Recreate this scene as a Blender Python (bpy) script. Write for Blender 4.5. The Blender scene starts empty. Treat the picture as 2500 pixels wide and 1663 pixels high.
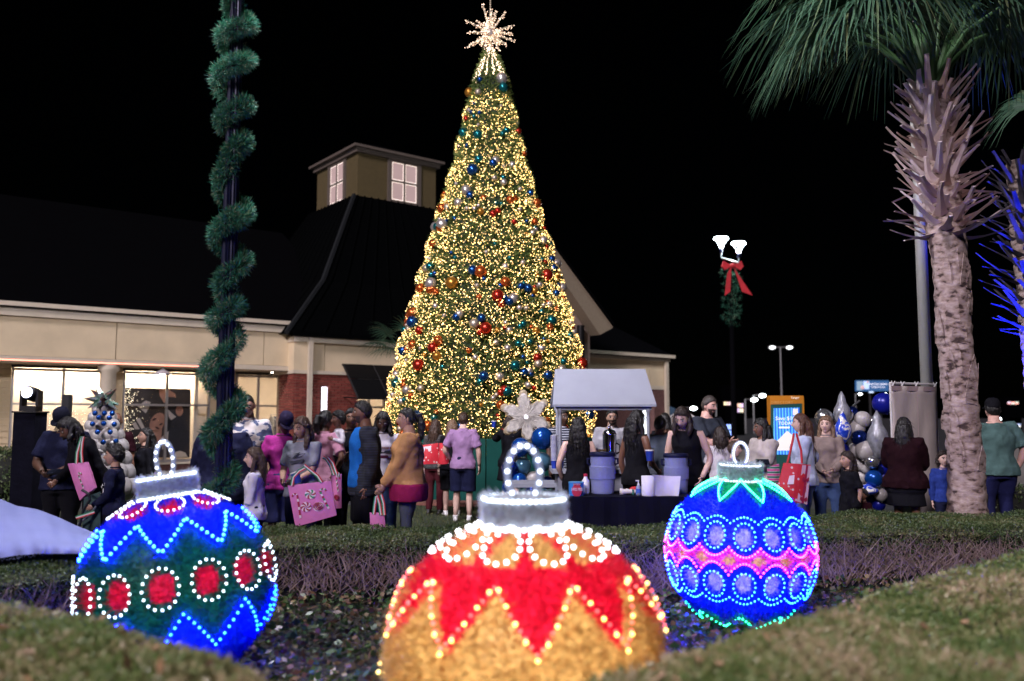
import bpy, bmesh, math, random
import numpy as np
from mathutils import Vector as V, Matrix as M
R = math.radians
random.seed(7); rng = np.random.default_rng(7)
sc = bpy.context.scene
C = sc.collection
# ------------------------------------------------------------------ camera
FPX, VH, CH = 2100.0, 1020.0, 1.5          # focal length in photo pixels, horizon row, eye height
TILT = math.atan((VH - 831.5) / FPX)
cd = bpy.data.cameras.new('camera'); cam = bpy.data.objects.new('camera', cd); C.objects.link(cam)
cd.sensor_width = 36; cd.lens = 36 * FPX / 2500; cd.clip_end = 3000
cam.location = (0, 0, CH); cam.rotation_euler = (R(90) + TILT, 0, 0)
cd.dof.use_dof = True; cd.dof.focus_distance = 9.8; cd.dof.aperture_fstop = 1.05; cd.dof.aperture_blades = 9
sc.camera = cam
# ------------------------------------------------------------------ night sky, one dim sun (town light), exposure
w = bpy.data.worlds.new('World'); sc.world = w; w.use_nodes = True
nt = w.node_tree; sky = nt.nodes.new('ShaderNodeTexSky'); sky.sky_type = 'NISHITA'; sky.sun_disc = False
SUN_EL, SUN_AZ = R(30), R(204)             # from behind the camera, a little to its left
sky.sun_elevation = SUN_EL; sky.sun_rotation = SUN_AZ
bg = nt.nodes['Background']; nt.links.new(sky.outputs[0], bg.inputs[0]); bg.inputs[1].default_value = 0.00006
sd = bpy.data.lights.new('sun', 'SUN'); sd.energy = 2.4; sd.angle = R(12); sd.color = (1.0, 0.88, 0.97)
sun = bpy.data.objects.new('sun', sd); C.objects.link(sun)
_sv = V((math.sin(SUN_AZ) * math.cos(SUN_EL), math.cos(SUN_AZ) * math.cos(SUN_EL), math.sin(SUN_EL)))
sun.rotation_euler = _sv.to_track_quat('Z', 'Y').to_euler()
vs = sc.view_settings; vs.view_transform = 'Standard'; vs.look = 'None'; vs.exposure = 0; vs.gamma = 1; vs.use_curve_mapping = False
cy = sc.cycles; cy.use_denoising = True; cy.max_bounces = 8; cy.diffuse_bounces = 3; cy.glossy_bounces = 3
cy.transmission_bounces = 6; cy.transparent_max_bounces = 12; cy.sample_clamp_indirect = 2.5; cy.use_light_tree = True
cy.caustics_reflective = False; cy.caustics_refractive = False

# ------------------------------------------------------------------ helpers
_f = V((0, math.cos(TILT), math.sin(TILT))); _u = V((0, -math.sin(TILT), math.cos(TILT)))
def ray(u, v): return V((1, 0, 0)) * ((u - 1250) / FPX) + _f - _u * ((v - 831.5) / FPX)
def P(u, v, Y):
    d = ray(u, v); return V((0, 0, CH)) + d * (Y / d.y)
def PZ(u, v, z):
    d = ray(u, v); return V((0, 0, CH)) + d * ((z - CH) / d.z)
def lerp(a, b, t): return a + (b - a) * t
def sstep(x, a=0, b=1):
    t = min(1, max(0, (x - a) / (b - a))); return t * t * (3 - 2 * t)

_mats = {}
def mat(name, col, rough=.6, metal=0, var=.15, scale=12, bump=0, emit=None, es=0, island=None, trans=0, bscale=None, stretch=None, coat=0, sheen=0, spec=.5, patch=0, objrand=False):
    if name in _mats: return _mats[name]
    m = bpy.data.materials.new(name); m.use_nodes = True; _mats[name] = m
    n = m.node_tree.nodes; L = m.node_tree.links; b = n['Principled BSDF']
    b.inputs['Roughness'].default_value = rough; b.inputs['Metallic'].default_value = metal
    b.inputs['Coat Weight'].default_value = coat; b.inputs['Specular IOR Level'].default_value = spec
    if sheen: b.inputs['Sheen Weight'].default_value = sheen
    c = tuple(col) + (1,)
    vec = None
    if var or bump:
        tc = n.new('ShaderNodeTexCoord'); vec = tc.outputs['Object']
        if stretch:
            mp = n.new('ShaderNodeMapping'); mp.inputs['Scale'].default_value = stretch; L.new(vec, mp.inputs[0]); vec = mp.outputs[0]
    if island:
        g = n.new('ShaderNodeNewGeometry'); r = n.new('ShaderNodeValToRGB'); fac = g.outputs['Random Per Island']
        if objrand: fac = n.new('ShaderNodeObjectInfo').outputs['Random']
        if patch:                              # leaves of one colour gather in patches
            tn = n.new('ShaderNodeTexNoise'); tn.inputs['Scale'].default_value = patch; tn.inputs['Detail'].default_value = 3; L.new(g.outputs['Position'], tn.inputs[0])
            mr = n.new('ShaderNodeMapRange'); mr.inputs[1].default_value = .32; mr.inputs[2].default_value = .68; L.new(tn.outputs[0], mr.inputs[0])
            mxx = n.new('ShaderNodeMix'); mxx.inputs[0].default_value = .55; L.new(fac, mxx.inputs[2]); L.new(mr.outputs[0], mxx.inputs[3]); fac = mxx.outputs[0]
        L.new(fac, r.inputs[0])
        cr = r.color_ramp
        while len(cr.elements) < len(island): cr.elements.new(.5)
        for i, q in enumerate(island): cr.elements[i].position = i / (len(island) - 1); cr.elements[i].color = tuple(q) + (1,)
        L.new(r.outputs[0], b.inputs['Base Color'])
    if island and bump:
        pass
    elif var and not island:
        t = n.new('ShaderNodeTexNoise'); t.inputs['Scale'].default_value = scale; t.inputs['Detail'].default_value = 4; L.new(vec, t.inputs[0])
        r = n.new('ShaderNodeValToRGB'); L.new(t.outputs[0], r.inputs[0])
        r.color_ramp.elements[0].position = .3; r.color_ramp.elements[1].position = .7
        r.color_ramp.elements[0].color = tuple(x * (1 - var) for x in col) + (1,)
        r.color_ramp.elements[1].color = tuple(min(1, x * (1 + var)) for x in col) + (1,)
        L.new(r.outputs[0], b.inputs['Base Color'])
    elif not island: b.inputs['Base Color'].default_value = c
    if bump:
        t2 = n.new('ShaderNodeTexNoise'); t2.inputs['Scale'].default_value = bscale or scale * 3; t2.inputs['Detail'].default_value = 5; L.new(vec, t2.inputs[0])
        bp = n.new('ShaderNodeBump'); bp.inputs['Strength'].default_value = bump; bp.inputs['Distance'].default_value = .02
        L.new(t2.outputs[0], bp.inputs['Height']); L.new(bp.outputs[0], b.inputs['Normal'])
    if emit is not None:
        b.inputs['Emission Color'].default_value = tuple(emit) + (1,); b.inputs['Emission Strength'].default_value = es
    if trans:
        tb = n.new('ShaderNodeBsdfTranslucent'); mx = n.new('ShaderNodeMixShader'); mx.inputs[0].default_value = trans
        src = b.inputs['Base Color'].links
        if src: L.new(src[0].from_socket, tb.inputs[0])
        else: tb.inputs[0].default_value = c
        L.new(b.outputs[0], mx.inputs[1]); L.new(tb.outputs[0], mx.inputs[2]); L.new(mx.outputs[0], n['Material Output'].inputs[0])
    return m
def ramp2(name, node, cols, pos, rough=.75, scale=8, dist=0, stretch=None, bump=0, gen=False, sharp=False, detail=3, emit=0):
    """procedural pattern: 'noise' / 'wave' / 'checker' / 'voronoi' through a colour ramp"""
    if name in _mats: return _mats[name]
    m = bpy.data.materials.new(name); m.use_nodes = True; _mats[name] = m
    n = m.node_tree.nodes; L = m.node_tree.links; b = n['Principled BSDF']; b.inputs['Roughness'].default_value = rough
    tc = n.new('ShaderNodeTexCoord'); mp = n.new('ShaderNodeMapping'); L.new(tc.outputs['Generated' if gen else 'Object'], mp.inputs[0])
    if stretch: mp.inputs['Scale'].default_value = stretch
    t = n.new({'noise': 'ShaderNodeTexNoise', 'wave': 'ShaderNodeTexWave', 'voronoi': 'ShaderNodeTexVoronoi'}[node])
    t.inputs['Scale'].default_value = scale
    if node == 'wave': t.inputs['Distortion'].default_value = dist; t.bands_direction = 'Z'
    if node == 'noise': t.inputs['Detail'].default_value = detail; t.inputs['Distortion'].default_value = dist
    L.new(mp.outputs[0], t.inputs[0])
    r = n.new('ShaderNodeValToRGB'); L.new(t.outputs[0], r.inputs[0]); cr = r.color_ramp
    if sharp: cr.interpolation = 'CONSTANT'
    while len(cr.elements) < len(cols): cr.elements.new(.5)
    for i, q in enumerate(cols): cr.elements[i].position = pos[i]; cr.elements[i].color = tuple(q) + (1,)
    L.new(r.outputs[0], b.inputs['Base Color'])
    if emit: L.new(r.outputs[0], b.inputs['Emission Color']); b.inputs['Emission Strength'].default_value = emit
    if bump:
        bp = n.new('ShaderNodeBump'); bp.inputs['Strength'].default_value = bump; bp.inputs['Distance'].default_value = .02
        L.new(t.outputs[0], bp.inputs['Height']); L.new(bp.outputs[0], b.inputs['Normal'])
    return m
def emis(name, col, s):
    if name in _mats: return _mats[name]
    return mat(name, (.8, .8, .8), .5, var=0, emit=col, es=s)
def glassm(name='window_glass', tint=(1, 1, 1), refl=.12):
    if name in _mats: return _mats[name]
    m = bpy.data.materials.new(name); m.use_nodes = True; _mats[name] = m
    n = m.node_tree.nodes; L = m.node_tree.links; n.remove(n['Principled BSDF'])
    t = n.new('ShaderNodeBsdfTransparent'); t.inputs[0].default_value = tint + (1,)
    g = n.new('ShaderNodeBsdfGlossy'); g.inputs['Roughness'].default_value = .05
    lw = n.new('ShaderNodeLayerWeight'); lw.inputs[0].default_value = .35
    mu = n.new('ShaderNodeMath'); mu.operation = 'MULTIPLY'; mu.inputs[1].default_value = refl * 4; L.new(lw.outputs['Fresnel'], mu.inputs[0])
    mx = n.new('ShaderNodeMixShader'); L.new(mu.outputs[0], mx.inputs[0]); L.new(t.outputs[0], mx.inputs[1]); L.new(g.outputs[0], mx.inputs[2])
    L.new(mx.outputs[0], n['Material Output'].inputs[0]); return m

class MB:
    def __init__(s): s.v = []; s.f = []; s.m = []
    def add(s, vs_, fs, mi=0):
        o = len(s.v); s.v.extend(tuple(x) for x in vs_)
        for f in fs: s.f.append(tuple(i + o for i in f)); s.m.append(mi)
        return s
    def box(s, c, d, rot=None, mi=0, tap=1):
        c = V(c); vs_ = []
        for z in (-1, 1):
            k = tap if z > 0 else 1
            for x, y in ((-1, -1), (1, -1), (1, 1), (-1, 1)):
                q = V((x * d[0] / 2 * k, y * d[1] / 2 * k, z * d[2] / 2))
                vs_.append(c + (rot @ q if rot else q))
        return s.add(vs_, [(3, 2, 1, 0), (4, 5, 6, 7), (0, 1, 5, 4), (1, 2, 6, 5), (2, 3, 7, 6), (3, 0, 4, 7)], mi)
    def rings(s, rs, mi=0, cap=True):
        n = len(rs[0]); vs_ = [p for r in rs for p in r]; fs = []
        for i in range(len(rs) - 1):
            for j in range(n):
                k = (j + 1) % n; fs.append((i * n + j, i * n + k, (i + 1) * n + k, (i + 1) * n + j))
        if cap:
            for r, base, rev in ((rs[0], 0, 1), (rs[-1], (len(rs) - 1) * n, 0)):
                c = sum((V(p) for p in r), V()) / n; ci = len(vs_); vs_.append(c)
                for j in range(n):
                    k = (j + 1) % n; fs.append((base + k, base + j, ci) if rev else (base + j, base + k, ci))
        return s.add(vs_, fs, mi)
    def tube(s, pts, r, seg=6, mi=0, cap=True, flat=1, ref=None):
        pts = [V(p) for p in pts]; n = len(pts); rr = r if hasattr(r, '__len__') else [r] * n; rs = []
        up = V(ref) if ref else None
        for i, p in enumerate(pts):
            t = (pts[min(i + 1, n - 1)] - pts[max(i - 1, 0)])
            t = t.normalized() if t.length > 1e-9 else V((0, 0, 1))
            if up is None: up = V((0, 0, 1)) if abs(t.z) < .9 else V((1, 0, 0))
            a = t.cross(up)
            if a.length < 1e-6: a = t.orthogonal()
            a.normalize(); b = a.cross(t).normalized()
            if not ref: up = b
            rs.append([p + a * (math.cos(q) * rr[i]) + b * (math.sin(q) * rr[i] * flat) for q in [2 * math.pi * j / seg for j in range(seg)]])
        return s.rings(rs, mi, cap)
    def lathe(s, prof, c=(0, 0, 0), seg=20, mi=0, rot=None, cap=True):
        c = V(c); rs = []
        for r, z in prof:
            ring = []
            for j in range(seg):
                q = V((r * math.cos(2 * math.pi * j / seg), r * math.sin(2 * math.pi * j / seg), z)); ring.append(c + (rot @ q if rot else q))
            rs.append(ring)
        return s.rings(rs, mi, cap)
    def ell(s, c, r, nu=12, nv=8, mi=0, rot=None):
        pr = [(max(1e-4, math.sin(math.pi * i / nv)), -math.cos(math.pi * i / nv)) for i in range(nv + 1)]
        c = V(c); rs = []
        for a, z in pr:
            ring = []
            for j in range(nu):
                q = V((a * math.cos(2 * math.pi * j / nu) * r[0], a * math.sin(2 * math.pi * j / nu) * r[1], z * r[2])); ring.append(c + (rot @ q if rot else q))
            rs.append(ring)
        return s.rings(rs, mi)
    def poly(s, pts, mi=0): return s.add(pts, [tuple(range(len(pts)))], mi)
    def prism(s, pts, off, mi=0):
        n = len(pts); a = [V(p) for p in pts]; b = [p + V(off) for p in a]
        return s.add(a + b, [tuple(range(n - 1, -1, -1)), tuple(range(n, 2 * n))] + [(i, (i + 1) % n, (i + 1) % n + n, i + n) for i in range(n)], mi)
    def mesh(s, name, mats, smooth=False):
        me = bpy.data.meshes.new(name); me.from_pydata(s.v, [], s.f)
        for m in (mats if isinstance(mats, (list, tuple)) else [mats]): me.materials.append(m)
        if any(s.m): me.polygons.foreach_set('material_index', s.m)
        bm = bmesh.new(); bm.from_mesh(me); bmesh.ops.recalc_face_normals(bm, faces=bm.faces); bm.to_mesh(me); bm.free()
        if smooth: me.polygons.foreach_set('use_smooth', [True] * len(me.polygons))
        return me
def npmesh(name, verts, faces, mats, mi=None, smooth=False):
    verts = np.asarray(verts, np.float32); faces = np.asarray(faces, np.int32); k = faces.shape[1]; nf = len(faces)
    me = bpy.data.meshes.new(name); me.vertices.add(len(verts)); me.vertices.foreach_set('co', verts.ravel())
    me.loops.add(nf * k); me.loops.foreach_set('vertex_index', faces.ravel())
    me.polygons.add(nf); me.polygons.foreach_set('loop_start', np.arange(0, nf * k, k, dtype=np.int32))
    try: me.polygons.foreach_set('loop_total', np.full(nf, k, np.int32))
    except Exception: pass
    for m in (mats if isinstance(mats, (list, tuple)) else [mats]): me.materials.append(m)
    if mi is not None: me.polygons.foreach_set('material_index', np.asarray(mi, np.int32))
    if smooth: me.polygons.foreach_set('use_smooth', np.ones(nf, bool))
    me.update(calc_edges=True); me.validate(); return me
def thing(name, label, cat, loc=(0, 0, 0), rz=0, group=None, rot=None):
    o = bpy.data.objects.new(name, None); C.objects.link(o); o.location = loc
    o.rotation_euler = rot if rot else (0, 0, rz); o.empty_display_size = .2
    tag(o, label, cat, group); return o
def tag(o, label=None, cat=None, group=None, kind=None):
    if label: o['label'] = label
    if cat: o['category'] = cat
    if group: o['group'] = group
    if kind: o['kind'] = kind
    return o
def obj(name, me, parent=None, world=True, loc=None, mats=None, smooth=False):
    """link a mesh (or MB) as one object; with world=True its coordinates are world coordinates even under a parent"""
    if isinstance(me, MB): me = me.mesh(name, mats, smooth)
    o = bpy.data.objects.new(name, me); C.objects.link(o)
    if parent:
        o.parent = parent
        if world:
            q = M()
            pp = parent
            chain = []
            while pp: chain.append(pp); pp = pp.parent
            for a in reversed(chain): q = q @ (a.matrix_parent_inverse if a.parent else M()) @ a.matrix_basis
            o.matrix_parent_inverse = q.inverted()
    if loc is not None: o.location = loc
    return o
def blades(base, direc, length, width, side=None):
    """diamond shaped leaves: base (n,3), direction (n,3), length (n,), width (n,)"""
    n = len(base); d = direc / (np.linalg.norm(direc, axis=1, keepdims=True) + 1e-9)
    if side is None: side = rng.normal(size=(n, 3))
    s = np.cross(d, side); s /= (np.linalg.norm(s, axis=1, keepdims=True) + 1e-9)
    l = np.asarray(length).reshape(-1, 1) * np.ones((n, 1)); ww = np.asarray(width).reshape(-1, 1) * np.ones((n, 1))
    v = np.stack([base, base + d * l * .45 + s * ww / 2, base + d * l, base + d * l * .45 - s * ww / 2], 1).reshape(-1, 3)
    f = np.arange(n * 4).reshape(n, 4); return v, f
def cat_mesh(parts):
    vs_, fs, o = [], [], 0
    for v, f in parts: vs_.append(v); fs.append(f + o); o += len(v)
    return np.concatenate(vs_), np.concatenate(fs)
def text_part(name, body, size, mtx, material, parent, align='CENTER', world=True, ext=.002, spacing=1.0):
    cu = bpy.data.curves.new(name, 'FONT'); cu.body = body; cu.size = size; cu.extrude = ext; cu.align_x = align; cu.align_y = 'CENTER'; cu.space_character = spacing
    cu.resolution_u = 3
    t = bpy.data.objects.new(name, cu); C.objects.link(t)
    dg = bpy.context.evaluated_depsgraph_get(); me = bpy.data.meshes.new_from_object(t.evaluated_get(dg))
    bpy.data.objects.remove(t); me.transform(mtx); me.materials.clear(); me.materials.append(material)
    return obj(name, me, parent, world)
def light(name, kind, loc, energy, col, radius=.05, parent=None, spot=None, aim=None, world=True):
    l = bpy.data.lights.new(name, kind); l.energy = energy; l.color = col; l.shadow_soft_size = radius
    o = bpy.data.objects.new(name, l); C.objects.link(o)
    if kind == 'SPOT': l.spot_size = R(spot); l.spot_blend = .6
    mw = M.Translation(V(loc))
    if aim is not None: mw = mw @ (V(aim) - V(loc)).to_track_quat('-Z', 'Y').to_matrix().to_4x4()
    o.matrix_basis = mw
    if parent:
        o.parent = parent
        if world: o.matrix_parent_inverse = parent.matrix_basis.inverted()
    return o
def upright(loc, right=(1, 0, 0), up=(0, 0, 1)):
    """matrix that stands flat text (x right, y up) at loc"""
    r = V(right).normalized(); u = V(up).normalized(); n = r.cross(u)
    m = M((r, u, n)).transposed().to_4x4(); m.translation = V(loc); return m
# ================================================================== ground
asphalt = mat('asphalt', (.035, .036, .042), .85, var=.25, scale=3, bump=.3)
grassm = mat('lawn_soil', (.02, .03, .012), .95, var=.4, scale=6, bump=.5)
concm = mat('concrete', (.30, .28, .26), .85, var=.12, scale=4, bump=.15)
soilm = mat('mulch', (.018, .014, .011), .95, var=.5, scale=25, bump=.8)
g = MB(); g.poly([(-900, -60, 0), (900, -60, 0), (900, 1600, 0), (-900, 1600, 0)])
tag(obj('ground', g, mats=asphalt), kind='structure')
g = MB(); g.poly([(-16, -4, .004), (16, -4, .004), (16, 12.8, .004), (5, 14.4, .004), (3.2, 15, .004), (-5, 15, .004), (-9, 13.2, .004), (-16, 13.2, .004)])
tag(obj('lawn', g, mats=grassm), kind='structure')
g = MB(); g.poly([(10.2, 18.5, .006), (60, 18.5, .006), (90, 52, .006), (27, 52, .006)])
tag(obj('pavement', g, mats=concm), kind='structure')
FA = R(38); FO = V((-6.6, 25.6, 0)); FD = V((math.cos(FA), math.sin(FA), 0)); FN = V((-math.sin(FA), math.cos(FA), 0))
def FW(s_, d_, z): return FO + FD * s_ + FN * d_ + V((0, 0, z))
g = MB(); g.poly([FW(-20, -6, .008), FW(24, -6, .008), FW(24, 1.3, .008), FW(-20, 1.3, .008)])
tag(obj('walkway', g, mats=concm), kind='structure')
# grass blades on the lawn where it shows
n = 26000
gx = rng.uniform(-6, 2.2, n); gy = 8.2 + (rng.random(n) ** 1.3) * 6.4
base = np.stack([gx, gy, np.full(n, .004)], 1); dr = np.stack([rng.normal(0, .5, n), rng.normal(0, .5, n), np.ones(n)], 1)
v, f = blades(base, dr, rng.uniform(.04, .08, n), .008)
grass_leaf = mat('grass_blade', (.1, .1, .1), .7, var=0, island=[(.03, .05, .015), (.06, .09, .02), (.13, .11, .05)], trans=.2)
tag(obj('grass', npmesh('grass', v, f, grass_leaf)), 'short clipped grass in front of the tall lit tree', 'grass', kind='stuff')

# ================================================================== planting bed and hedges
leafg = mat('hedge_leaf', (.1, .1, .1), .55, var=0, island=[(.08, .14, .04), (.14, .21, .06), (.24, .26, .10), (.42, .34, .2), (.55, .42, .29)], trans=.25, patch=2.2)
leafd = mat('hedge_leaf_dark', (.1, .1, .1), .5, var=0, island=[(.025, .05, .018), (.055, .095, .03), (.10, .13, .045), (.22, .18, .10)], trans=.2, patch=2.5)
twigm = mat('twig', (.1, .1, .1), .8, var=0, island=[(.12, .08, .065), (.24, .17, .145), (.36, .27, .23)])
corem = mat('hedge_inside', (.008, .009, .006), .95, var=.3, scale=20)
def resample(pts, n):
    p = np.array([tuple(q)[:2] for q in pts]); d = np.r_[0, np.cumsum(np.linalg.norm(np.diff(p, axis=0), axis=1))]
    t = np.linspace(0, d[-1], n); return np.stack([np.interp(t, d, p[:, 0]), np.interp(t, d, p[:, 1])], 1)
def hedge(label, inner, outer, h, nl, size, lm, ntw, twigz=(.05, .4), group=None):
    N = 160; a = resample(inner, N); b = resample(outer, N); c = (a + b) / 2
    for k in range(1): a = np.c_[np.convolve(np.pad(a[:, 0], 4, 'edge'), np.ones(9) / 9, 'valid'), np.convolve(np.pad(a[:, 1], 4, 'edge'), np.ones(9) / 9, 'valid')]
    root = thing('hedge', label, 'hedge', (c[N // 2][0], c[N // 2][1], 0), group=group)
    a2 = a + (c - a) * .07; b2 = b + (c - b) * .07; rs = []
    for i in range(N):
        rs.append([(*a2[i], 0), (*(a2[i]), h - .05), (*b2[i], h - .05), (*b2[i], 0)])
    mb = MB(); mb.rings(rs, cap=True); obj('core', mb, root, mats=corem)
    # leaves: top and upper sides, with slow undulation
    def wob(x, y): return .02 * np.sin(x * 3.1 + y * 1.7) + .015 * np.sin(x * 7.3 - y * 4.1) + .012 * np.sin(x * 1.3 + 2)
    t = rng.integers(0, N - 1, nl); fr = rng.random(nl); w_ = rng.random(nl)
    pa = a[t] * (1 - fr[:, None]) + a[t + 1] * fr[:, None]; pb = b[t] * (1 - fr[:, None]) + b[t + 1] * fr[:, None]
    xy = pa * (1 - w_[:, None]) + pb * w_[:, None]
    z = h - rng.random(nl) ** 2 * .07 + wob(xy[:, 0], xy[:, 1])
    edge = np.minimum(w_, 1 - w_); z -= np.clip(.06 - edge, 0, 1) * 1.2
    base1 = np.c_[xy, z]; d1 = np.stack([rng.normal(0, .8, nl), rng.normal(0, .8, nl), rng.uniform(.1, 1.2, nl)], 1)
    ns = nl // 4; t = rng.integers(0, N - 1, ns); fr = rng.random(ns)[:, None]
    side = rng.random(ns) < .7
    pp = np.where(side[:, None], a[t] * (1 - fr) + a[t + 1] * fr, b[t] * (1 - fr) + b[t + 1] * fr)
    z2 = h - .02 - np.abs(rng.normal(0, 1, ns)) * h * .24 * (.35 + .65 * (1 + np.sin(t * .55 + 2 * np.sin(t * .17))) / 1.3); keep = z2 > .05
    base2 = np.c_[pp, z2][keep]; base2[:, :2] += rng.normal(0, .02, (len(base2), 2))
    d2 = np.stack([rng.normal(0, 1, len(base2)), rng.normal(0, 1, len(base2)), rng.uniform(-.2, 1, len(base2))], 1)
    bb = np.concatenate([base1, base2]); dd = np.concatenate([d1, d2])
    v, f = blades(bb, dd, rng.uniform(.7, 1.3, len(bb)) * size, rng.uniform(.45, .7, len(bb)) * size)
    tag(obj('foliage', npmesh('foliage', v, f, lm), root), kind='stuff')
    if not ntw:                                  # dry leaves lying on the clipped top
        m_ = rng.integers(0, len(base1), 260); b3 = base1[m_] + np.array([0, 0, .02]); v, f = blades(b3, np.stack([rng.normal(0, 1, 260), rng.normal(0, 1, 260), rng.uniform(-.1, .4, 260)], 1), rng.uniform(.04, .08, 260), rng.uniform(.02, .04, 260))
        tag(obj('dry_leaves', npmesh('dry_leaves', v, f, mat('dry_leaf', (.1, .1, .1), .7, var=0, island=[(.3, .17, .08), (.45, .27, .15), (.22, .13, .08)], trans=.2)), root), kind='stuff')
    if ntw:
        tw = MB(); inn = (c - a); inn /= np.linalg.norm(inn, axis=1, keepdims=True)
        for k in range(ntw):
            i = random.randrange(1, N - 1); p = V((*a[i], 0)); tdir = V((*(a[i + 1] - a[i - 1]), 0)).normalized(); q = V((*inn[i], 0))
            z0 = random.uniform(*twigz); lean = random.choice((-.6, .5, .9)) + random.gauss(0, .45)
            p0 = p + q * random.uniform(-.03, .12) + V((0, 0, z0 * .5)); L_ = random.uniform(.12, .36)
            p1 = p0 + (tdir * lean + V((0, 0, 1)) - q * random.uniform(0, .3)).normalized() * L_ * .5
            p2 = p1 + (tdir * (lean + random.gauss(0, .5)) + V((0, 0, 1)) - q * random.uniform(-.1, .3)).normalized() * L_ * .5
            tw.tube([p0, p1, p2], [.0052, .0036, .0016], 3, cap=False)
            if random.random() < .5:
                p3 = p1 + (tdir * random.gauss(0, .9) + V((0, 0, .8)) - q * .2).normalized() * L_ * .35
                tw.tube([p1, p3], [.003, .0015], 3, cap=False)
        L0 = [0.0] + list(np.cumsum(np.linalg.norm(np.diff(a, axis=0), axis=1))); s_ = .1
        while s_ < L0[-1]:                       # main stems fanning out of each shrub
            i = min(N - 2, max(1, int(np.searchsorted(L0, s_)))); p = V((*a[i], 0)); tdir = V((*(a[i + 1] - a[i - 1]), 0)).normalized(); q = V((*inn[i], 0)); bz_ = p + q * random.uniform(.03, .12)
            for k in range(random.randint(14, 26)):
                off = random.gauss(0, .17); top = bz_ + tdir * off - q * random.uniform(.0, .16) + V((0, 0, random.uniform(.3, .47))); md = bz_.lerp(top, .45) + tdir * (off * .12 + random.gauss(0, .02)) + V((0, 0, .02)); ls = md.lerp(top, .6) + tdir * random.gauss(0, .04)
                tw.tube([bz_ + V((0, 0, .02)), md, ls, top], [.009, .0055, .0035, .0016], 3, cap=False)
                tw.tube([ls, ls + tdir * random.gauss(0, .08) + V((0, 0, random.uniform(.04, .12))) - q * random.uniform(0, .05)], [.003, .0012], 3, cap=False)
            s_ += random.uniform(.16, .34)
        for o_ in [tw]: tag(obj('twigs', o_, root, mats=twigm), kind='stuff')
    return root
near_in = [PZ(u, v, .74) for u, v in ((-160, 1425), (0, 1458), (200, 1500), (400, 1560), (650, 1655), (900, 1725), (1150, 1730), (1400, 1668), (1600, 1603), (1950, 1503), (2200, 1425), (2500, 1338), (2680, 1300))]
near_out = [V((p.x * .55, max(.75, p.y * .3), 0)) for p in near_in]
near_out[0] = V((-2.9, 2.2, 0)); near_out[-1] = V((4.6, 2.6, 0))
hedge('broad clipped hedge with browned tips across the bottom of the picture', near_in, near_out, .74, 140000, .031, leafg, 0)
far_in = [PZ(u, v, .5) for u, v in ((-260, 1470), (0, 1412), (190, 1392), (420, 1335), (680, 1322), (1000, 1318), (1400, 1318), (1640, 1316), (1990, 1300), (2250, 1294), (2500, 1296), (2800, 1300))]
far_out = [PZ(u, v, .5) for u, v in ((-300, 1400), (0, 1352), (190, 1330), (420, 1296), (680, 1284), (1000, 1281), (1400, 1279), (1640, 1274), (1990, 1252), (2250, 1249), (2500, 1251), (2800, 1254))]
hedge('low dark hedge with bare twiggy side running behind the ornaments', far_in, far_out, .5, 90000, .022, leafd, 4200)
# ivy bed
bed = MB(); poly = [(p.x, p.y, .006) for p in near_in] + [(p.x, p.y, .006) for p in reversed(far_in)]
bed.poly(poly); tag(obj('planting_bed', bed, mats=soilm), kind='structure')
n = 26000; bx = rng.uniform(-3.4, 5.2, n); by = rng.uniform(2.3, 7.6, n)
pl = np.array([(p[0], p[1]) for p in poly])
def inpoly(x, y, pg):
    r = np.zeros(len(x), bool); j = len(pg) - 1
    for i in range(len(pg)):
        xi, yi = pg[i]; xj, yj = pg[j]
        r ^= ((yi > y) != (yj > y)) & (x < (xj - xi) * (y - yi) / (yj - yi + 1e-12) + xi); j = i
    return r
k = inpoly(bx, by, pl); bx, by = bx[k], by[k]; n = len(bx)
base = np.stack([bx, by, .02 + rng.random(n) ** 2 * .12], 1); dr = np.stack([rng.normal(0, 1, n), rng.normal(0, 1, n), rng.uniform(-.1, .6, n)], 1)
v, f = blades(base, dr, rng.uniform(.035, .075, n), rng.uniform(.025, .05, n))
ivy = mat('ivy_leaf', (.1, .1, .1), .32, var=0, island=[(.02, .04, .015), (.04, .09, .025), (.08, .13, .04), (.14, .06, .045), (.26, .2, .1)], trans=.15, spec=.35)
tag(obj('ivy', npmesh('ivy', v, f, ivy)), 'dark ivy and fallen leaves covering the bed between the ornaments', 'ivy', kind='stuff')
# dark shrub by the storefront at the far left
sh = thing('shrub', 'dark rounded shrub at the left edge beneath the store window', 'shrub', P(5, 1200, 15).to_tuple()[:2] + (0,))
n = 5000; th = rng.uniform(0, 2 * np.pi, n); zz = rng.random(n) ** .7; rr = np.sqrt(np.clip(1 - zz ** 2, 0, 1)) * .95
c0 = np.array(P(5, 1200, 15)); base = np.stack([c0[0] + rr * np.cos(th), c0[1] + rr * np.sin(th), .12 + zz * .85], 1)
v, f = blades(base, rng.normal(0, 1, (n, 3)), rng.uniform(.04, .08, n), .03)
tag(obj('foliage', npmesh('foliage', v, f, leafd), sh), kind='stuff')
mb = MB(); mb.ell((c0[0], c0[1], .45), (.85, .85, .5)); obj('core', mb, sh, mats=corem)

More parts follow.
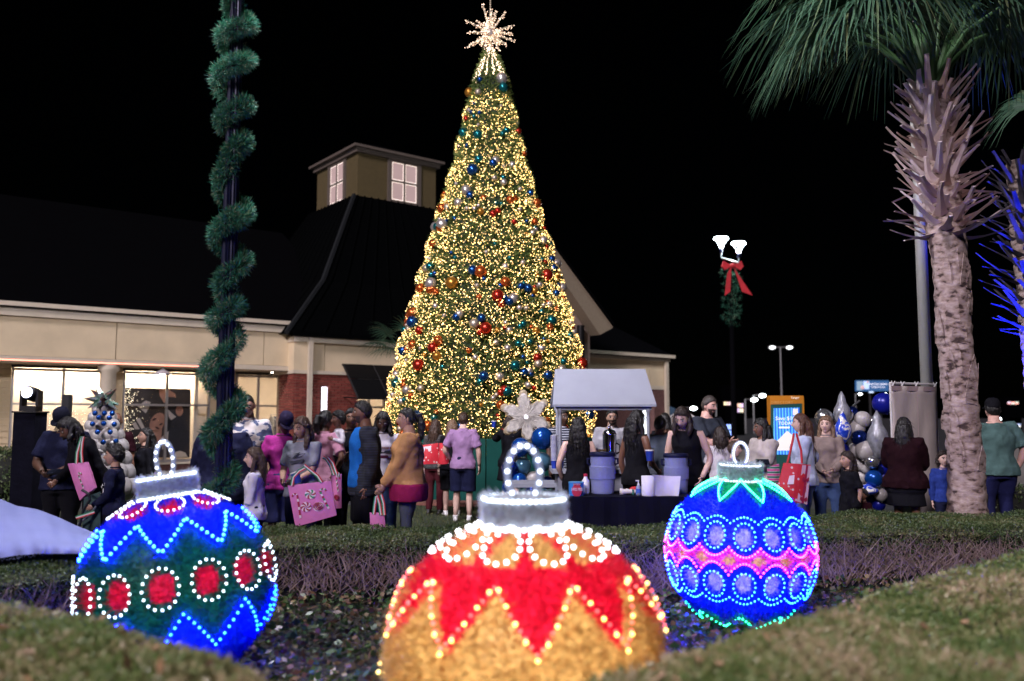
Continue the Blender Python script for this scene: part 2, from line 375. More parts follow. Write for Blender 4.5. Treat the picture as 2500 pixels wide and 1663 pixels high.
# ================================================================== the store building (local x along the front, y into it)
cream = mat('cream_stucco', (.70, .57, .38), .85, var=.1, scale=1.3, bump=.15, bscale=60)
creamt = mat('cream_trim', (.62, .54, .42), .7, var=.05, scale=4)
mustard = mat('mustard_stucco', (.105, .078, .030), .9, var=.08, scale=5, bump=.15, bscale=60)  # mustard paint, darkened so the colour carries the cupola's dimmer light
greytrim = mat('grey_trim', (.13, .105, .085), .7, var=.05)
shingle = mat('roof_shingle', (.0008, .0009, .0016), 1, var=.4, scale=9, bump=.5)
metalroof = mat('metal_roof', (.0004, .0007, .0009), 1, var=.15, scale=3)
brickm = mat('brick', (.1, .1, .1), .85, var=0, island=[(.15, .03, .022), (.21, .045, .032), (.27, .065, .045)], objrand=True)
mortar = mat('mortar', (.26, .19, .14), .9, var=.1)
alu = mat('window_frame', (.42, .40, .40), .4, .6, var=.05)
blackm = mat('black_metal', (.006, .006, .007), .5, .3, var=.1)
wboard = mat('siding', (.62, .49, .31), .8, var=.05, scale=6)
glass = glassm()
for _m in (shingle, metalroof): _m.node_tree.nodes['Principled BSDF'].inputs['Specular IOR Level'].default_value = .05
BL = thing('store_building', 'long cream store building with brick piers, dark roofs and a lit cupola', 'building', FO, FA)
FI = (M.Translation(FO) @ M.Rotation(FA, 4, 'Z')).inverted()
def F(u, v_, off=0):
    """photo pixel -> (s, z) on the building's front plane set back by off"""
    o = FI @ V((0, 0, CH)); d = FI.to_3x3() @ ray(u, v_); k = (off - o.y) / d.y; p = o + d * k; return p.x, p.z
def fs(u, off=0): return F(u, 1000, off)[0]
def bp(name, mb, mats, par=None, smooth=False): return obj(name, mb, par or BL, world=False, mats=mats, smooth=smooth)
def slab(name, s0, s1, d0, d1, z0, z1, m, par=None):
    mb = MB(); mb.box(((s0 + s1) / 2, (d0 + d1) / 2, (z0 + z1) / 2), (s1 - s0, d1 - d0, z1 - z0)); return bp(name, mb, m, par)
sL = -19.0; sP0 = fs(705); sP1 = fs(842); sR = fs(1628)
z_eave = F(350, 765)[1]; z_fb = F(350, 893)[1]
WD = 1.25                                   # recess of the shop windows behind the frieze
# left wing: frieze as separate panels with joints, mouldings, soffit
joints = [sL, fs(-420), fs(277), fs(640), sP0]
for i in range(4): slab('frieze_panel', joints[i] + .012, joints[i + 1] - .012, 0, .3, z_fb + .14, z_eave - .3, cream)
slab('lower_moulding', sL, sP0, -.05, .32, z_fb, z_fb + .13, creamt)
slab('accent_strip', fs(-60), fs(480), -.056, -.045, z_fb + .02, z_fb + .04, emis('accent_glow', (1, .16, .07), 5))
slab('soffit', sL, sP0, .05, WD + .3, z_fb + .01, z_fb + .06, creamt)
slab('eave_fascia', sL, sP0, -.12, .3, z_eave - .29, z_eave, creamt)
slab('gutter', sL, sP0, -.22, -.1, z_eave - .06, z_eave + .05, creamt)
# roof of the left wing
def roofmesh(name, q, m):
    mb = MB(); mb.prism(q, (0, 0, -.12)); return bp(name, mb, m)
zr = z_eave + 4.3
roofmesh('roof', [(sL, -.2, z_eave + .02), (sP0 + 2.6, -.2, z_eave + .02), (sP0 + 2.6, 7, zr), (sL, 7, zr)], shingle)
# wall behind windows: piers of siding boards
z_wt = F(400, 912, WD)[1]; z_ws = F(430, 1124, WD)[1]; z_tr = F(400, 989, WD)[1]
def window(u0, u1, um, zt, zs, ztr, wd=WD, deep=.55, back=True, backm=None, par=None):
    a, b, mm = fs(u0, wd), fs(u1, wd), fs(um, wd)
    o = MB()
    for (x0, x1) in ((a - .05, a), (b, b + .05), (mm - .03, mm + .03)): o.box(((x0 + x1) / 2, wd, (zt + zs) / 2), (x1 - x0, .09, zt - zs + .1))
    fr = bp('window', o, alu)
    for i, z in enumerate((zs, ztr, zt)):
        o = MB(); o.box(((a + b) / 2, wd - .002, z), (b - a, .08, .07 if i != 1 else .055)); bp('window_bar', o, alu, fr)
    o = MB(); o.box(((a + b) / 2, wd - .06, zt + .075), (b - a + .16, .14, .06)); bp('window_head', o, blackm, fr)
    for x0, x1 in ((a, mm - .03), (mm + .03, b)):
        for z0, z1 in ((zs + .04, ztr - .03), (ztr + .03, zt - .04)):
            o = MB(); o.box(((x0 + x1) / 2, wd, (z0 + z1) / 2), (x1 - x0, .012, z1 - z0)); bp('pane', o, glass, fr)
    return a, b, mm, fr
backdrop = mat('display_backdrop', (.78, .68, .56), .8, var=.04, scale=3)
lampm = emis('display_lamp', (1.0, .82, .62), 48)
wins = [window(30, 262, 152, z_wt, z_ws, z_tr), window(303, 507, 406, z_wt, z_ws, z_tr), window(578, 760, 629, z_wt, z_ws, z_tr)]
# siding boards between the windows, brick base under them
segs = [(sL, fs(30, WD) - .06), (wins[0][1] + .06, wins[1][0] - .06), (wins[1][1] + .06, wins[2][0] - .06)]
zb = z_ws - .08; nb = 17
for a, b in segs:
    a = max(a, fs(-90, WD)); bh = (z_fb + .02 - zb) / nb
    for i in range(nb):
        mb = MB(); z0 = zb + i * bh; mb.prism([(a, WD - .035, z0 + .004), (a, WD + .08, z0 + .004), (a, WD + .08, z0 + bh), (a, WD - .005, z0 + bh)], (b - a, 0, 0)); bp('siding_board', mb, wboard)
slab('wall', sL, fs(-90, WD), WD, WD + .2, 0, z_fb, cream)
slab('window_header', fs(-90, WD), sP0 + .3, WD + .05, WD + .2, z_wt + .1, z_fb, wboard)
slab('brick_base', sL, sP0 + .2, WD - .04, WD + .12, 0, z_ws - .1, mat('brick_wall', (.13, .06, .055), .85, var=.3, scale=14, bump=.4))
slab('window_sill', sL, sP0 + .2, WD - .12, WD + .14, z_ws - .1, z_ws - .04, creamt)
# display backs and lamps inside windows 1 and 2
for i in (0, 1):
    a, b, mm, fr = wins[i]
    slab('display_wall', a - .3, b + .3, WD + .85, WD + .9, 0, z_wt + .3, backdrop)
    slab('display_floor', a - .3, b + .3, WD + .05, WD + .85, z_ws - .2, z_ws - .1, backdrop)
    slab('display_side', b + .25, b + .3, WD + .08, WD + .85, z_ws - .1, z_wt + .3, backdrop)
    slab('display_ceiling', a - .3, b + .3, WD + .05, WD + .85, z_wt + .32, z_wt + .36, backdrop)
    slab('lamp_panel', a, b, WD + .2, WD + .7, z_wt + .26, z_wt + .3, lampm)
# the store beyond window 3 and the awning window
for nm, q in (('shop_back_wall', (sP0 - 2.2, 9.5, 6.4, 6.5, 0, 3.2)), ('shop_floor', (sP0 - 2.2, 9.5, WD + .2, 6.4, .02, .1)), ('shop_ceiling', (sP0 - 2.2, 9.5, WD + .2, 6.4, 3.15, 3.25)), ('shop_side_wall', (sP0 - 2.3, sP0 - 2.2, WD + .2, 6.5, 0, 3.2)), ('shop_end_wall', (9.4, 9.5, WD + .2, 6.5, 0, 3.2))):
    slab(nm, *q, backdrop)
for i in range(5):
    for j in range(2): slab('shop_lamp', sP0 - 1.4 + i * 2.2, sP0 - .4 + i * 2.2, 2.4 + j * 2, 2.55 + j * 2, 3.06, 3.12, emis('shop_lamp', (1, .84, .66), 40))
slab('shop_partition', sP0 - 1.9, sP0 - .95, 3.0, 3.1, .1, 3.1, mat('shop_partition', (.62, .52, .44), .7, var=.05))
# ---- brick pier with individual bricks
z_bt = F(800, 912, -.35)[1]
pier0, pier1, pf, pb_ = fs(750, -.35), sP1 + .25, -.35, 1.0
pier0 = sP0 + .02
slab('pier_core', pier0 + .015, pier1 - .015, pf + .015, pb_, 0, z_bt - .02, mortar)
bmesh_cache = {}
def brick(w_, d_, h_):
    k = (round(w_, 3), round(d_, 3), round(h_, 3))
    if k not in bmesh_cache:
        mb = MB(); mb.box((0, 0, 0), (w_, d_, h_)); bmesh_cache[k] = mb.mesh('brick', brickm)
    return bmesh_cache[k]
rowh = .085; nrow = int((z_bt - .55) / rowh); front_w = pier1 - pier0; nbk = max(5, round(front_w / .235)); bw = front_w / nbk
bricks_made = 0
for r in range(nrow):
    z = z_bt - .03 - rowh * (r + .5)
    o_ = .5 * bw if r % 2 else 0; x = pier0 - o_
    while x < pier1 - .02:
        a, b = max(pier0, x), min(pier1, x + bw)
        if b - a > .05: obj('brick', brick(b - a - .014, .05, rowh - .016), BL, world=False, loc=((a + b) / 2, pf, z + random.uniform(-.001, .001)))
        x += bw
    y = pf + .02 - (.11 if r % 2 else 0)
    while y < pb_ - .02 and r < 26:
        a, b = max(pf + .025, y), min(.75, y + .235)
        if b - a > .05: obj('brick', brick(.05, b - a - .014, rowh - .016), BL, world=False, loc=(pier0, (a + b) / 2, z))
        y += .235
sp = MB(); sp.box(((pier0 + pier1) / 2, (pf + pb_) / 2, z_bt + .02), (front_w + .16, pb_ - pf + .16, .1)); bp('pier_cap', sp, creamt)
# centre section: upper wall, gutter, downpipe
s_c1 = fs(1345)
z_ce = F(800, 822, -.3)[1]
slab('pier_head', pier0 - .08, pier0 + .55, -.42, .6, z_bt + .07, z_ce - .22, cream)
slab('upper_wall_panel', pier0 + .552, fs(790, -.3) - .01, -.3, .3, z_bt + .07, z_ce - .22, cream)
slab('upper_wall_panel', fs(790, -.3) + .01, fs(1000, -.3) - .01, -.3, .3, z_bt + .07, z_ce - .22, cream)
slab('upper_wall_panel', fs(1000, -.3) + .01, s_c1, -.3, .3, z_bt + .07, z_ce - .22, cream)
slab('eave_fascia', pier0 - .12, s_c1, -.5, .3, z_ce - .22, z_ce - .06, creamt)
slab('gutter', pier0 - .18, s_c1, -.66, -.4, z_ce - .06, z_ce + .07, metalroof)
dp = MB(); sx = fs(755, -.5); dp.box((sx, -.5, z_ce / 2), (.13, .1, z_ce - .1)); bp('downpipe', dp, creamt)
slab('wall_under', sP1 + .25, s_c1, .75, .9, z_wt + .12, z_bt + .07, wboard)
slab('soffit', pier1 - .05, s_c1, -.28, .9, z_bt + .01, z_bt + .065, creamt)
# awning window and strip siding
aw0, aw1 = fs(842, .7), fs(985, .7)
w4 = window(846, 935, 900, F(880, 925, .7)[1], z_ws, F(880, 994, .7)[1], wd=.7)
for i in range(12): slab('siding_board', w4[1] + .1, w4[1] + .75, .66, .8, .35 + i * .19, .35 + i * .19 + .182, wboard)
slab('wall', w4[1] + .75, s_c1, .7, .9, 0, z_wt + .12, cream)
# louvred awning
ax0, ax1 = fs(836, -.4), fs(985, -.4); za0 = F(870, 892, -.35)[1]; za1 = F(870, 972, -1.3)[1]
def awp(s_, t, lift=0): return V((s_, lerp(-.34, -1.35, t), lerp(za0, za1, t) + lift))
mb = MB()
for s_ in (ax0 + .03, (ax0 + ax1) / 2, ax1 - .03): mb.tube([awp(s_, 0), awp(s_, 1)], .035, 4)
mb.tube([awp(ax0, 1), awp(ax1, 1)], .035, 4); mb.tube([awp(ax0, 0), awp(ax1, 0)], .035, 4)
awn = bp('awning', mb, blackm)
mb = MB(); mb.prism([awp(ax0, 0), awp(ax1, 0), awp(ax1, .42), awp(ax0, .42)], (0, 0, .02)); bp('awning_panel', mb, blackm, awn)
for i in range(11):
    t = .46 + i * .05; mb = MB(); q = awp((ax0 + ax1) / 2, t); mb.box(q, (ax1 - ax0 - .06, .012, .06), M.Rotation(R(-15), 3, 'X')); bp('awning_slat', mb, blackm, awn)
for s_ in (ax0 + .05, ax1 - .05):
    mb = MB(); mb.tube([awp(s_, 1), V((s_, -.2, za1 + .05))], .02, 4); bp('awning_stay', mb, blackm, awn)
# sconce on the pier
scz0, scz1 = F(793, 1017, -.42)[1], F(793, 945, -.42)[1]; sxx = fs(791, -.45)
mb = MB(); mb.box((sxx, pf - .05, (scz0 + scz1) / 2), (.17, .04, scz1 - scz0 + .04)); scn = bp('wall_light', mb, blackm)
mb = MB(); mb.box((sxx, pf - .1, (scz0 + scz1) / 2), (.15, .08, scz1 - scz0), ); bp('diffuser', mb, emis('sconce_glow', (.93, .9, 1.0), 2.2), scn)
mb = MB(); zc = (scz0 + scz1) / 2 - .05
for dz in (-.05, .05): mb.box((sxx, pf - .142, zc + dz), (.155, .006, .012))
for dx in (-.03, .035): mb.box((sxx + dx, pf - .1425, zc), (.012, .006, .1))
bp('grille', mb, blackm, scn)
# dome lamp over window 2
dx_, dz_ = F(397, 912, .1)
mb = MB(); mb.lathe([(.03, .16), (.06, .1), (.22, .02), (.25, -.02), (.24, -.03), (.05, .0)], (dx_, .1, dz_), 20); dl = bp('dome_lamp', mb, mat('lamp_enamel', (.5, .48, .5), .4, var=.05), smooth=True)
mb = MB(); mb.ell((dx_, .1, dz_ - .03), (.06, .06, .05)); bp('bulb', mb, emis('dome_bulb', (.95, .9, 1), 30), dl)
# round column at the left wing
cxs = fs(262, .15); mb = MB(); mb.lathe([(.26, 0), (.26, .2), (.2, .25), (.2, z_fb - .2), (.26, z_fb - .15), (.26, z_fb)], (cxs, .2, 0), 24); bp('column', mb, creamt, smooth=True)
# ---- hip roof of the centre pavilion and the cupola above it
cup = (3.58, 2.8); cw = 3.3; cz0 = P(865, 492, 30.2).z; cz1 = P(865, 372, 30.2).z
mb = MB(); b0, b1, d0_, d1_ = pier0 - .4, 10.6, -.6, 9.6
base_ = [(b0, d0_, z_ce + .02), (b1, d0_, z_ce + .02), (b1, d1_, z_ce + .02), (b0, d1_, z_ce + .02)]
top_ = [(cup[0] - .25, cup[1] - .25, cz0 + .1), (cup[0] + cw + .25, cup[1] - .25, cz0 + .1), (cup[0] + cw + .25, cup[1] + cw + .25, cz0 + .1), (cup[0] - .25, cup[1] + cw + .25, cz0 + .1)]
mid_ = [tuple(lerp(base_[i][k], top_[i][k], .5) - (0 if k < 2 else .75) for k in range(3)) for i in range(4)]
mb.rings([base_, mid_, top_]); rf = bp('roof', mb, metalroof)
for i in range(14):
    t = (i + .5) / 14
    for qa, qb, qc in ((0, 1, 0), (0, 3, 1)):
        sm = MB(); pts = [V(base_[qa]).lerp(V(base_[qb]), t), V(mid_[qa]).lerp(V(mid_[qb]), t), V(top_[qa]).lerp(V(top_[qb]), t)]
        sm.tube([p + V((0, -.02, .02)) for p in pts], .03, 4); bp('seam', sm, metalroof, rf)
sm = MB(); sm.tube([V(base_[0]), V(mid_[0]), V(top_[0])], .08, 5); bp('hip_cap', sm, mat('hip_metal', (.002, .004, .006), .8, .0, var=.1), rf)
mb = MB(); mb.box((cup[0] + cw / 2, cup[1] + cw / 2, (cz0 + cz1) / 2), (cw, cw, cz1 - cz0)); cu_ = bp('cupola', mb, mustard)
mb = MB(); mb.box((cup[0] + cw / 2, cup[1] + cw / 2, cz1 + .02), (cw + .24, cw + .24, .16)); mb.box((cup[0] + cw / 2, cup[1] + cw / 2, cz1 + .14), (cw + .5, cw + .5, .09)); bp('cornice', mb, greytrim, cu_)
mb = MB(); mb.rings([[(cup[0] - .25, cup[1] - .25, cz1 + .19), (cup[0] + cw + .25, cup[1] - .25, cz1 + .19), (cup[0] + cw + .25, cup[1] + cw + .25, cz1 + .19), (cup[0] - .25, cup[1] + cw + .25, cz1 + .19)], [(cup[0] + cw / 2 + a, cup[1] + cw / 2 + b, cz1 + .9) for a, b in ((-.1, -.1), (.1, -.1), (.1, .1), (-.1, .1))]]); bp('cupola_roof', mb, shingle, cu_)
paneg = mat('lit_pane', (.35, .26, .26), .35, var=.1, scale=1.2, emit=(.95, .66, .62), es=.34)
edgeg = emis('pane_edge_glow', (1, .78, .66), 1.2)
def cup_window(face):
    zc_, hh, ww = (cz0 + cz1) / 2 + .05, 1.46, 1.1; x0 = cw * .58 if face == 'f' else cw * .48
    def q(a, d, z): return V((cup[0] + x0 + a, cup[1] - d, zc_ + z)) if face == 'f' else V((cup[0] - d, cup[1] + x0 - a, zc_ + z))
    def bx(mb, a0, a1, z0, z1, d0, d1):
        pts = [q(a0, d0, z0), q(a1, d0, z0), q(a1, d0, z1), q(a0, d0, z1)]; mb.prism(pts, q(0, d1, 0) - q(0, d0, 0))
    mb = MB(); h2, w2 = hh / 2, ww / 2
    bx(mb, -w2 - .16, -w2, -h2 - .16, h2 + .16, -.01, .06); bx(mb, w2, w2 + .16, -h2 - .16, h2 + .16, -.01, .06); bx(mb, -w2, w2, h2, h2 + .16, -.01, .06); bx(mb, -w2, w2, -h2 - .16, -h2, -.01, .06)
    wd_ = obj('window', mb, BL, world=False, mats=greytrim)
    mb = MB(); bx(mb, -w2, w2, -.03, .03, .01, .05); bx(mb, -.03, .03, -h2, -.031, .01, .05); bx(mb, -.03, .03, .031, h2, .01, .05); bp('muntin', mb, blackm if face == 'x' else greytrim, wd_)
    for a0, a1 in ((-w2 + .03, -.04), (.04, w2 - .03)):
        for z0, z1 in ((-h2 + .03, -.04), (.04, h2 - .03)):
            mb = MB(); bx(mb, a0, a1, z0, z1, .004, .018); pn = bp('pane', mb, paneg, wd_)
            mb = MB(); bx(mb, a0, a0 + .025, z0, z1, .02, .023); bx(mb, a1 - .025, a1, z0, z1, .02, .023); bx(mb, a0 + .025, a1 - .025, z1 - .025, z1, .02, .023); bx(mb, a0 + .025, a1 - .025, z0, z0 + .025, .02, .023); bp('pane_edge', mb, edgeg, wd_)
cup_window('f'); cup_window('l')
# ---- gabled porch on the right of the tree and the right wing
ga0, ga1 = fs(1090, -1.2), fs(1441, -1.2); gd = -1.2
_, zg_e = F(1470, 800, gd); zg_w0 = F(1438, 888, gd)[1]
gm = (ga0 + ga1) / 2; slope = (F(1362, 655, gd)[1] - F(1470, 800, gd)[1]) / (F(1470, 800, gd)[0] - F(1362, 655, gd)[0])
zap = zg_e + slope * (F(1470, 800, gd)[0] - gm)
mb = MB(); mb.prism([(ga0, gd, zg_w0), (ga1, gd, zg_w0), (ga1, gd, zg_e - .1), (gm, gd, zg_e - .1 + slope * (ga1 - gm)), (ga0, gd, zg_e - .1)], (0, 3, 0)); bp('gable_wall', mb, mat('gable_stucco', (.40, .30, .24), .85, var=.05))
ov = F(1470, 800, gd)[0] - ga1
for sg in (1, -1):
    e0 = V((gm, gd - .55, zap)); e1 = V((gm + sg * (ga1 - gm + ov), gd - .55, zg_e)); dn = V((0, 0, -.62))
    mb = MB(); mb.prism([e0, e1, e1 + V((0, 0, -.06)), e1 + V((-sg * ov, 0, -.35)), e0 + dn], (0, .5, 0)); bp('rake_board', mb, mat('rake_paint', (.36, .29, .2), .8, var=.08))
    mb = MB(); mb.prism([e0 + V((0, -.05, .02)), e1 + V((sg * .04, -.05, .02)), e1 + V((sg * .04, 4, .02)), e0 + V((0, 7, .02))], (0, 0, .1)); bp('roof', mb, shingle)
slab('gable_pier', ga1 - .75, ga1 - .06, gd + .03, .4, 0, zg_w0, mat('brick_wall', (.13, .06, .055), .85))
wl = F(1416, 835, gd - .1); mb = MB(); mb.lathe([(.14, -.6), (.14, .6)], (wl[0], gd - .14, wl[1]), 14); wlo = bp('wall_light', mb, blackm)
mb = MB(); mb.lathe([(.11, -.02), (.11, .0)], (wl[0], gd - .14, wl[1] - .62), 14); bp('diffuser', mb, emis('uplight_glow', (1, .8, .85), 12), wlo)
zre = F(1530, 866, 0)[1]; zrb = F(1610, 942, 0)[1]
slab('wall_panel', ga1 - .3, fs(1588) - .012, 0, .3, zrb, zre - .2, cream); slab('wall_panel', fs(1588) + .012, sR, 0, .3, zrb, zre - .2, cream)
slab('eave_fascia', ga1 - .3, sR + .1, -.14, .3, zre - .2, zre, creamt); slab('gutter', ga1 - .3, sR + .25, -.3, -.13, zre - .06, zre + .07, creamt)
slab('lower_moulding', ga1 - .3, sR, -.04, .3, zrb - .16, zrb, creamt)
slab('end_pier', fs(1597), sR, -.02, .5, 0, zrb - .16, mat('brick_wall', (.13, .06, .055), .85))
slab('wall', ga1 - .3, fs(1597), .3, .5, 0, zrb - .16, mat('brick_wall', (.13, .06, .055), .85))
dp = MB(); dp.box((sR - .1, -.1, zre / 2), (.16, .12, zre - .15)); bp('downpipe', dp, creamt)
slab('end_wall', sR, sR + .2, .05, 9, 0, zre - .1, cream)
roofmesh('roof', [(ga1 - .5, -.25, zre + .02), (sR + .3, -.25, zre + .02), (sR + .3, 8, zre + 3.6), (ga1 - .5, 8, zre + 3.6)], shingle)
slab('lit_window', fs(1597) - .55, fs(1597) - .15, .26, .31, .6, zrb - .5, emis('right_window', (.85, .95, 1), 1.3))
# ================================================================== inside the windows
def fbox(mb, u0, u1, v0, v1, off, th=.01, mi=0):
    a, z1 = F(u0, v0, off); b, z0 = F(u1, v1, off); mb.box(((a + b) / 2, off, (z0 + z1) / 2), (abs(b - a), th, z1 - z0), mi=mi)
PO = WD + .25
def fpoly(pts, off): return [V((F(u, v, off)[0], off, F(u, v, off)[1])) for u, v in pts]
pst = thing('poster', 'tall dark fashion poster with three slanted white bars in the shop window', 'poster', FW(*[F(386, 1118, PO)[0], PO, F(386, 1118, PO)[1]]), FA)
def pw(pts, off): return [FW(q.x, q.y, q.z) for q in fpoly(pts, off)]
def ppart(name, polys, m, off):
    mb = MB()
    for p in polys: mb.prism(pw(p, off), FN * .003)
    return obj(name, mb, pst, mats=m)
ink = ramp2('poster_ink', 'noise', [(.012, .010, .012), (.05, .038, .042)], [.35, .7], scale=1.4, rough=.5)
skinp = mat('poster_skin', (.48, .24, .17), .6, var=.25, scale=3)
ppart('sheet', [[(306, 947), (466, 950), (463, 1117), (304, 1118)]], ink, PO)
ppart('figure_print', [[(408, 1100), (412, 1010), (432, 998), (455, 1018), (462, 1076), (440, 1110)], [(412, 1050), (385, 1060), (380, 1030), (425, 1015)]], mat('poster_navy', (.016, .017, .026), .6, var=.3), PO - .006)
def oval(cx, cy_, rx, ry, rot=0, n=18): return [(cx + rx * math.cos(t) * math.cos(rot) - ry * math.sin(t) * math.sin(rot), cy_ + rx * math.cos(t) * math.sin(rot) + ry * math.sin(t) * math.cos(rot)) for t in [2 * math.pi * i / n for i in range(n)]]
ppart('hair_print', [oval(386, 1002, 25, 17, -.4)], mat('poster_hair', (.03, .018, .014), .6, var=.4), PO - .010)
ppart('face_print', [oval(384, 1032, 26, 17, -1.1), oval(438, 1003, 9, 13, 0), [(372, 1050), (396, 1046), (392, 1085), (376, 1085)]], skinp, PO - .014)
ppart('hand_print', [[(388, 950), (412, 951), (428, 962), (430, 970), (412, 969), (404, 966), (404, 982), (400, 984), (390, 966)]], skinp, PO - .014)
ppart('feature_print', [oval(377, 1024, 6, 2.6, -.5), oval(393, 1036, 5, 2.2, -.5), oval(384, 1045, 6, 2.2, .5), oval(435, 1001, 2.2, 1), oval(441, 1001, 2.2, 1)], mat('poster_dark', (.06, .02, .025), .6, var=.1), PO - .018)
ppart('white_print', [[(312, 1048), (320, 1043), (328, 1048)], [(323, 1035), (331, 1030), (341, 1048), (330, 1048)], [(332, 1024), (341, 1020), (354, 1046), (346, 1048)], [(336, 992), (356, 978), (368, 982), (364, 994), (356, 1009)], [(410, 1000), (430, 1018), (418, 1026), (412, 1018)], [(392, 1070), (412, 1052), (408, 1090), (396, 1098)]], mat('poster_white', (.62, .55, .52), .6, var=.05), PO - .02)
ppart('knee_print', [[(417, 1117), (430, 1103), (440, 1101), (452, 1105), (459, 1116)]], backdrop, PO - .02)
mb = MB()                                   # strings of tiny lights hanging in the windows
for k in range(150):
    u = 305 + abs(random.gauss(0, 16)); v_ = random.uniform(944, 1090); q = pw([(u, v_)], PO - .05)[0]; mb.ell(q, (.007, .007, .007), 5, 4)
for k in range(170):
    u = random.gauss(170, 45); v_ = 925 + abs(random.gauss(70, 40))
    if 45 < u < 238 and v_ < 1085: mb.ell(pw([(u, v_)], PO - .05)[0], (.006, .006, .006), 5, 4)
tl = tag(obj('string_lights', mb, mats=emis('tiny_warm_light', (1, .85, .6), 5)), 'tiny warm string lights hanging inside the two left store windows', 'string lights', kind='stuff')
# two mannequins in the left window
mann = mat('mannequin', (.45, .38, .28), .45, var=.05)
def mannequin(u, v_, label, flip):
    p = pw([(u, v_)], WD + .45)[0]; r = thing('mannequin', label, 'mannequin', (p.x, p.y, z_ws - .1), FA, group='mannequins in the left store window')
    mb = MB(); z = 0
    mb.rings([[V((math.cos(t) * a, math.sin(t) * b, z)) for t in [2 * math.pi * i / 12 for i in range(12)]] for z, a, b in ((0, .15, .1), (.15, .17, .11), (.35, .13, .09), (.6, .17, .11), (.72, .17, .08), (.78, .06, .05), (.85, .05, .05))])
    obj('torso', mb, r, world=False, mats=mann, smooth=True)
    mb = MB(); mb.ell((0, 0, .97), (.075, .09, .115)); obj('head', mb, r, world=False, mats=mann, smooth=True)
    for s in (-1, 1):
        mb = MB(); mb.tube([(s * .17, 0, .7), (s * .36, -.02, .48), (s * .17, -.08, .3), (s * .13, -.1, .28)], [.045, .038, .03, .02], 8); obj('arm', mb, r, world=False, mats=mann, smooth=True)
mannequin(140, 1060, 'headed mannequin nearer the middle of the left store window', 0); mannequin(52, 1060, 'mannequin half hidden behind the black spotlight stand', 0)
# garment racks seen through window three and under the awning
def rack(u, v_, off, n_, label):
    p = pw([(u, v_)], off)[0]; r = thing('clothes_rack', label, 'clothes rack', (p.x, p.y, .1), FA)
    mb = MB(); W_ = n_ * .09
    mb.tube([(-W_ / 2, 0, 0), (-W_ / 2, 0, 1.5), (W_ / 2, 0, 1.5), (W_ / 2, 0, 0)], .02, 6); obj('rail', mb, r, world=False, mats=alu)
    cols = [(.5, .45, .45), (.08, .08, .09), (.3, .05, .05), (.55, .4, .5), (.1, .12, .2), (.5, .5, .5), (.25, .22, .2)]
    for i in range(n_):
        c = random.choice(cols); mb = MB(); x = -W_ / 2 + .09 * (i + .5); d = random.uniform(.2, .26); h = random.uniform(.6, .85)
        mb.prism([(x - .03, -.05, 1.44), (x - .03, -d, 1.34), (x - .03, -d - .04, 1.12), (x - .03, -d + .08, 1.1), (x - .03, -d + .07, 1.44 - h), (x - .03, d - .07, 1.44 - h), (x - .03, d - .08, 1.1), (x - .03, d + .04, 1.12), (x - .03, d, 1.34), (x - .03, .05, 1.44)], (.05, 0, 0))
        obj('shirt', mb, r, world=False, mats=mat('shirt_%d' % cols.index(c), c, .85, var=.2))
rack(690, 1050, WD + 1.1, 9, 'rail of pale and dark shirts beyond the window by the brick pier'); rack(868, 1040, WD + .8, 10, 'rail of clothes inside the window under the black awning')

# ================================================================== christmas tree
TY = 17.6; TC = P(1195, 1000, TY); tx, ty = TC.x, TY
prof = [(P(1190, v_, TY).z, hw * .945 * TY / FPX) for v_, hw in ((1085, 258), (1000, 254), (940, 245), (800, 211), (600, 153), (400, 91), (300, 66), (205, 42), (130, 14))]
pz = np.array([p[0] for p in prof]); pr_ = np.array([p[1] for p in prof])
def trad(z): return np.interp(z, pz, pr_)
ztop = prof[-1][0]; zbot = prof[0][0]
XT = thing('christmas_tree', 'towering cone christmas tree covered in warm lights and baubles with a starburst top', 'christmas tree', (tx, ty, 0))
mb = MB(); mb.lathe([(r * .9, z) for z, r in prof], (tx, ty, 0), 40); obj('core', mb, XT, mats=mat('tree_inside', (.012, .022, .010), .9, var=.4, scale=10))
def tree_pts(n, z0, z1, front=None):
    z = []
    while len(z) < n:
        q = rng.uniform(z0, z1, n * 3); keep = rng.random(n * 3) < trad(q) / pr_.max(); z.extend(q[keep])
    z = np.array(z[:n]); th = rng.uniform(0, 2 * np.pi, n) if front is None else rng.uniform(-math.pi / 2 - front, -math.pi / 2 + front, n)
    return z, th
n = 90000; z, th = tree_pts(n, zbot - .1, ztop); rr = trad(z) * rng.uniform(.9, 1.0, n) + .06 * np.sin(z * 9) * trad(z) / 2
base = np.stack([tx + rr * np.cos(th), ty + rr * np.sin(th), z], 1)
dr = np.stack([np.cos(th) + rng.normal(0, .6, n), np.sin(th) + rng.normal(0, .6, n), rng.normal(.1, .6, n)], 1)
v, f = blades(base, dr, rng.uniform(.07, .15, n), rng.uniform(.016, .03, n))
needle = mat('tree_needle', (.1, .1, .1), .6, var=0, island=[(.04, .08, .018), (.08, .14, .03), (.15, .2, .045), (.24, .25, .07)], trans=.3)
tag(obj('foliage', npmesh('foliage', v, f, needle), XT), kind='stuff')
def octa(cs, rad):
    cs = np.asarray(cs); n = len(cs); d = np.array([(1, 0, 0), (-1, 0, 0), (0, 1, 0), (0, -1, 0), (0, 0, 1), (0, 0, -1)], float)
    rad = np.asarray(rad).reshape(-1, 1, 1) * np.ones((n, 1, 1)); v = (cs[:, None, :] + d[None] * rad).reshape(-1, 3)
    t = np.array([(0, 2, 4), (2, 1, 4), (1, 3, 4), (3, 0, 4), (2, 0, 5), (1, 2, 5), (3, 1, 5), (0, 3, 5)])
    f = (np.arange(n)[:, None, None] * 6 + t[None]).reshape(-1, 3); return v, f
zdark0, zdark1 = P(1190, 232, TY).z, P(1190, 197, TY).z
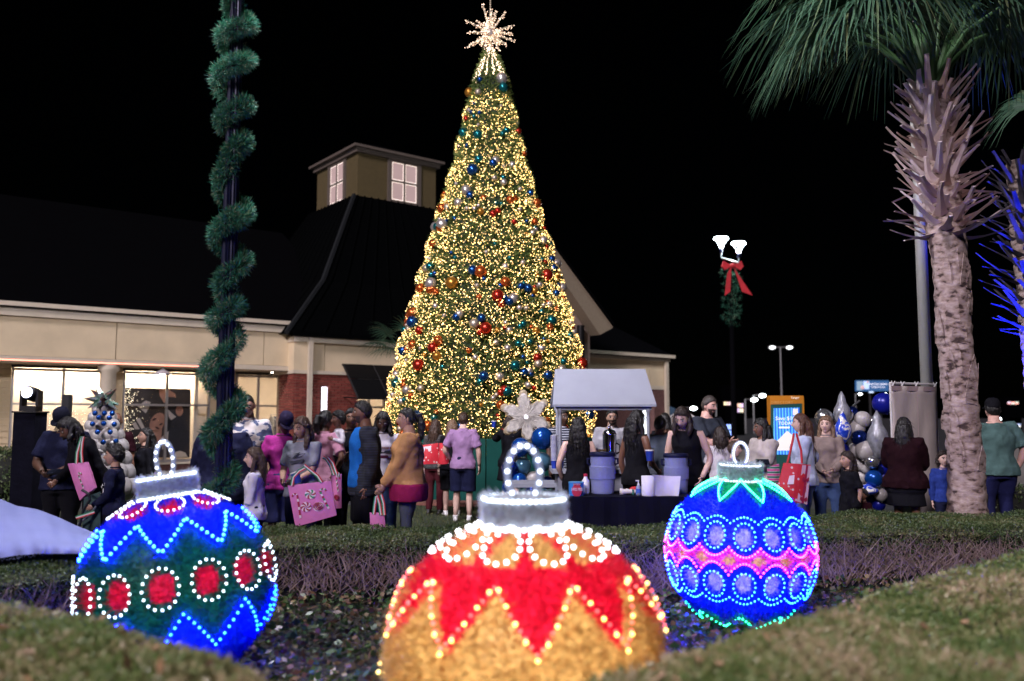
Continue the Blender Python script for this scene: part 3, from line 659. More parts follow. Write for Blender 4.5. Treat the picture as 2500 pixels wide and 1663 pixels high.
n = 15000; z, th = tree_pts(n, zbot, zdark0); k_ = rng.random(n) < .6; th = np.where(k_, -np.pi / 2 + (th - np.pi) * .5, th)
rr = trad(z) * rng.uniform(.97, 1.05, n) + .03 + .04 * np.sin(z * 9); cs = np.stack([tx + rr * np.cos(th), ty + rr * np.sin(th), z], 1)
hot = rng.random(n) < .3
for sel, lo_, hi_, nm_, st_ in ((hot, .006, .0098, 'tree_bulb', 15), (~hot, .0045, .0075, 'tree_bulb_dim', 6)):  # weaker bulbs are mixed in all round for uneven brightness
    v, f = octa(cs[sel], rng.uniform(lo_, hi_, int(sel.sum()))); tag(obj('string_lights', npmesh('string_lights', v, f, emis(nm_, (1.0, .60, .18), st_)), XT), kind='stuff')
# white strings running down from the star
n = 14; cs = []
for i in range(n):
    a = 2 * math.pi * i / n
    for q in np.linspace(zdark1, ztop + .1, 26): r_ = float(np.interp(q, [zdark1, ztop + .1], [trad(zdark1) + .06, .05])); cs.append((tx + r_ * math.cos(a) + random.gauss(0, .012), ty + r_ * math.sin(a) + random.gauss(0, .012), q))
v, f = octa(cs, .015); tag(obj('top_string_lights', npmesh('top_string_lights', v, f, emis('tree_white_bulb', (1, .70, .45), 4.5)), XT), kind='stuff')
# baubles
bcols = [('red', (.42, .025, .012), .25), ('copper', (.5, .10, .02), .25), ('blue', (.01, .06, .22), .22), ('teal', (.01, .14, .15), .22), ('silver', (.5, .45, .42), .3), ('champagne', (.42, .36, .28), .4), ('gold', (.45, .2, .03), .3)]
ball = MB(); ball.ell((0, 0, 0), (1, 1, 1), 16, 10); bmesh_ = []
for nm, c, ro in bcols: bmesh_.append(ball.mesh('bauble', mat('bauble_' + nm, c, ro, .75, var=.08, scale=30), True))
N_B = 330; zf, tf = tree_pts(N_B, zbot + .05, zdark1 - .05, 1.5); rad = np.sort(rng.choice([.04, .048, .058, .07, .085, .1, .12], N_B, p=[.2, .22, .2, .16, .1, .07, .05]))[::-1]
extra = MB()
for i in range(N_B):
    r_ = float(rad[i]); rr = float(trad(zf[i])) + r_ * .35 + .03; p = V((tx + rr * math.cos(tf[i]), ty + rr * math.sin(tf[i]), zf[i]))
    ci = random.choices(range(7), [.14, .16, .17, .16, .2, .1, .07])[0]
    if i < 290:
        o = obj('bauble', bmesh_[ci], XT); o.matrix_basis = M.Translation(p) @ M.Scale(r_, 4)
    else: extra.ell(p, (r_, r_, r_), 8, 6, mi=ci)
zf, tf = tree_pts(160, zbot + .05, zdark1, None)
for a, b in zip(zf, tf):
    if math.sin(b) > .05:
        r_ = random.choice((.06, .08, .1, .12)); rr = float(trad(a)) + r_ * .4; extra.ell((tx + rr * math.cos(b), ty + rr * math.sin(b), a), (r_, r_, r_), 8, 6, mi=random.randrange(7))
tag(obj('small_baubles', extra, XT, mats=[_mats['bauble_' + b[0]] for b in bcols], smooth=True), kind='stuff')
# star burst
scn_ = V((tx, ty - .1, P(1190, 85, TY).z)); st = MB(); st.ell(scn_, (.1, .1, .1)); star = obj('star_topper', st, XT, mats=mat('star_hub', (.4, .35, .3), .4, .5, var=.1))
goldt = mat('star_tinsel', (.45, .38, .26), .5, .3, var=.3, scale=30); cs = []
for i in range(34):
    if i < 16: a = 2 * math.pi * i / 16 + random.gauss(0, .1); d = V((math.cos(a), random.gauss(-.1, .25), math.sin(a))).normalized(); L_ = random.uniform(.40, .6)
    else: d = V((random.gauss(0, 1), random.gauss(0, 1), random.gauss(0, 1))).normalized(); L_ = random.uniform(.2, .36)
    mb = MB(); mb.tube([scn_, scn_ + d * L_], [.022, .016], 5); obj('ray', mb, star, mats=goldt)
    for t in np.linspace(.15, 1, 15):
        for k in range(2): cs.append(tuple(scn_ + d * (L_ * t) + V((random.gauss(0, .018), random.gauss(0, .018), random.gauss(0, .018)))))
mb = MB(); mb.tube([scn_, scn_ + V((0, 0, .72))], [.02, .012], 5); obj('ray', mb, star, mats=goldt)
v, f = octa(cs, .011); tag(obj('star_lights', npmesh('star_lights', v, f, emis('star_bulb', (1, .62, .40), 3.0)), star), kind='stuff')
# green ring fence
zf_ = P(1190, 1072, TY - 2.35).z; NP = 20
fen = thing('tree_fence', 'plain dark green panel fence ringing the foot of the christmas tree', 'fence', (tx, ty, 0))
fm = mat('fence_green', (.004, .055, .045), .6, var=.12, scale=4, spec=.15)
for i in range(NP):
    a0, a1 = 2 * math.pi * i / NP + .004, 2 * math.pi * (i + 1) / NP - .004; mb = MB()
    q = [V((tx + 2.35 * math.cos(a), ty + 2.35 * math.sin(a), .005)) for a in (a0, (a0 + a1) / 2, a1)] ; q2 = [V((tx + 2.29 * math.cos(a), ty + 2.29 * math.sin(a), .005)) for a in (a1, (a0 + a1) / 2, a0)]
    mb.prism(q + q2, (0, 0, zf_)); obj('panel', mb, fen, mats=fm)
mb = MB(); mb.rings([[(tx + r * math.cos(a), ty + r * math.sin(a), z) for a in [2 * math.pi * i / 48 for i in range(48)]] for r, z in ((2.4, .01), (2.95, .01), (2.95, .06), (2.4, .06), (2.4, .01))], cap=False)
tag(obj('brick_edging', mb, mats=mat('brick_edge', (.16, .06, .045), .85, var=.35, scale=9, bump=.3)), kind='structure')
# small palm between the building and the tree
def fan(mb, base, tip_dir, n_seg, L_, droop, mi=0, spread=2.4, wid=.03):
    d = V(tip_dir).normalized(); side = d.cross(V((0, 0, 1)))
    if side.length < .05: side = V((1, 0, 0))
    side.normalize(); up = side.cross(d).normalized()
    for i in range(n_seg):
        a = (i / (n_seg - 1) - .5) * spread + random.gauss(0, .02); dd = (d * math.cos(a) + side * math.sin(a)).normalized(); l = L_ * (.72 + .28 * math.cos(a)) * random.uniform(.9, 1.05)
        pts = []; K = 5
        for k in range(K + 1):
            t = k / K; dr_ = droop * max(0, t - .35) ** 1.7 * random.uniform(.8, 1.2)
            pts.append(V(base) + dd * (l * t) - V((0, 0, 1)) * (dr_ * l) + up * (math.sin(t * 3.14) * .05 * L_))
        wv = [.25, 1, .9, .7, .4, .05]; s2 = dd.cross(up).normalized(); fold = up * .35
        vs_ = []
        for p, q in zip(pts, wv): vs_ += [p + s2 * (wid * q) + fold * (wid * q), p - up * 0, p - s2 * (wid * q) + fold * (wid * q)]
        fsx = []
        for k in range(K): o = k * 3; fsx += [(o, o + 1, o + 4, o + 3), (o + 1, o + 2, o + 5, o + 4)]
        mb.add(vs_, fsx, mi)
frondm = mat('palm_leaf', (.1, .1, .1), .45, var=0, island=[(.03, .075, .045), (.05, .12, .07), (.075, .15, .085), (.14, .17, .08)], trans=.35)
petm = mat('petiole', (.06, .14, .05), .5, var=.2, scale=6)
sp_ = thing('small_palm', 'small fan palm by the store wall, half hidden by the christmas tree', 'palm', P(985, 1000, 21.5).to_tuple()[:2] + (0,))
c0 = P(985, 850, 21.5); mb = MB(); mb.tube([(c0.x, c0.y, 0), (c0.x, c0.y, c0.z - .1)], [.16, .13], 10); obj('trunk', mb, sp_, mats=mat('palm_trunk_dark', (.1, .07, .05), .9, var=.3, bump=.5))
for i in range(13):
    a = i * 2.4; el = random.uniform(-.2, 1.1); d = V((math.cos(a) * math.cos(el), math.sin(a) * math.cos(el), math.sin(el))); b = c0 + d * .5
    mb = MB(); fan(mb, b, d, 22, .75, .5, spread=3.4, wid=.016); mb.tube([c0 - V((0, 0, .1)), b], .012, 4); obj('frond', mb, sp_, mats=frondm)

# ================================================================== giant light ornaments
def tins(col, name): return mat('tinsel_' + name, col, .45, .0, var=.3, scale=40, trans=.5)
TB, TG, TR, TA, TW, TP, TL = (tins((.004, .03, .85), 'blue'), tins((.004, .10, .065), 'green'), tins((.75, .010, .055), 'red'), tins((.69, .48, .17), 'gold'), tins((.52, .58, .64), 'white'), tins((.9, .05, .5), 'pink'), tins((.50, .48, .62), 'lilac'))
TGL = tins((.01, .42, .2), 'bright_green')
bulbmesh = MB(); bulbmesh.ell((0, 0, 0), (1, 1, 1), 8, 6)
_bm = {}
def bulb_me(key, col, s):
    if key not in _bm: _bm[key] = bulbmesh.mesh('bulb', emis('led_' + key, col, s))
    return _bm[key]
def ornament(label, loc, rx, rz, tilt, region, mats_, bulbs, single, glow, nblade, caplen, capm, capb):
    """region(lat, lon)->material index; bulbs: list of (key, col, strength, radius, [(lat,lon)...])"""
    zc = rz + .01; root = thing('light_ornament', label, 'ornament', loc, rot=tilt)
    MR = M.Translation(V(loc)) @ root.rotation_euler.to_matrix().to_4x4()
    def S(lat, lon, k=1): return V((rx * k * math.cos(lat) * math.sin(lon), -rx * k * math.cos(lat) * math.cos(lon), zc + rz * k * math.sin(lat)))
    NU, NV = 180, 90; vv = []; ff = []; mi = []
    for j in range(NV + 1):
        la = -math.pi / 2 + math.pi * j / NV
        for i in range(NU): vv.append(S(la, 2 * math.pi * i / NU, .965))
    for j in range(NV):
        for i in range(NU):
            ff.append((j * NU + i, j * NU + (i + 1) % NU, (j + 1) * NU + (i + 1) % NU, (j + 1) * NU + i))
            mi.append(region(-math.pi / 2 + math.pi * (j + .5) / NV, (2 * math.pi * (i + .5) / NU + math.pi) % (2 * math.pi) - math.pi))
    obj('body', npmesh('body', [tuple(x) for x in vv], ff, mats_, mi, True), root, world=False)
    # tinsel tufts
    n = nblade; sl = rng.uniform(-.92, 1, n); la = np.arcsin(sl); lo = rng.uniform(-np.pi, np.pi, n); front = np.cos(lo) > -.35; la, lo = la[front], lo[front]; n = len(la)
    nrm = np.stack([np.cos(la) * np.sin(lo) / rx, -np.cos(la) * np.cos(lo) / rx, np.sin(la) / rz], 1); nrm /= np.linalg.norm(nrm, axis=1, keepdims=True)
    base = np.stack([rx * .96 * np.cos(la) * np.sin(lo), -rx * .96 * np.cos(la) * np.cos(lo), zc + rz * .96 * np.sin(la)], 1)
    dr = nrm + rng.normal(0, .75, (n, 3)); v, f = blades(base, dr, rng.uniform(.035, .065, n), rng.uniform(.003, .006, n))
    mi2 = [region(a, b) for a, b in zip(la, lo)]
    tag(obj('tinsel', npmesh('tinsel', v, f, mats_, mi2), root, world=False), kind='stuff')
    # cap and hanging loop
    zt = zc + rz * math.sin(R(76)); cr = caplen[0]; ch = caplen[1]
    mb = MB(); mb.lathe([(cr * .96, 0), (cr, .01), (cr, ch - .01), (cr * .96, ch), (cr * .6, ch + .004)], (0, 0, zt), 32); cp = obj('cap', mb, root, world=False, mats=capm, smooth=True)
    n = 5000; a = rng.uniform(0, 2 * np.pi, n); zz = zt + rng.random(n) * (ch + .01); base = np.stack([cr * .98 * np.cos(a), cr * .98 * np.sin(a), zz], 1)
    dr = np.stack([np.cos(a), np.sin(a), np.zeros(n)], 1) + rng.normal(0, .6, (n, 3)); v, f = blades(base, dr, rng.uniform(.02, .045, n), .004)
    tag(obj('cap_tinsel', npmesh('cap_tinsel', v, f, capm), cp, world=False), kind='stuff')
    lw, lh = caplen[2], caplen[3]; pts = []
    for k in range(25):
        t = -.82 * math.pi + 1.64 * math.pi * k / 24; pts.append(V((lw * math.sin(t), 0, zt + ch + lh * .46 + lh * .54 * math.cos(t))))
    mb = MB(); mb.tube(pts, .014, 8); lp = obj('loop', mb, root, world=False, mats=mat('rope_tube', (.45, .5, .62), .3, var=.05, trans=.4), smooth=True)
    capb_ = []
    for k in range(1, 24, 2 if single else 1): capb_.append(pts[k] + V((0, -.012, 0)))
    for zz in (zt + .008, zt + ch - .006):
        for i in range(44): a = 2 * math.pi * i / 44; capb_.append(V((cr * 1.06 * math.cos(a), cr * 1.06 * math.sin(a), zz)))
    todo = [(capb[0], capb[1], capb[2], capb[3], capb_)] + [(k, c, s, r, [S(a, b, 1.055) for a, b in pl_]) for k, c, s, r, pl_ in bulbs]
    cnt = 0
    for k, c, s, r, pp in todo:
        me = bulb_me(k, c, s); rest = []
        for p in pp:
            w_ = MR @ p; fr = (w_ - V(loc)).dot(V((0, 0, CH)) - V(loc)) > -.1
            if single and (p.y < .05 or p.z > zt) and cnt < 290:
                o = obj('bulb', me, root, world=False); o.location = p; o.scale = (r, r, r); cnt += 1
            elif p.y < .3 or p.z > zt: rest.append(tuple(p))
        if rest:
            v, f = octa(rest, r); tag(obj('bulb_string', npmesh('bulb_string', v, f, _mats['led_' + k]), root, world=False), kind='stuff')
    q = light('glow', 'POINT', (0, 0, zc), glow[0], glow[1], .18, root, world=False)
    return root
def zig(lon, n, ph=0):                       # triangle wave 0..1
    t = (lon * n / (2 * math.pi) + ph) % 1; return abs(2 * t - 1)
def zigpts(n, la_hi, la_lo, per, ph=0):
    out = []
    for i in range(n * 2):
        for k in range(per):
            t = (i + k / per) / (n * 2); lon = 2 * math.pi * t - math.pi; out.append((lerp(la_lo, la_hi, zig(lon, n, ph)), lon))
    return out
def ringpts(la, lon, ra, rl, n, a0=0, a1=2 * math.pi): return [(la + ra * math.sin(a0 + (a1 - a0) * i / n), lon + rl * math.cos(a0 + (a1 - a0) * i / n)) for i in range(n)]
D = math.pi / 180
# ---- gold and red ornament, nearest
def reg_gold(la, lo):
    a = la / D
    if a > 50:
        t = (lo * 11 / (2 * math.pi)) % 1 - .5; k = (a - 51) / 26
        if 0 < k < 1 and abs(t) < .36 * math.sqrt(max(0, 1 - (abs(k - .35) / .66) ** 2)): return 1
        return 0
    return 0 if a > lerp(13, 41, zig(lo, 10, .38)) else 1
petal = []
for i in range(11):
    l0 = 2 * math.pi * (i + .5) / 11
    for k in range(15):
        t = -math.pi * .5 + 2 * math.pi * k / 15; petal.append(((61 + 11.5 * math.sin(t)) * D, l0 + (11.5 if math.sin(t) < .2 else 10.5) * D * math.cos(t) * (1.15 - .1 * math.sin(t))))
flower = []
for i in range(12):
    for a in (30 * i,):
        flower += [((-13 + 0 * 1) * D + 10 * D * math.sin(k * .9) * .9, 2 * math.pi * i / 12 + 7 * D * math.cos(k * .9)) for k in range(7)]
gp = V((P(1279, 1600, 3.6).x, 3.6, 0))
ornament('giant gold ornament with red zigzag top and white petal lights, nearest the camera', (gp.x, gp.y, .006), .558, .525, (0, 0, 0), reg_gold, [TR, TA],
    [('warmwhite', (.92, .93, 1.0), 7, .0072, petal), ('amber', (1, .62, .12), 7, .007, zigpts(10, 41 * D, 13 * D, 9, .38)[::2]), ('red', (1, .05, .06), 3.5, .0068, zigpts(10, 39.5 * D, 15 * D, 9, .38)), ('yellow', (1, .72, .22), 7, .0085, flower)],
    True, (27, (1, .93, .86)), 46000, (.158, .125, .068, .21), TW, ('capwhite', (.80, .88, 1.0), 5, .008))
# ---- blue and green ornament on the left
def reg_left(la, lo):
    a = la / D; lod = lo
    if a > 50:
        t = (lo * 8 / (2 * math.pi)) % 1 - .5
        if (t / .3) ** 2 + ((a - 61) / 6.5) ** 2 < 1: return 2
        return 0
    if a > lerp(24, 45, zig(lo, 10, .1)): return 0
    t = ((lo * 14 / (2 * math.pi)) % 1 - .5) * 360 / 14
    if (t / 7.6) ** 2 + ((a - 6) / 9) ** 2 < 1: return 2
    if a > lerp(-32, -9, zig(lo, 10, .35)): return 1
    return 0
med = []; cir = []
for i in range(8): med += ringpts(61 * D, 2 * math.pi * (i + .5) / 8, 8.2 * D, 16 * D, 18)
for i in range(14): cir += ringpts(6 * D, 2 * math.pi * (i + .5) / 14, 11 * D, 9.6 * D, 16)
lp_ = V((P(468, 1400, 5.05).x, 5.05, 0))
ornament('giant blue and green ornament with a row of red discs, on the left', (lp_.x, lp_.y, .006), .522, .525, (R(-1), R(-8.5), 0), reg_left, [TB, TG, TR],
    [('coolwhite', (.72, .92, 1.0), 6, .0058, cir), ('iceblue', (.0004, .008, 1.0), 320, .008, zigpts(10, 45 * D, 25 * D, 7, .1)), ('coolwhite2', (.8, .92, 1), 6, .0058, med), ('iceblue', (.0004, .008, 1.0), 320, .008, zigpts(10, -9 * D, -32 * D, 7, .35))],
    True, (22, (.8, .85, 1)), 46000, (.15, .125, .05, .2), TW, ('capwhite', (.80, .88, 1.0), 5, .008))
# ---- blue and pink ornament on the right
def reg_right(la, lo):
    a = la / D
    if a > 45:
        if a > lerp(46, 74, zig(lo, 8, .3)): return 1
        return 0
    if a < -44: return 1 if a < lerp(-62, -44, zig(lo, 8, .3)) else 0
    s16 = (lo * 16 / (2 * math.pi)) % 1 - .5; t = s16 * 22.5
    if (t / 6.2) ** 2 + ((a - 19) / 7.5) ** 2 < 1: return 2
    if (t / 6.2) ** 2 + ((a + 16) / 7.5) ** 2 < 1: return 2
    c = abs(s16) * 2
    up, lw_ = lerp(4.5, 11, c ** 2), lerp(.5, -8, c ** 2)
    if lw_ - 0 < a < up:
        if c > .45 and abs(a - 1.5) < 4.2 * (c - .45) / .55: return 4
        return 3
    return 0
ov = []; pk = []; sca = []
for i in range(16):
    l0 = 2 * math.pi * (i + .5) / 16
    ov += ringpts(19 * D, l0, 9.5 * D, 8 * D, 17); ov += ringpts(-16 * D, l0, 9.5 * D, 8 * D, 17)
    sca += [((28 + 5 * math.sin(math.pi * k / 8)) * D, l0 + (k / 8 - .5) * 22.5 * D) for k in range(8)]; sca += [((-25 - 5 * math.sin(math.pi * k / 8)) * D, l0 + (k / 8 - .5) * 22.5 * D) for k in range(8)]
    for k in range(11):
        c = abs(k / 11 - .5) * 2; lo = l0 + (k / 11 - .5) * 22.5 * D; pk.append((lerp(4.5, 11, c ** 2) * D, lo)); pk.append((lerp(.3, -8, c ** 2) * D, lo))
rp = V((P(1800, 1330, 6.35).x, 6.35, 0))
ornament('giant blue ornament with pink scalloped belt and green zigzag crown, on the right', (rp.x, rp.y, .006), .508, .52, (R(1), R(1.5), 0), reg_right, [TB, TGL, TL, TP, TA],
    [('cyan', (.0004, .008, 1.0), 420, .0064, ov + sca), ('magenta', (1, .03, .6), 14, .0075, pk), ('mint', (.01, .9, .36), 12, .0075, zigpts(8, 74 * D, 46 * D, 15, .3) + zigpts(8, -44 * D, -62 * D, 6, .3))],
    False, (20, (.8, .8, 1)), 46000, (.138, .125, .052, .155), TW, ('capblue', (.75, .82, 1), 3.5, .0085))
# ================================================================== lamp posts
needle2 = mat('garland_needle', (.1, .1, .1), .6, var=0, island=[(.010, .09, .055), (.025, .18, .105), (.045, .26, .15), (.22, .22, .13)], trans=.2)
def garland(name, path, rad, nper, parent, needle_len):
    pts = [V(p) for p in path]; bs, ds = [], []
    for i in range(len(pts) - 1):
        a, b = pts[i], pts[i + 1]; t = (b - a).normalized(); x = t.orthogonal().normalized(); y = t.cross(x)
        lump = .55 + .75 * abs(math.sin(i * .31 + 1.3 * math.sin(i * .13))) * random.uniform(.7, 1.2)
        for k in range(int(nper * lump)):
            c = a.lerp(b, random.random()); ang = random.uniform(0, 6.283); r = rad * (.25 + .75 * math.sqrt(random.random())) * (.55 + .5 * lump); o = x * math.cos(ang) + y * math.sin(ang)
            bs.append(tuple(c + o * (r * .75))); ds.append(tuple(o + t * random.gauss(0, .8) + V((random.gauss(0, .35), random.gauss(0, .35), random.gauss(0, .35)))))
    v, f = blades(np.array(bs), np.array(ds), rng.uniform(.7, 1.3, len(bs)) * needle_len, .007)
    return obj(name, npmesh(name, v, f, needle2), parent)
polem = mat('lamp_pole_navy', (.008, .010, .035), .35, .4, var=.15, scale=5)
lampg = mat('lamp_glass', (.75, .85, .9), .3, var=.03, emit=(.82, .95, 1.0), es=26)
def flame_head(root, c, s, lm):
    mb = MB(); mb.lathe([(.035 * s, -.42 * s), (.05 * s, -.4 * s), (.05 * s, -.3 * s), (.03 * s, -.28 * s)], c, 10); obj('lamp_base', mb, root, mats=polem)
    mb = MB(); mb.lathe([(.2 * s, 0), (.23 * s, .02 * s), (.2 * s, .07 * s), (.05 * s, .1 * s)], c, 18); hd = obj('lamp_head', mb, root, mats=lm)
    for k in range(6):
        a = k * math.pi / 3; mb = MB(); mb.tube([V(c) + V((.03 * s * math.cos(a), .03 * s * math.sin(a), -.3 * s)), V(c) + V((.09 * s * math.cos(a), .09 * s * math.sin(a), -.15 * s)), V(c) + V((.2 * s * math.cos(a), .2 * s * math.sin(a), .0))], .008 * s, 4); obj('strut', mb, root, mats=mat('lamp_strut', (.5, .55, .58), .4, .5, var=.05))
gb = P(546, 1100, 7.95); gx, gy = gb.x, 7.95
GP = thing('lamp_post', 'fluted navy lamp post wrapped in a spiral pine garland on the left', 'lamp post', (gx, gy, 0))
rs = []; NS = 32
for z, r in ((0, .105), (.25, .1), (.3, .075), (2.2, .07), (7.1, .055)):
    rs.append([(gx + r * (1 + (.07 if i % 2 else -.07)) * math.cos(2 * math.pi * i / NS), gy + r * (1 + (.07 if i % 2 else -.07)) * math.sin(2 * math.pi * i / NS), z) for i in range(NS)])
mb = MB(); mb.rings(rs); obj('pole', mb, GP, mats=polem)
mb = MB(); mb.lathe([(.17, 0), (.17, .12), (.12, .2), (.11, .3)], (gx, gy, .002), 24); obj('pole_base', mb, GP, mats=polem)
mb = MB(); mb.tube([(gx - .42, gy - .1, 7.12), (gx + .42, gy + .1, 7.12)], .03, 8); obj('cross_arm', mb, GP, mats=polem)
for s in (-1, 1):
    c = (gx + .42 * s, gy + .1 * s, 7.55); flame_head(GP, c, 1, lampg)
    light('lamp_light', 'POINT', (c[0], c[1], c[2] - .12), 2300, (.93, .90, 1.0), .12, GP)
path = []; z = .75; ang = 2.6
while z < 6.9:
    rr = .10 + .035 * math.sin(z * 4.3) + .02 * math.sin(z * 11); path.append((gx + rr * math.cos(ang), gy + rr * math.sin(ang), z)); ang += .26 + .08 * math.sin(z * 3); z += .0205 + .006 * math.sin(z * 7)
tag(garland('garland', path, .088, 190, GP, .066), kind='stuff')
# the far twin lamp with garland and red bow
FY = 33; l0, l1 = P(1760, 585, FY), P(1803, 597, FY); pc = (l0 + l1) / 2
FP = thing('lamp_post', 'distant twin headed lamp post glowing white with a red bow', 'lamp post', (pc.x, FY, 0))
for c in (l0, l1): flame_head(FP, c, 1.25, lampg); light('lamp_light', 'POINT', c - V((0, 0, .2)), 160, (.85, .95, 1), .15, FP)
mb = MB(); mb.tube([(pc.x, FY, 0), (pc.x, FY, pc.z - .9)], [.11, .07], 10); obj('pole', mb, FP, mats=mat('far_pole', (.002, .002, .003), .9, var=.1, spec=.05))  # near-black colour stands for the darkness around the pole
mb = MB(); mb.tube([l0 - V((0, 0, .5)), l0 - V((0, 0, .72)), l1 - V((0, 0, .72)), l1 - V((0, 0, .5))], .035, 6); obj('cross_arm', mb, FP, mats=mat('arm_steel', (.3, .35, .36), .4, .6, var=.05))
path = [(pc.x + .22 * math.cos(i * .5), FY - .05 + .22 * math.sin(i * .5), pc.z - .95 - i * .045) for i in range(50)]
tag(garland('garland', path, .2, 26, FP, .16), kind='stuff')
redm = mat('red_velvet', (.5, .02, .03), .8, var=.2, scale=4)
bz = pc.z - 1.0
mb = MB()
for s in (-1, 1):
    mb.prism([(pc.x, FY - .32, bz), (pc.x + s * .34, FY - .34, bz + .2), (pc.x + s * .42, FY - .36, bz - .02), (pc.x + s * .3, FY - .34, bz - .16)], (0, .1, 0))
    mb.prism([(pc.x + s * .04, FY - .32, bz), (pc.x + s * .2, FY - .33, bz - .3), (pc.x + s * (.32 if s < 0 else .75), FY - .33, bz - 1.15), (pc.x + s * (.1 if s < 0 else .35), FY - .33, bz - 1.0)], (0, .03, 0))
mb.ell((pc.x, FY - .36, bz), (.1, .08, .1)); bw_ = obj('bow', mb, FP, mats=redm)
# far parking lamps and lights
farm = emis('far_lamp', (.9, .98, 1), 14)
def parklamp(u, v_, Y, label, two=False, s=1.0, m=farm):
    p = P(u, v_, Y); r = thing('street_lamp', label, 'street lamp', (p.x, p.y, 0))
    mb = MB(); mb.tube([(p.x, Y, 0), (p.x, Y, p.z)], [.1, .06], 8); obj('pole', mb, r, mats=mat('grey_pole', (.28, .28, .28), .5, .4, var=.1))
    for sg in ((-1, 1) if two else (1,)):
        mb = MB(); c = p + V((sg * .55 * s, 0, .02)); mb.tube([p, c], .04, 5); obj('arm', mb, r, mats=_mats['grey_pole'])
        mb = MB(); mb.box(c + V((sg * .2 * s, 0, .0)), (.62 * s, .4 * s, .14 * s)); hd = obj('lamp_head', mb, r, mats=_mats['grey_pole'])
        mb = MB(); mb.ell(c + V((sg * .2 * s, -.15, -.06 * s)), (.3 * s, .22 * s, .16 * s)); obj('lens', mb, hd, mats=m)
parklamp(1905, 848, 75, 'tall distant two armed parking lot lamp above the directory', True, 1.0, emis('dim_far_lamp', (.95, .98, 1), 2.2))
for u, v_, lb in ((1671, 996, 'far lamp just above the white canopy tents'), (1748, 988, 'far lamp beside the head of the tall man'), (1819, 975, 'far lamp left of the one with a lit post'), (1839, 965, 'far lamp with a brightly lit post, highest of the four by the directory'), (1876, 972, 'far lamp against the left edge of the directory')):
    parklamp(u, v_, 82, lb, False, 1.1)
parklamp(2420, 1022, 80, 'small far lamp right of the palm trunk', False, .8); parklamp(2088, 962, 100, 'small far lamp below the left end of the billboard', False, .7); parklamp(2149, 962, 100, 'small far lamp below the right end of the billboard', False, .7)
# pale steel pole behind the palm
p0 = P(2262, 940, 12.5); PP = thing('light_pole', 'thick pale steel pole rising behind the palm trunk', 'pole', (p0.x, 12.5, 0))
mb = MB(); mb.tube([(p0.x, 12.5, 0), (p0.x + .02, 12.5, 9.5)], [.085, .075], 20); obj('pole', mb, PP, mats=mat('pale_steel', (.42, .41, .38), .5, .1, var=.08, scale=3), smooth=True)
mb = MB(); mb.box((p0.x, 12.5, .03), (.4, .4, .05)); obj('base_plate', mb, PP, mats=_mats['pale_steel'])

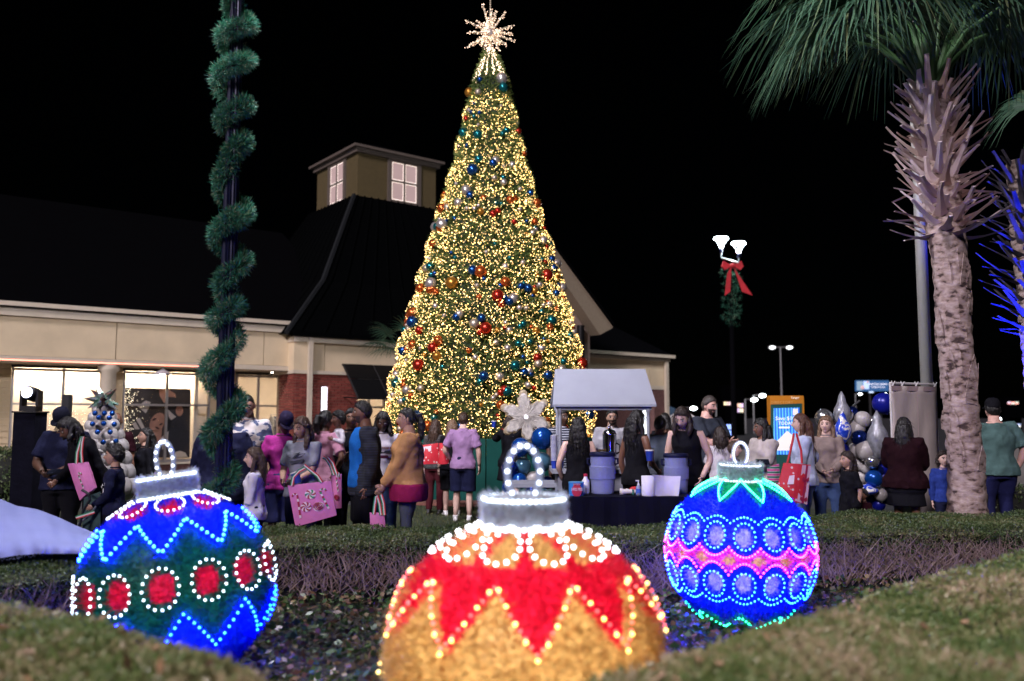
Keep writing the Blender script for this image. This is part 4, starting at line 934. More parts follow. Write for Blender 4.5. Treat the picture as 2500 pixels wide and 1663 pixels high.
# ================================================================== palms
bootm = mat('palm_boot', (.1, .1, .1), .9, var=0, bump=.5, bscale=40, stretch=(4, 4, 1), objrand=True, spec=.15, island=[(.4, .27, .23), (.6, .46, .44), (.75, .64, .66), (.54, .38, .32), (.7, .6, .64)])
barkm = ramp2('palm_bark', 'noise', [(.05, .03, .026), (.25, .175, .15), (.40, .31, .29)], [.36, .45, .66], rough=.95, scale=10, stretch=(1, 1, 1.9), bump=1.0, detail=8)
def palm(label, Y, pts, z_boot, z_top, rad, fronds, nboot, bootlen, seedv, flaps=24, boot=None):
    random.seed(seedv); c = [P(u, v_, Y) for u, v_ in pts]; axis = [(V((c[0].x, Y, 0)) if i == 0 else q) for i, q in enumerate(c)]
    root = thing('palm_tree', label, 'palm tree', axis[0])
    def ax(z):
        for a, b in zip(axis, axis[1:]):
            if z <= b.z: return a.lerp(b, (z - a.z) / max(1e-6, b.z - a.z))
        return axis[-1].copy()
    N, K = 28, 130; rs = []
    for k in range(K + 1):
        z = z_top * k / K; q = ax(z); r = rad * (1.12 - .2 * sstep(z, 0, 1.2) + .12 * sstep(z, z_boot - .5, z_boot)); ring = []
        for i in range(N):
            a = 2 * math.pi * i / N; rr = r * (1 + .035 * math.sin(z * 34 + 2.5 * math.sin(a * 2)) + .03 * math.sin(a * 5 + z * 3) + random.gauss(0, .018)); ring.append((q.x + rr * math.cos(a), q.y + rr * math.sin(a), z))
        rs.append(ring)
    mb = MB(); mb.rings(rs); obj('trunk', mb, root, mats=barkm, smooth=True)
    # ragged bark flaps on the trunk
    for k in range(flaps):
        z = random.uniform(.9, z_boot); a = random.uniform(math.pi, 2 * math.pi); q = ax(z); o = V((math.cos(a), math.sin(a), 0)); t = V((-o.y, o.x, 0)); h = random.uniform(.12, .4); w_ = random.uniform(.04, .11); b = q + o * rad * .89
        mb = MB(); mb.prism([b - t * w_, b + t * w_ * .8 + V((0, 0, -.03)), b + o * .018 + t * w_ * .7 + V((0, 0, h * .6)), b + o * .022 + t * w_ * random.uniform(-.5, .5) + V((0, 0, h)), b + o * .016 - t * w_ * .8 + V((0, 0, h * .5))], o * .006); obj('bark_flap', mb, root, mats=barkm)
    # old leaf bases
    for k in range(nboot):
        t = k / nboot; z = z_boot - .1 + (z_top - z_boot + .05) * t; a = k * 2.39996 + random.gauss(0, .15); q = ax(z); o = V((math.cos(a), math.sin(a), 0)); sd_ = V((-o.y, o.x, 0))
        el = lerp(.15, .85, t) + random.gauss(0, .22); L_ = bootlen * random.uniform(.55, 1.3) * (1 - .15 * t); d = o * math.cos(el) + V((0, 0, math.sin(el))); b = q + o * (rad * .8)
        wv = [.09, .064, .038, .029, .026]; tv = [0, .2, .45, .8, 1]; mb = MB(); ring = []; cv = random.gauss(0, .1); cu2 = random.uniform(-.08, .3)
        for ww, tt in zip(wv, tv):
            p = b + d * (L_ * tt) + V((0, 0, cu2 * L_ * tt * tt)) + sd_ * (cv * L_ * tt * tt + random.gauss(0, .006)); up = sd_.cross(d)
            ring.append([p + sd_ * ww, p + up * ww * .42, p - sd_ * ww, p - up * ww * .1])
        mb.rings(ring); obj('leaf_base', mb, root, mats=boot or bootm)
    for (u, v_, dy, dirx, L_, droop) in fronds:
        b = P(u, v_, Y + dy); top = ax(z_top); q = MB(); mid = top.lerp(b, .5) + V((0, 0, .18)); pt = [top - V((0, 0, .1)), top.lerp(mid, .6), mid, b]
        q.tube(pt, [.04, .03, .024, .016], 6); fr = obj('petiole', q, root, mats=petm)
        fb = MB(); fan(fb, b, V(dirx), 54, L_, droop, spread=3.9, wid=.024); obj('blade', fb, fr, mats=frondm)
    random.seed(99); return root
zt_ = P(2262, 215, 9.6).z
palm('tall fan palm with shaggy leaf bases on its trunk, at the right', 9.6, [(2362, 1240), (2358, 1150), (2338, 900), (2318, 640), (2285, 380), (2268, 190)], P(2300, 560, 9.6).z, zt_, .195,
     [(2080, 60, -.3, (-1, -.3, -.15), 1.25, 1.3), (1990, 40, .5, (-1, .3, .0), 1.1, 1.2), (2100, 20, -.6, (-.5, -.8, .2), 1.2, 1.5), (2240, -40, -.5, (0, -.6, .7), 1.1, 1.3), (2215, -10, .2, (-.5, .2, .6), 1.3, 1.3), (2445, 15, -.2, (1, -.2, .1), 1.2, 1.4), (2400, -60, .4, (.7, .4, .4), 1.3, 1.3), (2160, -90, 0, (-.6, 0, .6), 1.3, 1.2),
      (2330, -120, -.3, (.4, -.2, .9), 1.2, 1), (2480, -100, .3, (.9, .2, .5), 1.3, 1.2), (2110, -60, .6, (-.9, .5, .3), 1.2, 1.2), (2290, 30, .7, (.2, .9, .1), 1.2, 1.2), (2040, -30, 0, (-1, -.1, .2), 1.3, 1.3), (2020, 90, .2, (-.9, -.2, -.4), 1.0, 1.2), (2150, 30, -.8, (-.2, -1, .0), 1.1, 1.5), (2300, -20, -.8, (.2, -1, .2), 1.1, 1.5), (2470, 60, .4, (.9, .2, -.3), 1.0, 1.3), (2180, 70, .9, (-.4, .9, -.1), 1.1, 1.4), (2390, 40, .8, (.6, .8, -.1), 1.1, 1.4)], 150, .46, 3)
zt2 = P(2500, 395, 12).z
palm('shaggy palm lit bright blue at the right edge', 12, [(2555, 1230), (2550, 1100), (2535, 800), (2515, 600), (2500, 395)], P(2510, 800, 12).z, zt2, .22,
     [(2560, 300, -.3, (.8, -.4, .4), 1.1, 1.2), (2530, 260, .3, (.3, .4, .7), 1, 1.2)], 130, .5, 5, 4, boot=mat('palm_boot_dim', (.07, .06, .075), .9, var=.3, scale=9, spec=.1))  # boot colour darkened here so the blue beam outweighs the sun
bl = P(2470, 1230, 11.2); UL = thing('uplight', 'small black ground spotlight throwing blue light up the edge palm', 'spotlight', (bl.x, bl.y, 0))
mb = MB(); mb.lathe([(.09, 0), (.11, .02), (.11, .2), (.08, .22)], (bl.x, bl.y, .02), 14); obj('housing', mb, UL, mats=blackm)
mb = MB(); mb.lathe([(.075, 0), (.075, .008)], (bl.x, bl.y, .236), 14); obj('lens', mb, UL, mats=emis('blue_lens', (.05, .1, 1), 8))
light('blue_beam', 'SPOT', (bl.x, bl.y, .27), 5200, (.015, .03, 1.0), .05, UL, 42, P(2508, 560, 12))

# ================================================================== DJ light tower, speaker, cloth
q = P(75, 1008, 9.2); DJ = thing('light_stand', 'tall black draped stand at the far left under the moving spotlight', 'stand', (q.x, 9.2, 0))
mb = MB(); mb.box((q.x, 9.2, q.z / 2), (.23, .23, q.z)); obj('drape', mb, DJ, mats=mat('black_drape', (.004, .004, .009), .95, var=.3, scale=6, bump=.3, spec=.08))
mb = MB(); mb.box((q.x, 9.2, q.z + .008), (.26, .26, .016)); obj('top_plate', mb, DJ, mats=blackm)
ML = thing('moving_spotlight', 'round moving head spotlight with glowing white face on the black stand', 'spotlight', (q.x, 9.2, q.z + .016))
mb = MB(); mb.box((q.x, 9.2, q.z + .045), (.17, .15, .055)); obj('base', mb, ML, mats=blackm)
for s in (-1, 1): mb = MB(); mb.box((q.x + s * .085, 9.2, q.z + .15), (.025, .1, .17)); obj('yoke_arm', mb, ML, mats=blackm)
rotf = M.Rotation(R(80), 3, 'X'); hc = V((q.x, 9.2, q.z + .2)); mb = MB(); mb.lathe([(.06, -.1), (.075, -.08), (.075, .07), (.065, .085)], hc, 20, rot=rotf); obj('head', mb, ML, mats=blackm, smooth=True)
mb = MB(); mb.lathe([(.05, .0), (.058, .004)], hc + V((0, -.088, .014)), 20, rot=rotf); obj('lens', mb, ML, mats=emis('spot_face', (.6, .66, 1), 7))
q = P(165, 964, 10.2); SPK = thing('column_speaker', 'slim black column speaker behind the man in the dark cap', 'speaker', (q.x, 10.2, 0))
mb = MB(); mb.box((q.x, 10.2, q.z - .2), (.08, .09, .4)); obj('cabinet', mb, SPK, mats=mat('speaker_cloth', (.008, .008, .01), .8, var=.2, scale=80))
mb = MB(); mb.tube([(q.x, 10.2, 0), (q.x, 10.2, q.z - .4)], .018, 8); obj('stand_pole', mb, SPK, mats=blackm)
mb = MB(); mb.box((q.x, 10.2, .02), (.4, .4, .03)); obj('stand_base', mb, SPK, mats=blackm)
# white cloth draped at the left edge
top = [(-120, 1170), (-30, 1205), (40, 1235), (90, 1243), (140, 1262), (190, 1285), (236, 1302)]; bot = [(-120, 1385), (-30, 1368), (40, 1356), (90, 1352), (140, 1352), (190, 1352), (214, 1345)]
nu, nv = 48, 14; vv = []; back = []
for i in range(nu):
    t = i / (nu - 1) * 6; k = min(5, int(t)); fr = t - k; u0 = lerp(top[k][0], top[k + 1][0], fr); v0 = lerp(top[k][1], top[k + 1][1], fr); u1 = lerp(bot[k][0], bot[k + 1][0], fr); v1 = lerp(bot[k][1], bot[k + 1][1], fr)
    for j in range(nv):
        s = j / (nv - 1); Y = 6.75 - .75 * math.sin(s * 1.57) + .05 * math.exp(-((s - .55) / .12) ** 2) + .018 * math.sin(i * .37 + 4 * s + math.sin(i * .21) * 2) * s + .01 * math.sin(i * .9 - 6 * s); vv.append(tuple(P(lerp(u0, u1, s), lerp(v0, v1, s), Y)))
    for j in range(nv):
        s = j / (nv - 1); p = P(u0, v0 + 3, 6.75); back.append((p.x, 6.78 + .7 * s, max(.02, p.z * (1 - s))))
ff = [(i * nv + j, (i + 1) * nv + j, (i + 1) * nv + j + 1, i * nv + j + 1) for i in range(nu - 1) for j in range(nv - 1)]
o_ = len(vv); ff += [tuple(x + o_ for x in q_) for q_ in ff]
tag(obj('draped_cloth', npmesh('draped_cloth', vv + back, ff, mat('bluelit_white_cloth', (.19, .22, .45), .8, var=.06, scale=3, bump=.2), smooth=True)), 'big white cloth draped over something at the left edge behind the hedge', 'cloth')  # blue light falling on the white cloth is put into its colour

# ================================================================== cart, table, drinks
cartw = mat('cart_white', (.26, .275, .33), .6, var=.05, scale=5)
CY = 10.6; a = P(1349, 993, CY - .35); b = P(1602, 993, CY - .35); t0 = P(1343, 906, CY); CX = (a.x + b.x) / 2; CWd = b.x - a.x
CT = thing('drinks_cart', 'white wooden drinks cart with pitched roof and slim posts', 'cart', (CX, CY, 0))
zr0, zr1 = a.z, t0.z; hx = CWd / 2
for s in (-1, 1):
    mb = MB(); y0 = CY + s * .37; mb.prism([(CX - hx, y0, zr0), (CX + hx, y0, zr0), (CX + hx - .07, CY, zr1), (CX - hx + .05, CY, zr1)], (0, 0, .025)); obj('roof', mb, CT, mats=cartw)
    mb = MB(); mb.prism([(CX + s * (hx - .06), CY - .33, zr0 + .01), (CX + s * (hx - .06), CY + .33, zr0 + .01), (CX + s * (hx - .1), CY, zr1 - .02)], (-s * .015, 0, 0)); obj('gable_panel', mb, CT, mats=cartw)
    mb = MB(); mb.box((CX, CY + s * .31, zr0 - .015), (CWd - .1, .035, .05)); obj('roof_beam', mb, CT, mats=cartw)
zc_ = P(1400, 1148, CY - .3).z
for sx in (-1, 1):
    for sy in (-1, 1):
        mb = MB(); px, py = CX + sx * (hx - .09), CY + sy * .31
        mb.lathe([(.024, 0), (.024, .12), (.017, .14), (.022, .18), (.019, .5 * (zr0 - zc_)), (.022, zr0 - zc_ - .14), (.018, zr0 - zc_ - .1), (.025, zr0 - zc_ - .08), (.025, zr0 - zc_ - .04)], (px, py, zc_ + .02), 12); obj('post', mb, CT, mats=cartw, smooth=True)
mb = MB(); mb.box((CX, CY, zc_ - .01), (CWd + .02, .82, .05)); obj('counter', mb, CT, mats=cartw)
mb = MB(); mb.box((CX, CY, (zc_ + .1) / 2 - .03), (CWd - .12, .66, zc_ - .17)); obj('cabinet', mb, CT, mats=cartw)
for s in (-1, 1):
    mb = MB(); mb.box((CX + s * CWd * .24, CY - .335, zc_ * .5), (CWd * .4, .02, zc_ * .62)); obj('front_panel', mb, CT, mats=cartw)
for sx in (-1, 1): mb = MB(); mb.tube([(CX + sx * hx * .6 - .02, CY - .2, .08), (CX + sx * hx * .6 + .02, CY - .2, .08)], .08, 14); obj('wheel', mb, CT, mats=blackm)
hz = P(1300, 1181, CY).z; mb = MB()
for yy in (CY - .25, CY + .25): mb.box((CX - hx - .26, yy, hz), (.62, .04, .05))
mb.box((CX - hx - .55, CY, hz), (.04, .46, .05)); obj('handle', mb, CT, mats=cartw)
cupb = mat('cup_blue', (.012, .04, .35), .5, var=.05); cupw = mat('cup_white', (.75, .74, .76), .5, var=.03)
def cup_stack(u, v0, v1, Y, label):
    q0, q1 = P(u, v1, Y), P(u, v0, Y); z0 = zc_ + .015; r = thing('cup_stack', label, 'cups', (q0.x, Y, z0), group='stacked paper cups on the cart'); h = q1.z - z0; n_ = max(4, int(h / .018)); k = 0
    mb = MB(); mb.lathe([(.028, 0), (.038, .09)], (q0.x, Y, z0), 14, mi=0); obj('bottom_cup', mb, r, mats=[cupb])
    cm = MB(); cm.lathe([(.036, -.008), (.039, -.008)], (0, 0, 0), 14, mi=0, cap=False); cm.lathe([(.0365, -.009), (.0385, .005)], (0, 0, 0), 14, mi=0, cap=False); cm.lathe([(.0385, .005), (.042, .006), (.042, .011), (.038, .011)], (0, 0, 0), 14, mi=1, cap=False); me = cm.mesh('cup', [cupb, cupw])
    for i in range(n_): o = obj('cup', me, r, world=False); o.location = (0, 0, .09 + i * (h - .09) / n_)
for i, (u, v0, lb) in enumerate(((1353, 1062, 'short front stack of blue paper cups at the left post of the cart'), (1369, 1078, 'stack of blue paper cups just right of the left cart post'), (1361, 1066, 'rear stack of blue paper cups near the left cart post'), (1578, 1072, 'tall stack of blue paper cups near the right cart post'), (1590, 1095, 'stack of blue paper cups outside the right cart post'))): cup_stack(u, v0, 1148, CY - .22 + .12 * (i % 3), lb)
# long table with black cloth
TYf = 8.45; tz = .735; ta, tb = P(1285, 1225, TYf).x, P(1705, 1225, TYf).x
mb = MB(); N = 70; vv = []
for i in range(N + 1):
    t = i / N; per = [(ta, TYf), (tb, TYf), (tb, TYf + .72), (ta, TYf + .72), (ta, TYf)]; L_ = [tb - ta, .72, tb - ta, .72]; d = t * sum(L_); k = 0
    while k < 3 and d > L_[k]: d -= L_[k]; k += 1
    fr = d / L_[k]; x = lerp(per[k][0], per[k + 1][0], fr); y = lerp(per[k][1], per[k + 1][1], fr)
    cx_, cy_ = (ta + tb) / 2, TYf + .36
    for j, z in enumerate((tz, tz - .02, tz * .6, tz * .3, .02)): k2 = 1 + (.0 if j < 2 else .006 * j) + .012 * math.sin(i * 1.9) * j / 4; vv.append((cx_ + (x - cx_) * k2, cy_ + (y - cy_) * (1 + (k2 - 1) * 4), z))
ff = [(i * 5 + j, (i + 1) * 5 + j, (i + 1) * 5 + j + 1, i * 5 + j + 1) for i in range(N) for j in range(4)]
clothb = mat('black_cloth', (.004, .004, .012), .9, var=.3, scale=5, spec=.1)
TT = thing('serving_table', 'long serving table under a black cloth behind the hedge', 'table', ((ta + tb) / 2, TYf + .36, 0))
mb.add(vv, ff); obj('skirt', mb, TT, mats=clothb)
mb = MB(); mb.box(((ta + tb) / 2, TYf + .36, tz - .012), (tb - ta - .004, .716, .02)); obj('table_top', mb, TT, mats=clothb)
coolm = mat('bluelit_cooler_grey', (.20, .225, .40), .55, var=.06, scale=60, bump=.1); cooll = mat('cooler_lid', (.006, .008, .035), .6, var=.1, spec=.2)  # grey coolers, with a tint of blue light mixed into the colour
def cooler(u, Y, label, v_top):
    q = P(u, 1222, Y); r = thing('drink_cooler', label, 'cooler', (q.x, Y, tz)); s = (P(u, v_top, Y).z - tz) / .5
    mb = MB(); mb.lathe([(.135 * s, 0), (.14 * s, .01), (.148 * s, .17 * s), (.155 * s, .175 * s), (.157 * s, .33 * s), (.148 * s, .335 * s), (.15 * s, .45 * s)], (q.x, Y, tz), 48); bd = obj('body', mb, r, mats=coolm, smooth=False)
    for k in range(34):
        a = math.pi + math.pi * (k + .5) / 34; rib = MB(); rib.box((q.x + .156 * s * math.cos(a), Y + .156 * s * math.sin(a), tz + .253 * s), (.006 * s, .006 * s, .14 * s), M.Rotation(a, 3, 'Z')); obj('rib', rib, bd, mats=coolm)
    mb = MB(); mb.lathe([(.155 * s, .45 * s), (.16 * s, .455 * s), (.16 * s, .485 * s), (.15 * s, .5 * s), (.1 * s, .5 * s)], (q.x, Y, tz), 32); obj('lid', mb, r, mats=cooll, smooth=True)
    for sg in (-1, 1):
        mb = MB(); mb.tube([(q.x + sg * .15 * s, Y, tz + .42 * s), (q.x + sg * .185 * s, Y - .01, tz + .42 * s), (q.x + sg * .185 * s, Y - .01, tz + .36 * s), (q.x + sg * .15 * s, Y, tz + .35 * s)], .014 * s, 6); obj('handle', mb, r, mats=cooll)
cooler(1472, 8.85, 'grey insulated drink cooler beside the cocoa tin', 1104); cooler(1652, 8.9, 'grey insulated drink cooler beside the leaning woman', 1107)
# cocoa tin
q = P(1407, 1226, 8.62); TN = thing('cocoa_tin', 'bright blue cocoa tin with a red round badge, on the table', 'tin', (q.x, 8.62, tz)); hh = P(1407, 1178, 8.62).z - tz; rr = .074
mb = MB(); mb.lathe([(rr, 0), (rr, hh)], (q.x, 8.62, tz), 28); obj('can', mb, TN, mats=ramp2('tin_blue', 'noise', [(.02, .16, .55), (.03, .25, .7), (.01, .03, .2)], [.3, .55, .75], scale=22, rough=.35), smooth=False)
mb = MB(); mb.lathe([(rr + .002, 0), (rr + .003, .012), (rr - .01, .014)], (q.x, 8.62, tz + hh - .006), 28); obj('lid', mb, TN, mats=mat('tin_lid', (.08, .3, .6), .4, var=.05))
bd = MB(); bd.prism([V((q.x + .05 * math.cos(t), 8.62 - rr - .003, tz + hh * .42 + .062 * math.sin(t))) for t in [2 * math.pi * i / 24 for i in range(24)]], (0, .002, 0)); bd.prism([(q.x - .034, 8.62 - rr - .003, tz + hh * .83), (q.x + .034, 8.62 - rr - .003, tz + hh * .83), (q.x + .034, 8.62 - rr - .003, tz + hh * .95), (q.x - .034, 8.62 - rr - .003, tz + hh * .95)], (0, .002, 0)); obj('badge', bd, TN, mats=mat('badge_red', (.5, .02, .05), .5, var=.1))
wht = mat('white_ink', (.8, .8, .82), .6, var=0)
text_part('lettering', 'SWISS MISS', .027, upright((q.x, 8.62 - rr - .008, tz + hh * .5)) @ M.Diagonal((.86, 1.5, 1, 1)), wht, TN)
text_part('lettering', 'HOT COCOA', .012, upright((q.x, 8.62 - rr - .008, tz + hh * .88)), wht, TN)
q = P(1430, 1222, 8.75); mb = MB(); mb.lathe([(.035, 0), (.04, .02), (.04, .13), (.02, .16), (.016, .18)], (q.x, 8.75, tz), 16); JG = thing('milk_bottle', 'white plastic bottle with red cap just behind the cocoa tin', 'bottle', (q.x, 8.75, tz)); obj('body', mb, JG, mats=cupw, smooth=True)
mb = MB(); mb.lathe([(.02, .178), (.02, .2), (.017, .202)], (q.x, 8.75, tz), 14); obj('cap', mb, JG, mats=_mats['badge_red'])
q = P(1531, 1222, 8.7); NP_ = thing('napkin_pile', 'crumpled white napkins with a green band on the black table', 'napkins', (q.x, 8.7, tz))
mb = MB(); rs = []
for k in range(8):
    t = k / 7; rs.append([(q.x - .07 + .16 * t, 8.7 + .04 * math.cos(a) * (1 + .2 * random.random()), tz + .028 + .028 * math.sin(a) * (1.3 - .6 * t) * random.uniform(.8, 1.15)) for a in [2 * math.pi * i / 10 for i in range(10)]])
mb.rings(rs); obj('napkin', mb, NP_, mats=mat('napkin', (.6, .56, .55), .9, var=.08), smooth=True)
mb = MB(); mb.box((q.x + .055, 8.7, tz + .026), (.016, .088, .05)); obj('band', mb, NP_, mats=mat('band_green', (.01, .15, .12), .6, var=.1))
q = P(1549, 1216, 8.82); mb = MB(); mb.ell((q.x, 8.82, tz + .036), (.055, .045, .036), 14, 10); mb.ell((q.x - .035, 8.82, tz + .022), (.04, .03, .021), 10, 8); tag(obj('red_pouch', mb, mats=mat('pouch_red', (.5, .01, .02), .5, var=.15), smooth=True), 'small red rounded pouch behind the napkins', 'pouch')
q = P(1559, 1224, 8.6); SB = thing('sanitizer_bottle', 'small clear pump bottle left of the paper towel roll', 'bottle', (q.x, 8.6, tz)); mb = MB(); mb.lathe([(.022, 0), (.026, .01), (.026, .085), (.012, .1)], (q.x, 8.6, tz), 16); obj('body', mb, SB, mats=mat('clear_plastic', (.4, .45, .65), .2, var=.1, trans=.5), smooth=True)
mb = MB(); mb.lathe([(.013, .1), (.013, .115), (.006, .116), (.006, .14)], (q.x, 8.6, tz), 12); mb.box((q.x - .01, 8.6, tz + .145), (.035, .014, .01)); obj('pump', mb, SB, mats=cupw)
mb = MB(); mb.lathe([(.0265, .025), (.0265, .065)], (q.x, 8.6, tz), 16, cap=False); obj('label_band', mb, SB, mats=mat('label_blue', (.05, .12, .5), .5, var=.1))
q = P(1583, 1230, 8.55); RT = thing('paper_towel_roll', 'white paper towel roll with a loose sheet hanging off, on the table', 'paper towels', (q.x, 8.55, tz)); papm = mat('paper_white', (.66, .64, .74), .9, var=.04, scale=20)
hh = P(1583, 1162, 8.55).z - tz; mb = MB(); mb.lathe([(.02, 0), (.064, .0), (.066, .01), (.066, hh), (.02, hh)], (q.x, 8.55, tz), 28); obj('roll', mb, RT, mats=papm, smooth=True)
vv = []; nu = 14
for i in range(nu):
    t = i / (nu - 1); x = q.x + .03 + .29 * t; y = 8.55 - .058 + .1 * math.sin(t * 2.5)
    for j in range(6): s = j / 5; vv.append((x - (.03 * s if t > .9 else 0), y + .012 * math.sin(5 * t + 2 * s), tz + hh * (1 - .06 * math.sin(t * 3)) - s * (hh + .02 * t) - .05 * t * s + .02 - .02 * t))
ff = [(i * 6 + j, (i + 1) * 6 + j, (i + 1) * 6 + j + 1, i * 6 + j + 1) for i in range(nu - 1) for j in range(5)]
obj('sheet', npmesh('sheet', vv, ff, papm, smooth=True), RT)
# coffee urn on the cart
q = P(1492, 1100, 10.0); UR = thing('coffee_urn', 'polished steel coffee urn with a brass tap', 'urn', (q.x, 10.15, zc_ + .015)); chrome = mat('chrome', (.6, .58, .6), .12, 1, var=0)
uh = P(1492, 1065, 10.15).z - zc_; mb = MB(); mb.lathe([(.09, 0), (.09, .03), (.08, .05), (.08, uh), (.085, uh + .01), (.06, uh + .05), (.02, uh + .07), (.012, uh + .1), (.02, uh + .11), (.004, uh + .12)], (q.x, 10.15, zc_ + .016), 28); obj('body', mb, UR, mats=chrome, smooth=True)
mb = MB(); mb.tube([(q.x - .07, 10.1, zc_ + uh * .6), (q.x - .13, 10.06, zc_ + uh * .6), (q.x - .13, 10.06, zc_ + uh * .5)], .012, 8); obj('tap', mb, UR, mats=mat('brass', (.45, .28, .1), .3, 1, var=0))
mb = MB(); mb.tube([(q.x + .08, 10.15, zc_ + uh * .8), (q.x + .115, 10.12, zc_ + uh * .75), (q.x + .115, 10.12, zc_ + uh * .55), (q.x + .08, 10.15, zc_ + uh * .5)], .01, 6); obj('handle', mb, UR, mats=blackm)

# ================================================================== balloons and snowflakes
def balloon_me(name, m):
    mb = MB(); pr = []
    for i in range(15):
        t = math.pi * i / 14; z = -math.cos(t); pr.append((max(1e-3, math.sin(t) * (1 - .08 * max(0, -z))), z * (1.06 if z < 0 else 1)))
    mb.lathe(pr, (0, 0, 0), 22); mb.lathe([(.03, -1.05), (.1, -1.14)], (0, 0, 0), 8); return mb.mesh(name, m, True)
bal = {k: balloon_me('balloon', m) for k, m in dict(blue=mat('balloon_blue', (.005, .06, .30), .22, .55, var=.05), navy=mat('balloon_navy', (.006, .02, .14), .2, .7, var=.05), white=mat('balloon_white', (.46, .43, .42), .3, var=.03, trans=.25), silver=mat('balloon_silver', (.5, .5, .52), .15, .9, var=.03), teal=mat('balloon_pearl', (.08, .2, .3), .2, .5, var=.06), deep=mat('balloon_royal', (.006, .01, .22), .3, .2, var=.05)).items()}
def put_balloon(root, kind, u, v_, Y, rpx):
    p = P(u, v_, Y); r = rpx * Y / FPX; o = obj('balloon', bal[kind], root); o.matrix_basis = M.Translation(p) @ M.Rotation(random.uniform(-.5, .5), 4, 'Y') @ M.Rotation(random.uniform(-.5, .5), 4, 'X') @ M.Scale(r, 4); return o
BC = thing('balloon_cluster', 'cluster of metallic blue balloons under the big snowflake', 'balloons', P(1290, 1200, 11.2).to_tuple()[:2] + (0,))
for k, u, v_, dy, r in (('blue', 1324, 1070, -.1, 27), ('blue', 1271, 1092, 0, 23), ('blue', 1300, 1098, .15, 16), ('teal', 1322, 1128, -.05, 24), ('navy', 1245, 1146, .05, 22), ('teal', 1277, 1137, .1, 20), ('blue', 1268, 1174, 0, 19), ('white', 1302, 1168, .1, 17), ('navy', 1335, 1178, .1, 16), ('blue', 1240, 1190, .15, 15), ('navy', 1300, 1200, 0, 18)): put_balloon(BC, k, u, v_, 11.2 + dy, r)
mb = MB(); q = P(1290, 1150, 11.35); mb.tube([(q.x, 11.35, 0), (q.x, 11.35, q.z)], .015, 6); obj('stand', mb, BC, mats=blackm)
# snowflake
icem = mat('snowflake_ice', (.72, .62, .45), .25, var=.2, scale=14, bump=.5, trans=.6); icer = mat('snowflake_rim', (.70, .66, .62), .3, var=.25, scale=25, bump=.6, trans=.45)
SC = P(1284, 1018, 12.2); SF = thing('snowflake', 'large translucent light up snowflake in front of the christmas tree', 'snowflake', (SC.x, 12.2, 0)); Rr = 64 * 12.2 / FPX
def flake(th0, sc_):
    out = []
    for i in range(6):
        a = th0 + i * math.pi / 3
        for r_, da in ((.52, -.52), (.60, -.42), (.74, -.36), (.80, -.28), (.80, -.22), (.86, -.19), (.95, -.16), (1.02, -.08), (1.04, 0), (1.02, .08), (.95, .16), (.86, .19), (.80, .22), (.80, .28), (.74, .36), (.60, .42), (.52, .52)): out.append((r_ * sc_ * math.cos(a + da), r_ * sc_ * math.sin(a + da)))
    return out
def disc(pts, y, th): 
    mb = MB(); n = len(pts); rs = []
    for dy, k in ((0, .93), (-th * .5, 1), (-th, .93)): rs.append([V((SC.x + a * k, y + dy, SC.z + b * k)) for a, b in pts])
    mb.rings(rs); return mb
obj('plate', disc(flake(math.pi / 2 + .12, Rr), 12.2, .07), SF, mats=icem)
obj('rim', disc(flake(math.pi / 2 + .12, Rr * .86), 12.13, .03), SF, mats=icer)
for i in range(36):
    a = 2 * math.pi * i / 36 + random.gauss(0, .03); L_ = Rr * random.uniform(.45, .8 if i % 6 in (0, 1, 5) else .5); mb = MB(); mb.tube([(SC.x + .03 * math.cos(a), 12.09, SC.z + .03 * math.sin(a)), (SC.x + L_ * math.cos(a + .1), 12.1, SC.z + L_ * math.sin(a + .1))], [.012, .004], 4); obj('ridge', mb, SF, mats=icer)
mb = MB(); mb.ell((SC.x, 12.09, SC.z), (.03, .02, .03)); obj('lamp', mb, SF, mats=emis('flake_lamp', (.8, .8, 1), 1.5))
mb = MB(); mb.tube([(SC.x, 12.2, 0), (SC.x, 12.2, SC.z - Rr * .6)], .02, 6); obj('post', mb, SF, mats=blackm)
# balloon tree with foil star
BT = thing('balloon_tree', 'white balloon christmas tree with small blue balloons and a foil star', 'balloons', P(252, 1150, 10.4).to_tuple()[:2] + (0,))
for v_, r, n_, R_ in ((1001, 14, 4, 13), (1020, 17, 5, 20), (1040, 19, 5, 26), (1064, 22, 6, 30), (1092, 24, 6, 38), (1122, 26, 7, 44), (1155, 28, 7, 50), (1190, 30, 8, 54)):
    for i in range(n_):
        a = 2 * math.pi * (i + .5 * (r % 2)) / n_; put_balloon(BT, 'white', 252 + R_ * math.cos(a), v_, 10.4 + R_ * math.sin(a) * 10.4 / FPX, r)
for u, v_ in ((232, 1009), (255, 1009), (274, 1009), (241, 1019), (267, 1020), (226, 1035), (253, 1034), (279, 1036), (238, 1055), (269, 1055), (283, 1077), (225, 1082), (252, 1080)): put_balloon(BT, 'blue', u, v_, 10.4 - .24 - (v_ - 1000) * .0012, 6.2)
foil = ramp2('holo_foil', 'noise', [(.1, .12, .5), (.5, .5, .55), (.15, .4, .3), (.55, .25, .2), (.3, .3, .7)], [.2, .4, .5, .6, .8], scale=9, rough=.15); foil.node_tree.nodes['Principled BSDF'].inputs['Metallic'].default_value = .8
sc0 = P(252, 977, 10.35)
for (du, dv, dy) in ((-47, -4, 0), (-32, -27, .05), (-21, -45, 0), (33, -28, 0), (22, -27, .1), (42, 12, 0), (36, 24, -.05), (-38, 20, 0), (-17, 22, -.1), (4, -14, -.25), (-8, 6, -.22), (14, 8, -.2)):
    tip = P(252 + du, 977 + dv, 10.35 + dy * 1.4); mid = sc0.lerp(tip, .35); mb = MB(); mb.tube([sc0, mid, tip], [.02, .042, .001], 4); obj('foil_point', mb, BT, mats=foil)
